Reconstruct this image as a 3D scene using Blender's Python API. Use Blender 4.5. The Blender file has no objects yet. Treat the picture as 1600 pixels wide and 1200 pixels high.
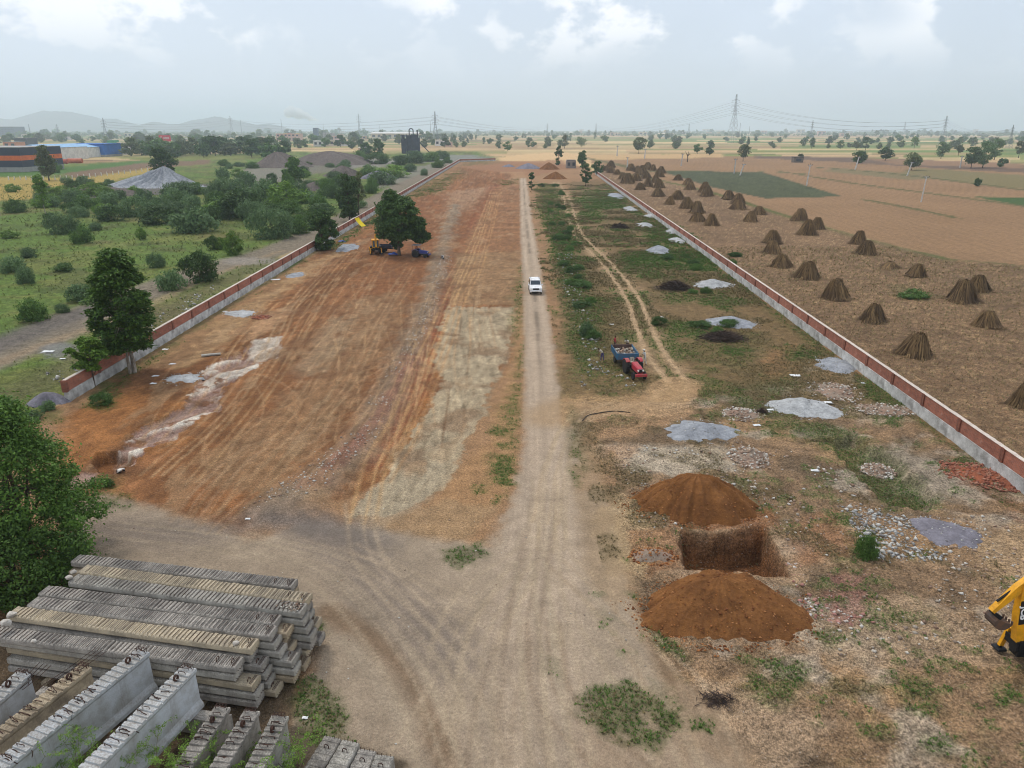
import bpy, math, random
import numpy as np
from mathutils import Vector, Matrix

# ------------------------------------------------------------------ camera, sky, sun, exposure
SC = bpy.context.scene
COL = SC.collection
F, CAMH = 1130.0, 22.8                       # focal length (pixels at 1600 wide), flying height
TILT = math.atan((600 - 203) / F)
CT, ST = math.cos(TILT), math.sin(TILT)
cam_d = bpy.data.cameras.new('camera')
cam_d.sensor_width = 36.0
cam_d.lens = 36.0 * F / 1600.0
cam_d.clip_start = 0.3
cam_d.clip_end = 40000
cam = bpy.data.objects.new('camera', cam_d)
COL.objects.link(cam)
cam.location = (0, 0, CAMH)
cam.rotation_euler = (math.pi / 2 - TILT, 0, 0)
SC.camera = cam

SUN_EL, SUN_AZ = math.radians(58), math.radians(-42)     # azimuth clockwise from +Y
world = bpy.data.worlds.new('World')
SC.world = world
world.use_nodes = True
wn, wl = world.node_tree.nodes, world.node_tree.links
wn.clear()
w_out = wn.new('ShaderNodeOutputWorld')
w_bg = wn.new('ShaderNodeBackground')
w_bg.inputs['Strength'].default_value = 0.1
sky = wn.new('ShaderNodeTexSky')
sky.sky_type = 'NISHITA'
sky.sun_disc = False
sky.sun_elevation = SUN_EL
sky.sun_rotation = SUN_AZ
sky.air_density = 1.0
sky.dust_density = 2.5
sky.ozone_density = 1.0
# cloud deck: direction projected on a flat layer, fractal noise
w_tc = wn.new('ShaderNodeTexCoord')
w_sep = wn.new('ShaderNodeSeparateXYZ')
wl.new(w_tc.outputs['Generated'], w_sep.inputs[0])
def wmath(op, a, b=None, c=None):
    n = wn.new('ShaderNodeMath'); n.operation = op
    for i, s in enumerate((a, b, c)):
        if s is None: continue
        if isinstance(s, (int, float)): n.inputs[i].default_value = s
        else: wl.new(s, n.inputs[i])
    return n.outputs[0]
zc = wmath('MAXIMUM', w_sep.outputs['Z'], 0.0)
den = wmath('ADD', zc, 0.30)
cx = wmath('DIVIDE', w_sep.outputs['X'], den)
cy = wmath('DIVIDE', w_sep.outputs['Y'], den)
w_comb = wn.new('ShaderNodeCombineXYZ')
wl.new(w_sep.outputs['X'], w_comb.inputs[0]); wl.new(w_sep.outputs['Y'], w_comb.inputs[1])
wl.new(wmath('MULTIPLY', zc, 1.5), w_comb.inputs[2])
def wnoise(scale, detail, rough, off):
    m = wn.new('ShaderNodeVectorMath'); m.operation = 'ADD'
    wl.new(w_comb.outputs[0], m.inputs[0]); m.inputs[1].default_value = (off, off * 1.7, off * .3)
    n = wn.new('ShaderNodeTexNoise'); n.inputs['Scale'].default_value = scale
    n.inputs['Detail'].default_value = detail; n.inputs['Roughness'].default_value = rough
    wl.new(m.outputs[0], n.inputs['Vector'])
    return n.outputs['Fac']
def wramp(f, lo, hi):
    n = wn.new('ShaderNodeMapRange'); n.interpolation_type = 'SMOOTHSTEP'; n.clamp = True
    wl.new(f, n.inputs[0]); n.inputs[1].default_value = lo; n.inputs[2].default_value = hi
    return n.outputs[0]
n_veil = wnoise(3.0, 4, .55, 3.1)
n_puff = wnoise(11.0, 9, .56, 12.4)
n_cell = wnoise(4.2, 2, .5, 7.7)
puff = wmath('MULTIPLY', wramp(n_puff, .47, .58), wramp(n_cell, .36, .54))
puff = wmath('MULTIPLY', puff, wramp(w_sep.outputs['Z'], .05, .13))
def wmix(f, a, b):
    n = wn.new('ShaderNodeMix'); n.data_type = 'RGBA'
    if isinstance(f, (int, float)): n.inputs[0].default_value = f
    else: wl.new(f, n.inputs[0])
    for s, i in ((a, 6), (b, 7)):
        if isinstance(s, tuple): n.inputs[i].default_value = s
        else: wl.new(s, n.inputs[i])
    return n.outputs[2]
veil_f = wmath('ADD', wmath('MULTIPLY', wramp(n_veil, .35, .65), .16), .70)
c0 = wmix(veil_f, sky.outputs[0], (7.5, 8.4, 9.8, 1))
c1 = wmix(wmath('MULTIPLY', puff, .9), c0, (10.8, 10.9, 11.2, 1))
wl.new(c1, w_bg.inputs['Color'])
wl.new(w_bg.outputs[0], w_out.inputs['Surface'])

sun_d = bpy.data.lights.new('sun', 'SUN')
sun_d.energy = 1.5
sun_d.angle = math.radians(11)
sun_d.color = (1.0, .95, .87)
sun = bpy.data.objects.new('sun', sun_d)
COL.objects.link(sun)
sd = Vector((math.sin(SUN_AZ) * math.cos(SUN_EL), math.cos(SUN_AZ) * math.cos(SUN_EL), math.sin(SUN_EL)))
sun.rotation_euler = (-sd).to_track_quat('-Z', 'Y').to_euler()
sun.location = (60, -60, 120)

SC.view_settings.view_transform = 'Standard'
SC.view_settings.look = 'None'
SC.view_settings.exposure = 0.15
SC.view_settings.gamma = 1.0
SC.view_settings.use_curve_mapping = False
SC.render.engine = 'CYCLES'
SC.cycles.max_bounces = 7
SC.cycles.diffuse_bounces = 3
SC.cycles.transparent_max_bounces = 6
SC.cycles.volume_bounces = 5
SC.cycles.use_denoising = True
SC.cycles.filter_width = 1.0

# ------------------------------------------------------------------ helpers
rng = np.random.default_rng(7)
random.seed(7)
PI = math.pi

def W(px, py, z=0.0):
    """ground-plan position (metres) of what the photograph shows at a pixel, at height z"""
    a = (px - 800) / F; b = (600 - py) / F
    t = (z - CAMH) / (-ST + b * CT)
    return a * t, (CT + b * ST) * t

def WP(pts, z=0.0):
    return np.array([W(p[0], p[1], z) for p in pts])

def depth_at(py):                     # metres from the lens along its axis, for ground at that row
    x, y = W(800, py)
    return y * CT + CAMH * ST

def srgb(r, g, b, k=1.0):
    def l(c):
        c /= 255.0
        return (c / 12.92 if c <= .04045 else ((c + .055) / 1.055) ** 2.4) * k
    return (l(r), l(g), l(b))

def hash2(ix, iy, seed):
    h = (ix.astype(np.int64) * 374761393 + iy.astype(np.int64) * 668265263 + seed * 1442695041) & 0x7fffffff
    h = ((h ^ (h >> 13)) * 1274126177) & 0x7fffffff
    h = (h ^ (h >> 16)) & 0xffff
    return h.astype(np.float32) / 65535.0

def vnoise(x, y, seed=0):
    x = np.asarray(x, dtype=np.float64); y = np.asarray(y, dtype=np.float64)
    ix = np.floor(x); iy = np.floor(y)
    fx = (x - ix).astype(np.float32); fy = (y - iy).astype(np.float32)
    ux = fx * fx * (3 - 2 * fx); uy = fy * fy * (3 - 2 * fy)
    a = hash2(ix, iy, seed); b = hash2(ix + 1, iy, seed)
    c = hash2(ix, iy + 1, seed); d = hash2(ix + 1, iy + 1, seed)
    return (a * (1 - ux) + b * ux) * (1 - uy) + (c * (1 - ux) + d * ux) * uy

def fbm(x, y, sc, octv=4, seed=0, gain=.5):
    t = 0; a = 1; s = 0
    for o in range(octv):
        t = t + a * vnoise(x * sc, y * sc, seed + o * 17); s += a
        a *= gain; sc *= 2.03
    return t / s

def sstep(a, b, x):
    t = np.clip((x - a) / (b - a), 0, 1)
    return t * t * (3 - 2 * t)

def poly_sd(P, X, Y):
    """signed distance to polygon P (n,2): negative inside"""
    n = len(P); d = np.full(X.shape, 1e18); ins = np.zeros(X.shape, bool)
    for i in range(n):
        a = P[i]; b = P[(i + 1) % n]; e = b - a
        wx = X - a[0]; wy = Y - a[1]
        t = np.clip((wx * e[0] + wy * e[1]) / max(e @ e, 1e-9), 0, 1)
        d = np.minimum(d, (wx - e[0] * t) ** 2 + (wy - e[1] * t) ** 2)
        if abs(e[1]) > 1e-12:
            c = ((a[1] > Y) != (b[1] > Y)) & (X < e[0] * (Y - a[1]) / e[1] + a[0])
            ins ^= c
    d = np.sqrt(d)
    return np.where(ins, -d, d)

def line_d(P, X, Y):
    """distance to polyline, signed across offset and running length"""
    best = np.full(X.shape, 1e18); off = np.zeros(X.shape); run = np.zeros(X.shape); L = 0.0
    for i in range(len(P) - 1):
        a = P[i]; b = P[i + 1]; e = b - a; l2 = max(e @ e, 1e-9); l = math.sqrt(l2)
        wx = X - a[0]; wy = Y - a[1]
        t = np.clip((wx * e[0] + wy * e[1]) / l2, 0, 1)
        d = (wx - e[0] * t) ** 2 + (wy - e[1] * t) ** 2
        m = d < best
        best = np.where(m, d, best)
        off = np.where(m, (e[0] * wy - e[1] * wx) / l, off)
        run = np.where(m, L + t * l, run)
        L += l
    return np.sqrt(best), off, run

def smooth_path(pts, n=6):
    """Catmull-Rom through the points"""
    P = np.array(pts, float); P = np.vstack([2 * P[0] - P[1], P, 2 * P[-1] - P[-2]])
    out = []
    for i in range(1, len(P) - 2):
        for k in range(n):
            t = k / n
            out.append(.5 * ((2 * P[i]) + (-P[i - 1] + P[i + 1]) * t + (2 * P[i - 1] - 5 * P[i] + 4 * P[i + 1] - P[i + 2]) * t * t
                       + (-P[i - 1] + 3 * P[i] - 3 * P[i + 1] + P[i + 2]) * t ** 3))
    out.append(P[-2])
    return np.array(out)

# ---- mesh collecting
class MB:
    def __init__(s): s.v = []; s.f = []; s.mi = []; s.m = 0
    def add(s, vs, fs):
        o = len(s.v); s.v.extend([tuple(p) for p in vs])
        for f in fs: s.f.append(tuple(o + i for i in f)); s.mi.append(s.m)
        return s
    def box(s, c, d, rz=0, rx=0, ry=0):
        M = Matrix.Rotation(rz, 3, 'Z') @ Matrix.Rotation(ry, 3, 'Y') @ Matrix.Rotation(rx, 3, 'X')
        c = Vector(c); vs = []
        for x in (-1, 1):
            for y in (-1, 1):
                for z in (-1, 1): vs.append(c + M @ Vector((x * d[0] / 2, y * d[1] / 2, z * d[2] / 2)))
        return s.add(vs, [(0, 1, 3, 2), (4, 6, 7, 5), (0, 4, 5, 1), (2, 3, 7, 6), (0, 2, 6, 4), (1, 5, 7, 3)])
    def bevbox(s, c, d, bev=.03, rz=0):
        # box with chamfered vertical and top edges
        M = Matrix.Rotation(rz, 3, 'Z'); c = Vector(c)
        hx, hy, hz = d[0] / 2, d[1] / 2, d[2] / 2
        def ring(ix, z):
            x, y = hx - ix, hy - ix; b = bev
            return [(x - b, -y, z), (x, -y + b, z), (x, y - b, z), (x - b, y, z), (-x + b, y, z), (-x, y - b, z), (-x, -y + b, z), (-x + b, -y, z)]
        vs = [c + M @ Vector(p) for p in ring(0, -hz) + ring(0, hz - bev) + ring(bev * .8, hz)]
        fs = [tuple(range(7, -1, -1)), tuple(range(16, 24))]
        for k in (0, 8):
            for i in range(8): fs.append((k + i, k + (i + 1) % 8, k + 8 + (i + 1) % 8, k + 8 + i))
        return s.add(vs, fs)
    def tube(s, pts, rad, n=6, cap=True):
        pts = [Vector(p) for p in pts]
        if isinstance(rad, (int, float)): rad = [rad] * len(pts)
        vs = []; fs = []; up = None
        for i, p in enumerate(pts):
            t = (pts[min(i + 1, len(pts) - 1)] - pts[max(i - 1, 0)])
            t = t.normalized() if t.length > 1e-9 else Vector((0, 0, 1))
            if up is None: up = Vector((0, 0, 1)) if abs(t.z) < .9 else Vector((1, 0, 0))
            a = t.cross(up)
            a = a.normalized() if a.length > 1e-6 else t.orthogonal().normalized()
            b = t.cross(a); up = -b
            for k in range(n):
                g = 2 * PI * k / n
                vs.append(p + (a * math.cos(g) + b * math.sin(g)) * rad[i])
        for i in range(len(pts) - 1):
            for k in range(n):
                fs.append((i * n + k, i * n + (k + 1) % n, (i + 1) * n + (k + 1) % n, (i + 1) * n + k))
        if cap:
            fs.append(tuple(range(n - 1, -1, -1))); fs.append(tuple(range((len(pts) - 1) * n, len(pts) * n)))
        return s.add(vs, fs)
    def cyl(s, a, b, r, n=16, r2=None): return s.tube([a, b], [r, r if r2 is None else r2], n)
    def prism(s, prof, a, b, axis='y'):
        """profile of (u,w) extruded along an axis from a to b; axis y: u->x,w->z ; axis x: u->y,w->z"""
        n = len(prof)
        def q(u, w, t): return (u, t, w) if axis == 'y' else ((t, u, w) if axis == 'x' else (u, w, t))
        vs = [q(u, w, a) for u, w in prof] + [q(u, w, b) for u, w in prof]
        fs = [tuple(range(n)), tuple(range(2 * n - 1, n - 1, -1))]
        for i in range(n): fs.append((i, n + i, n + (i + 1) % n, (i + 1) % n))
        return s.add(vs, fs)
    def loft(s, rings, cap=True):
        n = len(rings[0]); vs = [p for r in rings for p in r]; fs = []
        for i in range(len(rings) - 1):
            for k in range(n): fs.append((i * n + k, i * n + (k + 1) % n, (i + 1) * n + (k + 1) % n, (i + 1) * n + k))
        if cap:
            fs.append(tuple(range(n - 1, -1, -1))); fs.append(tuple(range((len(rings) - 1) * n, len(rings) * n)))
        return s.add(vs, fs)
    def build(s, name, mat=None, parent=None, smooth=False, loc=None, mats=None):
        me = bpy.data.meshes.new(name); me.from_pydata(s.v, [], s.f); 
        for m in (mats or [mat]):
            if m: me.materials.append(m)
        if mats: me.polygons.foreach_set('material_index', s.mi)
        fixn(me)
        if smooth: me.polygons.foreach_set('use_smooth', [True] * len(me.polygons))
        return obj(name, me, parent, loc)

import bmesh
def fixn(me):
    bm = bmesh.new(); bm.from_mesh(me); bmesh.ops.recalc_face_normals(bm, faces=bm.faces); bm.to_mesh(me); bm.free(); me.update()

def np_mesh(name, V, Fc, mat=None, smooth=False):
    me = bpy.data.meshes.new(name)
    V = np.ascontiguousarray(V, np.float32); Fc = np.ascontiguousarray(Fc, np.int32); k = Fc.shape[1]
    me.vertices.add(len(V)); me.vertices.foreach_set('co', V.ravel())
    me.loops.add(Fc.size); me.loops.foreach_set('vertex_index', Fc.ravel())
    me.polygons.add(len(Fc)); me.polygons.foreach_set('loop_start', np.arange(0, Fc.size, k, dtype=np.int32))
    me.polygons.foreach_set('loop_total', np.full(len(Fc), k, np.int32))
    if smooth: me.polygons.foreach_set('use_smooth', np.ones(len(Fc), bool))
    me.update(calc_edges=True)
    if mat: me.materials.append(mat)
    return me

def obj(name, me, parent=None, loc=None, rz=0):
    o = bpy.data.objects.new(name, me); COL.objects.link(o)
    if parent: o.parent = parent
    if loc is not None: o.location = loc
    o.rotation_euler.z = rz
    return o

def tag(o, label=None, cat=None, group=None, kind=None):
    if label: o['label'] = label
    if cat: o['category'] = cat
    if group: o['group'] = group
    if kind: o['kind'] = kind
    return o

def thing(name, label, cat, loc=(0, 0, 0), rz=0, group=None):
    o = bpy.data.objects.new(name, None); COL.objects.link(o)
    o.empty_display_size = .5
    o.location = loc; o.rotation_euler = (0, 0, rz)
    return tag(o, label, cat, group, 'thing')

KIDS = {}
def dup(root, loc, rz=0, scale=1.0, label=None, group=None):
    r = root.copy(); COL.objects.link(r); r.location = loc; r.rotation_euler = (0, 0, rz)
    r.scale = scale if isinstance(scale, tuple) else (scale,) * 3
    if label: r['label'] = label
    if group: r['group'] = group
    if root not in KIDS: KIDS[root] = [(c, list(c.children)) for c in root.children]
    for ch, gs in KIDS[root]:
        c = ch.copy(); COL.objects.link(c); c.parent = r
        for g in gs:
            d = g.copy(); COL.objects.link(d); d.parent = c
    return r

# ---- materials
class NT:
    def __init__(s, name):
        s.m = bpy.data.materials.new(name); s.m.use_nodes = True
        s.n = s.m.node_tree.nodes; s.l = s.m.node_tree.links
        s.b = s.n['Principled BSDF']; s.out = s.n['Material Output']
        s.b.inputs['Specular IOR Level'].default_value = .25
    def put(s, node, i, v):
        if v is None: return
        if hasattr(v, 'is_output'): s.l.new(v, node.inputs[i])
        else: node.inputs[i].default_value = v
    def new(s, t, **kw):
        n = s.n.new(t)
        for k, v in kw.items(): setattr(n, k, v)
        return n
    def math(s, op, a, b=None, c=None):
        n = s.new('ShaderNodeMath', operation=op)
        for i, v in enumerate((a, b, c)): s.put(n, i, v)
        return n.outputs[0]
    def coord(s, kind='Object'): 
        if kind == 'World': return s.new('ShaderNodeNewGeometry').outputs['Position']
        return s.new('ShaderNodeTexCoord').outputs[kind]
    def map(s, v, scale=(1, 1, 1), rot=(0, 0, 0)):
        n = s.new('ShaderNodeMapping'); s.put(n, 'Vector', v); n.inputs['Scale'].default_value = scale; n.inputs['Rotation'].default_value = rot
        return n.outputs[0]
    def noise(s, v, sc, det=3, rough=.55):
        n = s.new('ShaderNodeTexNoise'); s.put(n, 'Vector', v); n.inputs['Scale'].default_value = sc
        n.inputs['Detail'].default_value = det; n.inputs['Roughness'].default_value = rough
        return n.outputs['Fac']
    def ramp(s, f, lo, hi, a=0.0, b=1.0):
        n = s.new('ShaderNodeMapRange', clamp=True); s.put(n, 0, f); s.put(n, 1, lo); s.put(n, 2, hi); s.put(n, 3, a); s.put(n, 4, b)
        return n.outputs[0]
    def mix(s, f, a, b, mode='MIX'):
        n = s.new('ShaderNodeMix', data_type='RGBA', blend_type=mode)
        s.put(n, 0, f)
        s.put(n, 6, (*a, 1) if isinstance(a, tuple) and len(a) == 3 else a)
        s.put(n, 7, (*b, 1) if isinstance(b, tuple) and len(b) == 3 else b)
        return n.outputs[2]
    def scale(s, c, f):
        n = s.new('ShaderNodeVectorMath', operation='SCALE'); s.put(n, 0, c); s.put(n, 'Scale', f)
        return n.outputs[0]
    def bump(s, h, strength=.5, dist=.05):
        n = s.new('ShaderNodeBump'); s.put(n, 'Height', h); n.inputs['Strength'].default_value = strength; n.inputs['Distance'].default_value = dist
        s.l.new(n.outputs[0], s.b.inputs['Normal'])
    def col(s, c): s.put(s.b, 'Base Color', (*c, 1) if isinstance(c, tuple) and len(c) == 3 else c)
    def rough(s, r): s.put(s.b, 'Roughness', r)

def m_two(name, c1, c2, sc=3.0, rough=.85, bump=.3, bdist=.03, lo=.35, hi=.65, det=5, spec=None, stretch=(1, 1, 1), metal=0, coord='Object'):
    t = NT(name); v = t.map(t.coord(coord), stretch)
    n1 = t.noise(v, sc, det, .6); n2 = t.noise(v, sc * 9, 3, .6)
    r = t.new('ShaderNodeObjectInfo').outputs['Random']
    c = t.mix(t.ramp(n1, lo, hi), c1, c2)
    c = t.scale(c, t.math('MULTIPLY', t.ramp(n2, .25, .75, .82, 1.16), t.ramp(r, 0, 1, .9, 1.1)))
    t.col(c); t.rough(rough)
    if metal: t.b.inputs['Metallic'].default_value = metal
    if spec is not None: t.b.inputs['Specular IOR Level'].default_value = spec
    if bump: t.bump(t.math('ADD', n2, n1), bump, bdist)
    return t.m

def m_paint(name, c, rough=.4, dirt=(.18, .13, .09), amount=.5):
    """painted metal with road dust"""
    t = NT(name); v = t.coord('Object')
    n = t.noise(v, 2.2, 6, .65); n2 = t.noise(v, 14, 3, .6)
    f = t.math('MULTIPLY', t.ramp(t.math('ADD', n, t.math('MULTIPLY', n2, .3)), .55, .85), amount)
    t.col(t.mix(f, c, dirt)); t.rough(t.ramp(n, .3, .8, rough, rough + .3)); t.b.inputs['Specular IOR Level'].default_value = .4
    return t.m

def m_leaf(name, c1, c2, c3=None, trans=.25, rough=.6):
    t = NT(name)
    g = t.new('ShaderNodeNewGeometry'); r = g.outputs['Random Per Island']
    o = t.new('ShaderNodeObjectInfo').outputs['Random']
    c = t.mix(r, c1, c2)
    if c3: c = t.mix(t.ramp(t.noise(t.coord('Object'), .55, 2), .45, .7), c, t.mix(r, c3, c2))
    c = t.scale(c, t.ramp(o, 0, 1, .80, 1.28))
    t.col(c); t.rough(rough)
    tr = t.new('ShaderNodeBsdfTranslucent'); t.l.new(c, tr.inputs['Color'])
    mx = t.new('ShaderNodeMixShader'); mx.inputs[0].default_value = trans
    t.l.new(t.b.outputs[0], mx.inputs[1]); t.l.new(tr.outputs[0], mx.inputs[2]); t.l.new(mx.outputs[0], t.out.inputs['Surface'])
    return t.m
# ------------------------------------------------------------------ ground: one sheet to the horizon
STEP = 1.9
cols_px = np.concatenate([[-9000, -5000, -3000, -2000, -1400, -1000, -700, -500, -350], np.arange(-250, 1851, STEP),
                          [1950, 2100, 2300, 2600, 3000, 3600, 4600, 6600, 10600]])
rows_py = np.concatenate([np.arange(1290, 226, -STEP), np.arange(226, 207.5, -.8)])
ry = np.array([W(800, p)[1] for p in rows_py]); rd = ry * CT + CAMH * ST
far_y = np.array([8200., 11000., 15000.]); near_y = np.array([-400., -150., -60., -20., 0., 10., 15.])
y0 = ry[0]; d0 = rd[0]
near_d = d0 + (y0 - near_y) * 1.2
RY = np.concatenate([near_y, ry, far_y]); RD = np.concatenate([near_d, rd, far_y * CT + CAMH * ST])
GX = ((cols_px[None, :] - 800) / F) * RD[:, None]
GY = np.repeat(RY[:, None], len(cols_px), 1)
NR, NC = GX.shape
GX = np.clip(GX.ravel(), -11000, 11000); GY = GY.ravel()
DS = np.clip(np.hypot(GX, GY) / 60.0, .45, 12)          # how soft edges may be at that distance

def warp(sc, seed, amp):
    return (fbm(GX, GY, sc, 3, seed) - .5) * 2 * amp
N_FINE = fbm(GX, GY, 1.6, 3, 11)        # ~0.6 m
N_MED = fbm(GX, GY, .35, 4, 23)         # ~3 m
N_BIG = fbm(GX, GY, .06, 4, 37)         # ~16 m
N_TINY = vnoise(GX * 4.5, GY * 3.2, 51)
S_ALONG = .6 * vnoise(GX * 2.4, GY * .07, 61) + .4 * vnoise(GX * 5.5, GY * .16, 62)   # wheel streaks along the plot
S_WIDE = vnoise(GX * .5, GY * .02, 63)
EDGE = (.55 * (N_FINE - .5) + .75 * (N_MED - .5)) * 2

C = np.zeros((len(GX), 3), np.float32)
Z = np.zeros(len(GX), np.float32)
G = np.zeros(len(GX), np.float32)       # weeds cover
DRY = np.zeros(len(GX), np.float32)     # dry brown weeds
GRAIN = np.full(len(GX), .6, np.float32)

def region(P, soft=.5, amp=1.0, pad=4):
    s = DS
    mx = (P[:, 0].min(), P[:, 0].max(), P[:, 1].min(), P[:, 1].max())
    k = max(1.0, np.hypot(*P.mean(0)) / 60.0)
    i = np.nonzero((GX > mx[0] - pad * k) & (GX < mx[1] + pad * k) & (GY > mx[2] - pad * k) & (GY < mx[3] + pad * k))[0]
    sd = poly_sd(P, GX[i], GY[i]) + amp * EDGE[i] * DS[i]
    return i, 1 - sstep(-soft, soft, sd / DS[i])

def paint(i, m, rgb, a=1.0):
    m = (m * a)[:, None]
    C[i] = C[i] * (1 - m) + np.array(rgb, np.float32) * m

def lay(pts, rgb, soft=.6, amp=1.0, a=1.0, z=0.0, world=False):
    P = np.array(pts, float) if world else WP(pts)
    i, m = region(P, soft, amp)
    paint(i, m, srgb(*rgb), a)
    if z: Z[i] += z * m
    return i, m

def ell(px, py, rx, ry, n=12):
    return [(px + rx * math.cos(2 * PI * k / n), py + ry * math.sin(2 * PI * k / n)) for k in range(n)]

def strip(pts, w, rgb, a=1.0, soft=.5, z=0.0, amp=.3, ruts=None):
    P = smooth_path(WP(pts)); pad = w * 2 + 6
    i = np.nonzero((GX > P[:, 0].min() - pad) & (GX < P[:, 0].max() + pad) & (GY > P[:, 1].min() - pad) & (GY < P[:, 1].max() + pad))[0]
    d, off, run = line_d(P, GX[i], GY[i])
    dd = d + amp * EDGE[i] * np.minimum(DS[i], 3)
    m = 1 - sstep(w * (1 - soft), w * (1 + soft), dd)
    paint(i, m, srgb(*rgb), a)
    if z: Z[i] += z * m
    return i, m, off, run

def weeds(pts, a=1.0, dry=0.0, soft=.7, amp=1.6):
    i, m = region(WP(pts), soft, amp)
    m = m * a * np.clip(.25 + 1.5 * sstep(.3, .62, .5 * N_MED[i] + .5 * N_FINE[i]), 0, 1)
    G[i] = np.maximum(G[i], m * (1 - dry)); DRY[i] = np.maximum(DRY[i], m * dry)

# --- far plain: patchwork of stubble, sand and green fields
lb = np.log(np.maximum(GY, 60) + GX * .06 + 30 * (fbm(GX, GY, .004, 2, 77) - .5)) * 11.0
band = np.floor(lb); xc = np.floor(GX / np.maximum(GY * .16, 20) + hash2(band, band * 0, 5) * 9)
hh = hash2(band, xc, 9); h2 = hash2(band, xc, 10)
pal = np.array([srgb(196, 172, 132), srgb(214, 190, 146), srgb(172, 152, 112), srgb(142, 146, 92), srgb(168, 140, 108), srgb(120, 138, 82), srgb(200, 170, 132), srgb(160, 152, 106)], np.float32)  # straw tones paled to stand in for sunlight on the far fields
C[:] = pal[(hh * 7.999).astype(int)] * (.88 + .24 * h2)[:, None]
edge = np.minimum(lb - band, 1 - (lb - band))
C[:] *= (1 - .35 * (1 - sstep(0, .12, edge)))[:, None]
C[:] *= (.85 + .3 * N_BIG)[:, None]
GRAIN[:] = .5

# --- ploughed fields on the right
plough = [(930, 262), (905, 247), (1100, 243), (1330, 247), (1600, 262), (2600, 330), (2600, 520), (1700, 425), (1480, 408), (1240, 342)]
i, m = lay(plough, (158, 127, 98), .3, .15)
f = .5 + .5 * np.sin((GX[i] * .85 - GY[i] * .08) * 2.2 + 3 * N_MED[i])
C[i] *= (1 + m * (.10 * (f - .5) + .25 * (N_BIG[i] - .5) + .12 * (N_FINE[i] - .5)))[:, None]
lay([(905, 243), (1130, 240), (1130, 246), (930, 250)], (205, 172, 130), .3, .3)
lay([(1180, 243), (1400, 248), (1700, 262), (1700, 275), (1480, 264), (1300, 252), (1180, 247)], (118, 98, 84), .3, .3)
lay([(1430, 262), (1700, 281), (1700, 302), (1560, 292), (1400, 272)], (134, 122, 88), .4, .5)
lay([(1300, 262), (1480, 277), (1420, 281), (1290, 268)], (136, 122, 92), .4, .5)
lay([(1340, 246), (1440, 250), (1600, 256), (1600, 263), (1400, 257)], (152, 122, 98), .4, .3)
lay([(1030, 267), (1190, 268.5), (1317, 307), (1195, 310), (1110, 292)], (86, 90, 66), .15, .12); DKI = region(WP([(1030, 267), (1190, 268.5), (1317, 307), (1195, 310), (1110, 292)]), .15, .12); C[DKI[0]] *= (1 + DKI[1] * (.5 * (fbm(GX[DKI[0]] * 1.6, GY[DKI[0]] * .3, .25, 3, 181) - .5) + .5 * (N_FINE[DKI[0]] - .5)))[:, None]     # dark green plot
lay([(1520, 307), (1700, 312), (1700, 330), (1600, 323)], (78, 100, 58), .3, .3)
# bunds between the fields
for pts, w, rgb in (([(930, 262), (1080, 293), (1240, 342), (1370, 380), (1480, 406)], .9, (98, 102, 60)),
                    ([(905, 245), (960, 256), (1010, 267), (1090, 268)], .9, (100, 96, 66)),
                    ([(1220, 268), (1330, 286), (1450, 302), (1600, 322), (1800, 350)], .8, (104, 98, 68)),
                    ([(1350, 312), (1420, 325), (1495, 341)], .7, (96, 94, 60)),
                    ([(1190, 268), (1260, 272)], .6, (125, 112, 82)),
                    ([(1280, 262), (1400, 272), (1600, 297), (1700, 308)], .9, (96, 94, 66)),
                    ([(1480, 406), (1560, 412), (1700, 430)], .7, (122, 106, 76))):
    i, m, off, run = strip(pts, w * max(1.0, W(*pts[len(pts) // 2])[1] / 130), rgb, .9, .6, .12)
    G[i] = np.maximum(G[i], m * .35)
# --- stubble field with the stooks
stub = [(931, 263), (1080, 294), (1240, 343), (1480, 408), (1600, 416), (2400, 520), (2400, 1250), (1640, 800), (1600, 768), (1300, 545), (1100, 398), (939, 280)]
i, m = lay(stub, (134, 108, 84), .25, .15)
sp = sstep(.52, .8, .6 * N_TINY[i] + .4 * vnoise(GX[i] * 2.1, GY[i] * 1.2, 52))
C[i] = C[i] * (1 - (m * sp * .5)[:, None]) + (m * sp * .5)[:, None] * np.array(srgb(186, 158, 122), np.float32)
C[i] *= (1 + m * (.55 * (N_MED[i] - .5) + .4 * (N_BIG[i] - .5)))[:, None]
GRAIN[i] = GRAIN[i] * (1 - m) + m
# --- green scrubland on the left
green = [(-1800, 330), (-300, 268), (0, 262), (240, 250), (420, 236), (600, 240), (742, 236), (775, 248), (730, 250), (640, 297), (480, 372), (105, 620), (-700, 1080), (-2600, 1200)]
i, m = lay(green, (100, 122, 58), .4, .5)
v1 = sstep(.42, .62, N_BIG[i] * .6 + N_MED[i] * .4)
C[i] = C[i] * (1 - (m * v1 * .75)[:, None]) + (m * v1 * .75)[:, None] * np.array(srgb(128, 130, 74), np.float32)
v2 = sstep(.52, .66, fbm(GX[i], GY[i], .13, 4, 91))
C[i] = C[i] * (1 - (m * v2 * .5)[:, None]) + (m * v2 * .5)[:, None] * np.array(srgb(78, 84, 52), np.float32)
v3 = sstep(.6, .74, fbm(GX[i], GY[i], .09, 4, 95))
C[i] = C[i] * (1 - (m * v3 * .45)[:, None]) + (m * v3 * .45)[:, None] * np.array(srgb(112, 92, 70), np.float32)
C[i] *= (1 + m * .5 * (N_FINE[i] - .5))[:, None]
GRAIN[i] = GRAIN[i] * (1 - m) + m * .9
LEFT_FIELD = np.zeros(len(GX), np.float32); LEFT_FIELD[i] = m
lay([(-300, 262), (0, 261), (100, 262), (228, 250), (240, 256), (110, 271), (0, 277), (-300, 290)], (84, 116, 56), .3, .4)
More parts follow.
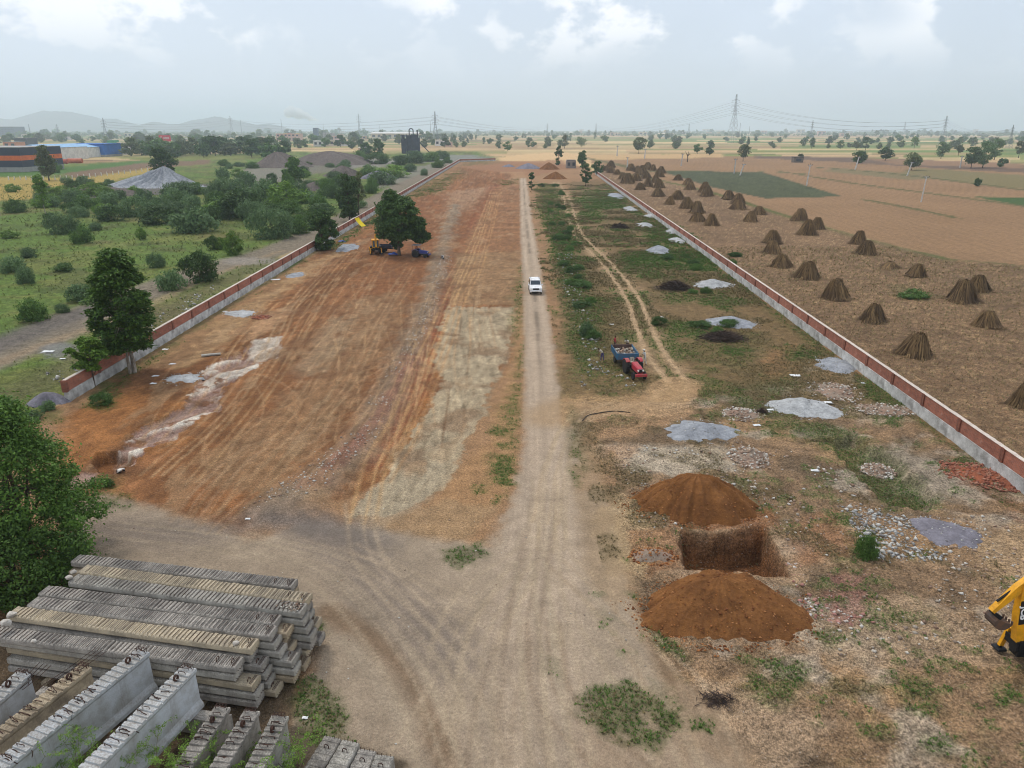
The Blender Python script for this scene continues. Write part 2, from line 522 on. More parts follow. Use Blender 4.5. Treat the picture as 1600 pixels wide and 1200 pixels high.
lay([(100, 271), (235, 253), (330, 250), (330, 256), (240, 263), (120, 279)], (128, 104, 84), .3, .4)
lay([(-300, 292), (0, 277), (130, 278), (240, 262), (250, 266), (170, 284), (80, 310), (0, 314), (-300, 340)], (176, 152, 88), .4, .6)
lay([(180, 247), (240, 246), (380, 243), (380, 248), (240, 252)], (126, 130, 72), .3, .4)
for pts, rgb, a in (([(70, 300), (120, 291), (180, 288), (345, 288), (330, 300), (210, 306), (110, 312)], (112, 104, 104), .9),
                    ([(385, 262), (440, 262), (480, 285), (450, 302), (400, 300), (370, 280)], (140, 132, 126), .8),
                    ([(430, 258), (560, 250), (640, 252), (560, 262), (470, 275)], (124, 116, 110), .8),
                    ([(560, 246), (640, 248), (600, 262), (540, 262)], (150, 144, 138), .7),
                    ([(640, 262), (735, 247), (725, 254), (620, 290), (560, 300)], (140, 134, 126), .8),
                    ([(660, 243), (745, 242), (770, 248), (700, 253), (650, 255)], (142, 140, 138), .8)):
    lay(pts, rgb, .5, .9, a)
# lane outside the left wall
i, m, off, run = strip([(-500, 800), (-120, 600), (40, 538), (160, 482), (330, 420), (440, 388), (540, 340), (600, 306), (650, 280), (720, 250)], 4.2, (140, 128, 114), .95, .3)
LEFT_FIELD[i] *= 1 - m
strip([(-300, 660), (-60, 560), (110, 495), (190, 470)], 2.6, (112, 106, 102), .8, .6)
strip([(-60, 590), (90, 530), (200, 492), (330, 432), (440, 392)], .9, (168, 146, 120), .6, .8)
lay(ell(95, 548, 36, 12), (138, 138, 136), .6, .8, .8)
strip([(-60, 640), (60, 600), (150, 548), (260, 486), (420, 405)], 2.4, (120, 112, 82), .7, .7)
lay(ell(385, 408, 45, 6), (162, 154, 146), .6, .8, .7)

# --- the plot between the walls
plot = [(-400, 900), (30, 660), (108, 626), (500, 391), (640, 302), (719, 252), (776, 250), (850, 238), (900, 241), (938, 279), (1300, 545), (1600, 768), (1750, 880), (2000, 1400), (-900, 1400)]
i, m = lay(plot, (164, 130, 100), .2, .1)
C[i] *= (1 + m * (.25 * (N_BIG[i] - .5) + .25 * (N_MED[i] - .5)))[:, None]
lay([(776, 246), (850, 238), (905, 240), (935, 262), (880, 256), (780, 252)], (226, 192, 148), .4, .8, .9)
lay([(722, 254), (880, 250), (900, 262), (830, 275), (700, 272)], (160, 118, 90), .5, 1.0, .8)
lay([(690, 272), (820, 268), (810, 285), (700, 295), (640, 305)], (184, 148, 114), .5, 1.0, .7)
# red-brown levelled earth
red = [(110, 640), (250, 560), (480, 406), (640, 308), (720, 262), (800, 272), (812, 300), (812, 380), (800, 480), (800, 560), (700, 720), (600, 760), (430, 800), (380, 830), (230, 790), (120, 760)]
i, m = lay(red, (146, 103, 72), .6, .8)
st = m * (.50 * (S_ALONG[i] - .5) + .35 * (S_WIDE[i] - .5))
C[i] *= (1 + st)[:, None]
lay([(640, 310), (770, 290), (740, 360), (690, 420), (640, 470), (560, 560), (420, 640), (480, 560), (560, 450)], (138, 94, 66), .8, 1.2, .6)
lay([(700, 300), (772, 290), (730, 330), (690, 350)], (178, 148, 122), .6, 1, .6)
lay([(545, 470), (640, 450), (620, 530), (560, 620), (480, 720), (430, 770), (330, 760), (300, 720), (430, 640), (500, 560)], (152, 126, 98), 1.0, 1.8, .5)
lay([(430, 560), (500, 510), (560, 490), (540, 540), (470, 600)], (170, 150, 124), .9, 1.8, .5)
lay([(80, 700), (100, 650), (240, 600), (330, 640), (300, 690), (200, 722), (110, 760)], (164, 114, 74), .8, 1.2, .8)
lay([(225, 575), (300, 525), (480, 410), (560, 380), (470, 440), (400, 490), (340, 548), (290, 575)], (184, 152, 116), .6, 1.0, .8)
lay([(240, 600), (340, 552), (400, 505), (500, 430), (600, 400), (480, 480), (430, 520), (370, 552), (330, 575), (290, 620), (210, 680), (190, 690)], (122, 84, 56), .5, 1.0, .8)
lay([(300, 690), (360, 640), (440, 560), (470, 520), (500, 515), (440, 600), (380, 660), (300, 720), (220, 745)], (134, 94, 64), .6, 1.2, .7)
lay([(390, 505), (440, 480), (460, 485), (420, 520), (380, 535)], (196, 158, 124), .4, .8, .7)
lay([(110, 742), (190, 690), (215, 690), (200, 722), (230, 735), (160, 750), (108, 760)], (118, 84, 60), .4, .7, .8)
# scraped bed of pale weathered rock
rock = [(398, 530), (438, 526), (428, 556), (392, 582), (350, 604), (342, 640), (300, 662), (262, 690), (232, 700), (205, 727), (172, 728), (192, 692), (225, 666), (258, 655), (276, 640), (300, 612), (318, 590), (332, 568), (372, 552)]
i, m = lay(rock, (166, 140, 128), .10, .9, 1.0, -.26)
sx = GX[i] * .8 - GY[i] * .55; sy = GX[i] * .55 + GY[i] * .8
sl_ = fbm(sx * 1.0, sy * .38, .9, 4, 71)
for th, rgb, dz in ((.42, (150, 122, 112), .06), (.50, (178, 154, 142), .08), (.56, (206, 192, 180), .10), (.66, (222, 212, 200), .05)):
    q_ = m * sstep(th - .008, th + .008, sl_); paint(i, q_, srgb(*rgb)); Z[i] += dz * q_
paint(i, m * sstep(.62, .64, fbm(GX[i], GY[i], .7, 3, 73)), srgb(134, 96, 74), .9)
lay([(398, 530), (438, 526), (426, 552), (404, 562), (385, 556)], (214, 202, 188), .2, .6, .85)
lay([(106, 752), (128, 738), (148, 742), (135, 757), (112, 764)], (166, 140, 134), .3, .6, .9, -.1)
# small dug hole at the foot of the rock bed
i, m = region(WP([(147, 722), (153, 708), (198, 706), (206, 720), (186, 737), (160, 738)]), .18, .25)
Z[i] -= .85 * m; paint(i, m, srgb(126, 86, 58), .8)
# red strip, gravel ridge, pale graded bed
red2 = [(772, 286), (788, 290), (752, 400), (708, 520), (670, 640), (640, 700), (600, 735), (565, 735), (610, 650), (650, 560), (690, 450), (740, 340)]
i, m = lay(red2, (140, 86, 62), .6, .8, .85)
C[i] *= (1 + m * .6 * (S_ALONG[i] - .5))[:, None]
lay([(655, 640), (690, 560), (705, 520), (668, 640), (640, 715), (600, 730), (620, 690)], (166, 122, 78), .6, .8, .7)
i, m, off, run = strip([(712, 320), (690, 400), (668, 480), (640, 540), (606, 620), (560, 700), (500, 752), (420, 800)], 1.5, (150, 136, 118), .75, .9, .34, .9)
i, m, off, run = strip([(640, 560), (600, 640), (550, 705), (490, 760)], .7, (150, 92, 80), .5, .9, .03, .8)
i, m = lay([(712, 396), (812, 392), (808, 476), (702, 477)], (156, 124, 94), .35, .35)
C[i] *= (1 + m * (.5 * (fbm(GX[i] * .3, GY[i], .9, 3, 81) - .5)))[:, None]
i, m = lay([(776, 292), (816, 288), (812, 392), (715, 396)], (156, 116, 86), .35, .5)
C[i] *= (1 + m * (.7 * (fbm(GX[i] * .25, GY[i], .5, 4, 83) - .5)))[:, None]
bed = [(702, 480), (806, 479), (801, 520), (792, 560), (770, 610), (738, 680), (692, 765), (600, 806), (548, 806), (598, 745), (652, 662), (690, 592), (676, 540)]
i, m = lay(bed, (182, 164, 138), .16, 1.1)
sB = vnoise((GX[i] + GY[i] * .12) * 3.2, GY[i] * .10, 64)
C[i] *= (1 + m * (.55 * (sB - .5) + .35 * (N_MED[i] - .5) + .25 * (N_FINE[i] - .5)))[:, None]
lay([(560, 790), (640, 720), (700, 690), (690, 760), (640, 800), (560, 840)], (184, 170, 148), .8, 1.4, .45)
lay([(690, 770), (760, 690), (800, 560), (806, 480), (822, 480), (815, 620), (800, 760), (740, 840), (650, 850)], (180, 142, 106), .6, 1.0, .75)
lay([(560, 830), (700, 780), (790, 790), (700, 880), (600, 890)], (172, 146, 116), .8, 1.3, .6)
# foreground: trodden pale earth
fore = [(100, 800), (160, 775), (240, 795), (400, 838), (470, 815), (600, 830), (760, 850), (810, 760), (905, 640), (960, 800), (1010, 1000), (1120, 1110), (1250, 1300), (380, 1300), (500, 1000), (120, 880)]
i, m = lay(fore, (174, 155, 134), .9, 1.2, .95)
C[i] *= (1 + m * (.25 * (N_MED[i] - .5) + .16 * (N_BIG[i] - .5)))[:, None]
strip([(160, 830), (320, 832), (430, 812), (490, 830), (560, 885), (650, 965), (720, 1030)], 1.5, (138, 124, 114), .75, .9, 0, .9)
strip([(430, 815), (520, 822), (600, 850)], 1.0, (128, 118, 112), .6, .9, 0, .9)
strip([(515, 955), (580, 1000), (635, 1075), (690, 1165), (730, 1260)], .62, (142, 116, 92), .8, .7, -.03, .25)
strip([(540, 1000), (600, 1060), (640, 1130)], .5, (186, 168, 146), .5, .9)
lay([(-300, 1010), (0, 1000), (380, 1045), (470, 1060), (460, 1130), (640, 1190), (640, 1320), (-300, 1320)], (92, 80, 66), .5, .6, .9)  # ground under the girders darkened: shade of the void put into its colour
# right half of the plot: disturbed ground
rough_r = [(885, 640), (1000, 640), (1300, 560), (1600, 768), (1750, 900), (1750, 1400), (1130, 1400), (1010, 1000), (960, 800)]
i, m = lay(rough_r, (144, 118, 92), .8, 1.0, .85)
v = sstep(.5, .68, fbm(GX[i], GY[i], .16, 4, 101)); paint(i, m * v, srgb(178, 142, 104), .6)
v = sstep(.52, .68, fbm(GX[i], GY[i], .19, 4, 103)); paint(i, m * v, srgb(104, 88, 70), .7)
v = sstep(.57, .7, fbm(GX[i], GY[i], .3, 4, 107)); paint(i, m * v, srgb(190, 176, 158), .55)
C[i] *= (1 + m * .6 * (N_FINE[i] - .5))[:, None]
GRAIN[i] = np.maximum(GRAIN[i], m)
i, m = lay([(885, 285), (935, 280), (1300, 548), (1230, 600), (1060, 600), (960, 640), (880, 630), (870, 400)], (124, 104, 74), .6, 1.0, .85)
GRAIN[i] = np.maximum(GRAIN[i], m)
for pts, rgb, a in (([(960, 700), (1130, 696), (1150, 735), (985, 742), (955, 725)], (196, 182, 162), .75),
                    ([(930, 640), (1060, 600), (1090, 640), (1000, 680), (900, 690)], (184, 146, 110), .7),
                    ([(900, 690), (990, 700), (960, 760), (900, 770)], (180, 140, 106), .6),
                    ([(960, 765), (1010, 800), (1050, 850), (1010, 900), (950, 900), (930, 830)], (196, 168, 130), .7),
                    ([(1320, 635), (1420, 630), (1420, 655), (1345, 662)], (190, 166, 140), .8),
                    ([(1250, 560), (1330, 570), (1300, 590)], (186, 150, 112), .6),
                    ([(1520, 835), (1600, 820), (1650, 900), (1590, 930), (1530, 870)], (192, 160, 124), .7),
                    ([(1250, 955), (1420, 930), (1560, 990), (1600, 1040), (1300, 1040)], (180, 154, 126), .6),
                    ([(880, 1090), (1100, 1060), (1300, 1130), (1200, 1260), (900, 1260)], (178, 152, 126), .6),
                    ([(890, 690), (935, 700), (960, 850), (1000, 920), (960, 960), (880, 850)], (176, 148, 116), .6),
                    ([(1180, 560), (1240, 540), (1235, 590), (1190, 600)], (170, 128, 94), .6),
                    ([(1290, 890), (1350, 895), (1370, 960), (1300, 975)], (156, 110, 100), .6),
                    ([(1215, 835), (1300, 800), (1330, 850), (1300, 880), (1240, 890)], (160, 116, 84), .7),
                    ([(1500, 720), (1590, 780), (1600, 810), (1500, 750)], (150, 98, 76), .6)):
    lay(pts, rgb, .7, 1.3, a)
# ditch with a cut bank
i, m = region(WP([(1265, 690), (1295, 690), (1335, 735), (1390, 790), (1450, 800), (1460, 770), (1400, 715), (1330, 680)]), .35, .5)
Z[i] -= .75 * m
# ---- the tracks
main_pts = [(817, 278), (822, 340), (828, 400), (836, 470), (843, 560), (848, 650), (850, 740), (846, 840), (838, 960), (828, 1080), (815, 1290)]
P_MAIN = smooth_path(WP(main_pts))
d, off, run = line_d(P_MAIN, GX, GY)
w = 1.55 + .9 * sstep(52, 30, GY)
m = (1 - sstep(w * .75, w * 1.3, d + .45 * EDGE)) * (1 - .45 * sstep(34, 24, GY)) * (GY > 20) * (GY < 420)
sl = .55 * vnoise(off * 2.6, run * .05, 66) + .45 * vnoise(off * 7, run * .12, 67)
col = np.array(srgb(192, 170, 148), np.float32)[None, :] * (1 + .30 * (sl - .5) + .15 * (N_MED - .5))[:, None]
C[:] = C * (1 - m[:, None] * .95) + col * (m * .95)[:, None]
wheel = np.exp(-((np.abs(off) - .8) / .34) ** 2) * m
mid = np.exp(-(off / .3) ** 2) * m * sstep(62, 90, GY)
C[:] *= (1 + .12 * wheel - .38 * mid * sstep(.45, .6, vnoise(GX * .5, run * .35, 68)))[:, None]
Z[:] -= .05 * wheel * (GY < 200)
G[:] = np.maximum(G, mid * .8 * sstep(.5, .62, vnoise(off * .4, run * .5, 69)))
GRAIN[:] = np.where(m > .5, .1, GRAIN)
M_TRACK = m.copy()
i, m, off, run = strip([(868, 284), (884, 308), (893, 340), (905, 368), (938, 402), (965, 432), (990, 470), (1004, 505), (1026, 555), (1058, 598), (1040, 622)], 2.3, (170, 142, 112), .8, .5, -.03, .8)
wheel = np.exp(-((np.abs(off) - .95 - .2 * (vnoise(run * .2, run * 0, 6) - .5)) / .36) ** 2); paint(i, m * wheel, srgb(196, 168, 136), .9)
midg = m * np.exp(-(off / .4) ** 2) * sstep(.42, .58, vnoise(off, run * .3, 12)); G[i] = np.maximum(G[i], midg * .45)
M_SIDE = np.zeros(len(GX), np.float32); M_SIDE[i] = m * wheel
i, m, off, run = strip([(1060, 600), (1030, 632), (960, 634), (900, 632), (860, 650)], 2.2, (186, 154, 118), .75, .6, 0, .6)
M_SIDE[i] = np.maximum(M_SIDE[i], m)
# sweep of wheel tracks: pairs of thin pale lines pressed in the earth
trk = []
trk += [([(545, 385), (500, 430), (455, 480), (425, 540), (350, 640), (250, 730)], (196, 164, 128), .5),
        ([(560, 388), (520, 435), (478, 500), (440, 570), (380, 650), (300, 740)], (194, 160, 122), .5),
        ([(600, 400), (560, 470), (520, 540), (450, 640), (380, 720), (330, 790)], (188, 156, 122), .4),
        ([(640, 420), (590, 500), (545, 590), (470, 680), (400, 760), (340, 815)], (190, 160, 126), .4),
        ([(690, 420), (650, 520), (600, 600), (540, 680), (430, 760)], (186, 154, 122), .4),
        ([(770, 300), (745, 370), (715, 440), (690, 500), (660, 570), (625, 660), (590, 720), (570, 800)], (206, 168, 124), .6),
        ([(780, 300), (752, 400), (722, 460), (700, 520), (672, 590), (640, 670), (600, 740)], (204, 160, 116), .55),
        ([(400, 560), (470, 545), (560, 540), (600, 510)], (120, 90, 66), .4),
        ([(300, 800), (330, 760), (400, 700), (470, 690), (500, 660)], (190, 160, 130), .4),
        ([(310, 620), (380, 640), (450, 650), (520, 630), (560, 590)], (126, 94, 70), .35),
        ([(240, 680), (310, 610), (400, 500), (470, 430), (530, 390)], (190, 150, 110), .45),
        ([(1000, 1000), (1060, 1060), (1090, 1110), (1130, 1200)], (192, 168, 140), .5),
        ([(900, 900), (960, 960), (1030, 1060), (1060, 1180)], (190, 164, 134), .5),
        ([(810, 900), (760, 980), (740, 1080), (740, 1200)], (196, 174, 146), .5),
        ([(830, 860), (740, 930), (700, 1010), (690, 1100)], (194, 172, 144), .45),
        ([(560, 800), (575, 870), (640, 950), (720, 1040), (770, 1150), (790, 1280)], (196, 174, 148), .5),
        ([(400, 850), (520, 880), (600, 940), (680, 1030), (740, 1150)], (192, 172, 146), .45),
        ([(200, 830), (350, 850), (470, 880), (560, 950), (640, 1060), (690, 1200)], (190, 170, 144), .45),
        ([(850, 1000), (860, 1080), (920, 1150), (1010, 1230)], (148, 124, 100), .5),
        ([(1600, 960), (1480, 975), (1350, 1000), (1250, 1060), (1150, 1090)], (192, 166, 136), .45),
        ([(846, 800), (852, 900), (868, 1000), (880, 1100), (900, 1250)], (196, 174, 146), 0.5),
        ([(848, 780), (835, 900), (800, 1010), (770, 1120), (760, 1250)], (150, 128, 106), 0.35),
        ([(850, 760), (870, 860), (920, 960), (1000, 1080), (1060, 1200)], (194, 172, 144), 0.45),
        ([(842, 820), (790, 930), (720, 1040), (640, 1180)], (194, 172, 146), 0.45),
        ([(836, 850), (815, 1000), (812, 1120), (830, 1250)], (148, 126, 104), 0.4),
        ([(830, 900), (840, 1020), (850, 1120), (870, 1250)], (198, 178, 150), 0.5),
        ([(560, 870), (660, 920), (760, 960), (830, 990)], (190, 168, 142), 0.4),
        ([(480, 860), (600, 900), (700, 980), (790, 1100), (850, 1250)], (192, 170, 144), 0.4),
        ([(905, 650), (880, 700), (868, 760), (862, 840)], (196, 172, 140), 0.5),
        ([(960, 634), (900, 660), (870, 720), (856, 800)], (192, 166, 132), 0.45),
        ([(600, 780), (650, 720), (720, 600), (770, 500)], (158, 140, 116), 0.35),
        ([(640, 760), (700, 640), (750, 560)], (196, 180, 154), 0.4),
        ([(660, 770), (730, 660), (790, 540)], (150, 132, 108), 0.35),
        ([(1600, 830), (1570, 880), (1600, 960)], (196, 166, 130), .4)]
for pts, rgb, a in trk:
    P = smooth_path(WP(pts)); k = 6
    i = np.nonzero((GX > P[:, 0].min() - k) & (GX < P[:, 0].max() + k) & (GY > P[:, 1].min() - k) & (GY < P[:, 1].max() + k))[0]
    d, off, run = line_d(P, GX[i], GY[i])
    for c0, ww in ((-.8, .16), (.8, .16), (.15, .12)):
        mm = np.exp(-((off - c0 + .12 * (vnoise(run * .15, run * 0, 5) - .5)) / ww) ** 2) * (d < 1.6) * (.45 + .8 * vnoise(run * .25, run * 0 + c0, 8))
        mm *= .75 + .5 * (np.sin(run * 20) > 0)
        paint(i, np.clip(mm, 0, 1), srgb(*rgb), a)
        Z[i] -= .02 * mm * (GY[i] < 120)
# long fresh tracks down the levelled earth
rl = random.Random(9)
for k in range(46):
    x = rl.uniform(-31, -1.5); y = rl.uniform(44, 100); L = rl.uniform(18, 60); an = PI / 2 + rl.uniform(-.10, .16) + (.10 if x < -15 else 0); cu = rl.uniform(-.006, .006); P = []
    for s in range(10): P.append((x, y)); x += math.cos(an) * L / 9; y += math.sin(an) * L / 9; an += cu * L / 9 + rl.uniform(-.02, .02)
    P = np.array(P); i = np.nonzero((GX > P[:, 0].min() - 2) & (GX < P[:, 0].max() + 2) & (GY > P[:, 1].min() - 2) & (GY < P[:, 1].max() + 2))[0]
    d, off, run = line_d(P, GX[i], GY[i]); rgb = rl.choice(((196, 160, 122), (204, 170, 132), (112, 78, 54), (186, 150, 116))); a_ = rl.uniform(.3, .7)
    for c0 in (-.75, .75):
        mm = np.exp(-((off - c0) / .10) ** 2) * (d < 1.2) * np.clip(vnoise(run * .12 + k, run * 0 + c0, 3) * 1.6 - .2, 0, 1); paint(i, mm, srgb(*rgb), a_); Z[i] -= .025 * mm
# curved random wheel marks in the levelled earth
rr = random.Random(4)
for k in range(70):
    px = rr.uniform(230, 640); py = rr.uniform(500, 760)
    if px < 820 - py * .72: continue
    x, y = W(px, py); L = rr.uniform(5, 16); an = PI / 2 + rr.uniform(-.9, .5); cu = rr.uniform(-.12, .12)
    P = []
    for s in range(9):
        P.append((x, y)); x += math.cos(an) * L / 8; y += math.sin(an) * L / 8; an += cu * L / 8
    P = np.array(P)
    i = np.nonzero((GX > P[:, 0].min() - 2) & (GX < P[:, 0].max() + 2) & (GY > P[:, 1].min() - 2) & (GY < P[:, 1].max() + 2))[0]
    d, off, run = line_d(P, GX[i], GY[i])
    paint(i, np.exp(-(d / .11) ** 2), srgb(190, 156, 122), rr.uniform(.12, .4))

# ---- weeds
for pts, a, dry in (([(1085, 335), (1160, 330), (1260, 345), (1300, 352), (1180, 352), (1090, 350)], 0, 0),
    ([(845, 285), (870, 290), (880, 330), (905, 380), (920, 440), (945, 500), (940, 560), (915, 600), (890, 560), (880, 480), (862, 400), (840, 330)], .95, .25),
    ([(862, 400), (910, 400), (950, 500), (960, 560), (925, 570), (885, 520)], .9, .6),
    ([(905, 560), (960, 555), (1010, 590), (1000, 610), (920, 606)], .7, .5),
    ([(905, 300), (940, 295), (990, 310), (975, 322), (910, 318)], .9, .3),
    ([(905, 312), (970, 302), (985, 325), (915, 330)], .95, 0), ([(910, 335), (940, 332), (945, 348), (920, 350)], .9, 0),
    ([(990, 330), (1050, 345), (1060, 360), (1000, 352)], .8, .3),
    ([(1000, 355), (1060, 352), (1090, 370), (1060, 395), (1010, 385)], .9, .2),
    ([(930, 360), (1000, 362), (990, 380), (930, 375)], .7, .9),
    ([(970, 395), (1080, 388), (1130, 405), (1125, 425), (1020, 422), (970, 412)], 1.0, 0),
    ([(1000, 425), (1120, 425), (1140, 445), (1040, 445), (1000, 440)], .8, .8),
    ([(1030, 455), (1140, 455), (1150, 470), (1040, 475)], .9, .4),
    ([(1035, 500), (1110, 505), (1120, 530), (1040, 528)], 1.0, .1),
    ([(1060, 535), (1180, 520), (1200, 560), (1150, 580), (1060, 565)], .8, .6),
    ([(1130, 540), (1180, 545), (1170, 560), (1125, 555)], 1.0, 0),
    ([(1090, 590), (1170, 600), (1160, 625), (1090, 615)], .7, .5), ([(1140, 605), (1170, 608), (1165, 622), (1135, 620)], 1, 0),
    ([(1150, 620), (1240, 640), (1240, 660), (1160, 650)], .8, .3), ([(1235, 545), (1280, 550), (1275, 562), (1235, 562)], 1, 0),
    ([(1160, 600), (1230, 585), (1260, 600), (1200, 625)], .7, .5),
    ([(1340, 590), (1400, 605), (1440, 640), (1395, 640), (1340, 620)], 1, .1), ([(1370, 650), (1410, 650), (1405, 665), (1370, 662)], 1, 0),
    ([(1190, 655), (1300, 660), (1370, 690), (1440, 740), (1480, 790), (1440, 800), (1380, 780), (1330, 730), (1270, 690), (1190, 680)], 1.0, .25),
    ([(1300, 690), (1400, 740), (1460, 780), (1400, 790), (1330, 735)], .9, .9),
    ([(1330, 835), (1370, 825), (1378, 870), (1335, 872)], 1, 0), ([(1290, 870), (1340, 868), (1340, 884), (1295, 884)], .9, .3),
    ([(1300, 800), (1330, 800), (1325, 822), (1305, 820)], .8, 0), ([(1370, 780), (1480, 790), (1470, 802), (1380, 800)], .9, .2),
    ([(1500, 690), (1560, 745), (1600, 800), (1560, 790), (1500, 740)], .6, .5), ([(1480, 720), (1510, 715), (1540, 735), (1500, 740)], .9, 0),
    ([(1420, 865), (1460, 862), (1460, 875), (1425, 874)], .9, .1), ([(1200, 810), (1240, 812), (1235, 835), (1205, 828)], .7, .4),
    ([(1350, 955), (1440, 960), (1430, 975), (1355, 972)], .8, .4), ([(1260, 985), (1300, 980), (1340, 1005), (1290, 1012)], .8, .3),
    ([(1180, 1030), (1270, 1030), (1265, 1070), (1215, 1110), (1160, 1080)], .95, .35), ([(1295, 1055), (1380, 1070), (1370, 1090), (1300, 1085)], .8, .7),
    ([(1395, 1055), (1450, 1060), (1470, 1110), (1420, 1110)], .95, .3), ([(1550, 1070), (1590, 1070), (1600, 1100), (1560, 1105)], 1, .1),
    ([(1340, 1130), (1400, 1130), (1390, 1155), (1345, 1150)], .7, .1), ([(1440, 1150), (1500, 1150), (1480, 1180), (1440, 1175)], .7, .1),
    ([(920, 1060), (985, 1060), (1040, 1090), (1065, 1120), (1030, 1175), (960, 1160), (890, 1120), (895, 1085)], 1.0, .35),
    ([(1030, 1110), (1062, 1105), (1060, 1135), (1035, 1130)], 1, 0), ([(850, 1020), (885, 1025), (880, 1060), (850, 1050)], .8, .1),
    ([(855, 970), (890, 970), (890, 1015), (860, 1010)], .7, .8), ([(1010, 975), (1060, 1000), (1075, 1030), (1030, 1015)], .8, .1),
    ([(1085, 1125), (1110, 1125), (1110, 1145), (1085, 1140)], .9, 0), ([(980, 925), (1000, 930), (990, 948)], .7, 0),
    ([(690, 860), (750, 845), (765, 865), (720, 895), (690, 880)], .9, .25), ([(770, 690), (812, 690), (812, 702), (775, 700)], .9, 0),
    ([(760, 665), (800, 668), (795, 685), (760, 682)], .95, 0), ([(765, 710), (800, 712), (815, 760), (790, 770), (768, 745)], .95, 0),
    ([(735, 760), (765, 752), (760, 775), (740, 775)], .8, .2), ([(770, 772), (792, 772), (790, 790), (772, 788)], 1, 0),
    ([(785, 640), (812, 560), (820, 520), (815, 600), (808, 690), (790, 688)], .8, .1), ([(800, 470), (818, 410), (820, 440), (812, 530), (800, 540)], .75, .3),
    ([(890, 600), (910, 690), (920, 720), (895, 740), (885, 680)], .6, .5), ([(893, 690), (915, 715), (912, 735), (895, 720)], .9, .1), ([(883, 730), (905, 745), (900, 760)], .9, 0),
    ([(860, 560), (880, 600), (878, 640), (862, 600)], .6, .5), ([(1060, 660), (1110, 670), (1100, 690), (1060, 680)], .6, .3),
    ([(180, 560), (212, 540), (222, 575), (190, 600), (140, 640), (128, 630)], 1.0, .1), ([(135, 625), (185, 610), (180, 640), (140, 640)], 1.0, .2),
    ([(60, 640), (100, 640), (95, 660), (60, 658)], .9, .2), ([(150, 770), (205, 770), (200, 795), (150, 790)], .8, .3), ([(160, 745), (180, 750), (178, 765), (162, 762)], .9, 0),
    ([(215, 565), (480, 396), (484, 402), (300, 520), (230, 572)], .9, .1), ([(500, 391), (640, 302), (645, 306), (520, 392)], .8, .1),
    ([(640, 300), (720, 262), (730, 268), (690, 300), (640, 312)], .7, .3), ([(720, 252), (775, 250), (772, 256), (722, 260)], .8, .2),
    ([(455, 1060), (500, 1050), (545, 1100), (560, 1160), (500, 1180), (455, 1120)], 1, .35), ([(485, 975), (500, 975), (500, 990), (486, 990)], 1, 0),
    ([(780, 282), (808, 278), (812, 288), (785, 290)], .7, .4), ([(0, 585), (80, 570), (100, 600), (30, 640), (0, 640)], .7, .3),
    ([(1105, 404), (1300, 549), (1600, 772), (1590, 776), (1290, 552), (1100, 408)], .9, .3), ([(945, 286), (1100, 402), (1096, 406), (942, 290)], .9, .3),
    ([(1400, 445), (1465, 462), (1440, 470), (1405, 462)], .8, .3)):
    if a: weeds(pts, a, dry)
# scattered seedlings over the disturbed ground
sc_m = (GX > 3) & (GX < 32.9 + (GY - 24) * .0311) & (GY > 20) & (GY < 330) & (M_TRACK < .3) & (M_SIDE < .4)
n1 = fbm(GX, GY, .22, 3, 131)
G[:] = np.where(sc_m, np.maximum(G, .55 * sstep(.56, .68, n1) * sstep(.5, .62, N_FINE)), G)
zone = sc_m & (GX > 9) & (GY > 56)
DRY[:] = np.where(sc_m & (GX > 5), np.maximum(DRY, .6 * sstep(.5, .62, fbm(GX, GY, .1, 3, 137)) * sstep(.45, .6, N_MED)), DRY)
DRY[:] = np.where(zone, np.maximum(DRY, .62 * sstep(.42, .60, fbm(GX, GY, .12, 4, 139))), DRY)
G[:] = np.where(zone, np.maximum(G, .6 * sstep(.56, .66, fbm(GX, GY, .17, 4, 149))), G)
G *= 1 - .9 * M_TRACK; DRY *= 1 - .9 * M_TRACK
gcol = np.array(srgb(84, 100, 54), np.float32)[None] * (.7 + .6 * N_FINE)[:, None]
dcol = np.array(srgb(104, 92, 62), np.float32)[None] * (.7 + .6 * N_FINE)[:, None]
C[:] = C * (1 - .8 * DRY[:, None]) + dcol * (.8 * DRY)[:, None]
C[:] = C * (1 - .75 * G[:, None]) + gcol * (.75 * G)[:, None]
# ---- pit
PIT = [(1059, 829), (1120, 833), (1195, 822), (1216, 860), (1234, 901), (1150, 894), (1070, 890), (1064, 858)]
PP = WP(PIT); i = np.nonzero((GX > 4) & (GX < 20) & (GY > 28) & (GY < 44))[0]
sdp = poly_sd(PP, GX[i], GY[i]) + .18 * EDGE[i] + .10 * (vnoise(GX[i] * 3, GY[i] * 3, 141) - .5)
m = 1 - sstep(-.45, .08, sdp + .3 * (fbm(GX[i], GY[i], 1.3, 3, 145) - .5))
floor_z = -2.15 + .5 * (N_MED[i] - .5) + .55 * sstep(11.5, 8.5, GX[i]) + .5 * sstep(35.5, 33.5, GY[i])
Z[i] = Z[i] * (1 - m) + floor_z * m
inn = 1 - sstep(-.1, .25, sdp)
paint(i, inn, srgb(118, 76, 44), .97)
C[i] *= (1 + inn * .5 * (vnoise(GX[i] * .5, GY[i] * .5 + Z[i] * 6, 143) - .5))[:, None]
rim = np.exp(-((sdp - .45) / .5) ** 2)
paint(i, rim, srgb(186, 156, 126), .6)
paint(*region(WP([(1040, 800), (1200, 795), (1215, 825), (1060, 832)]), .5, .8), srgb(140, 92, 58), .7)
paint(*region(WP([(985, 830), (1055, 822), (1068, 890), (1010, 900)]), .5, .9), srgb(158, 116, 84), .7)

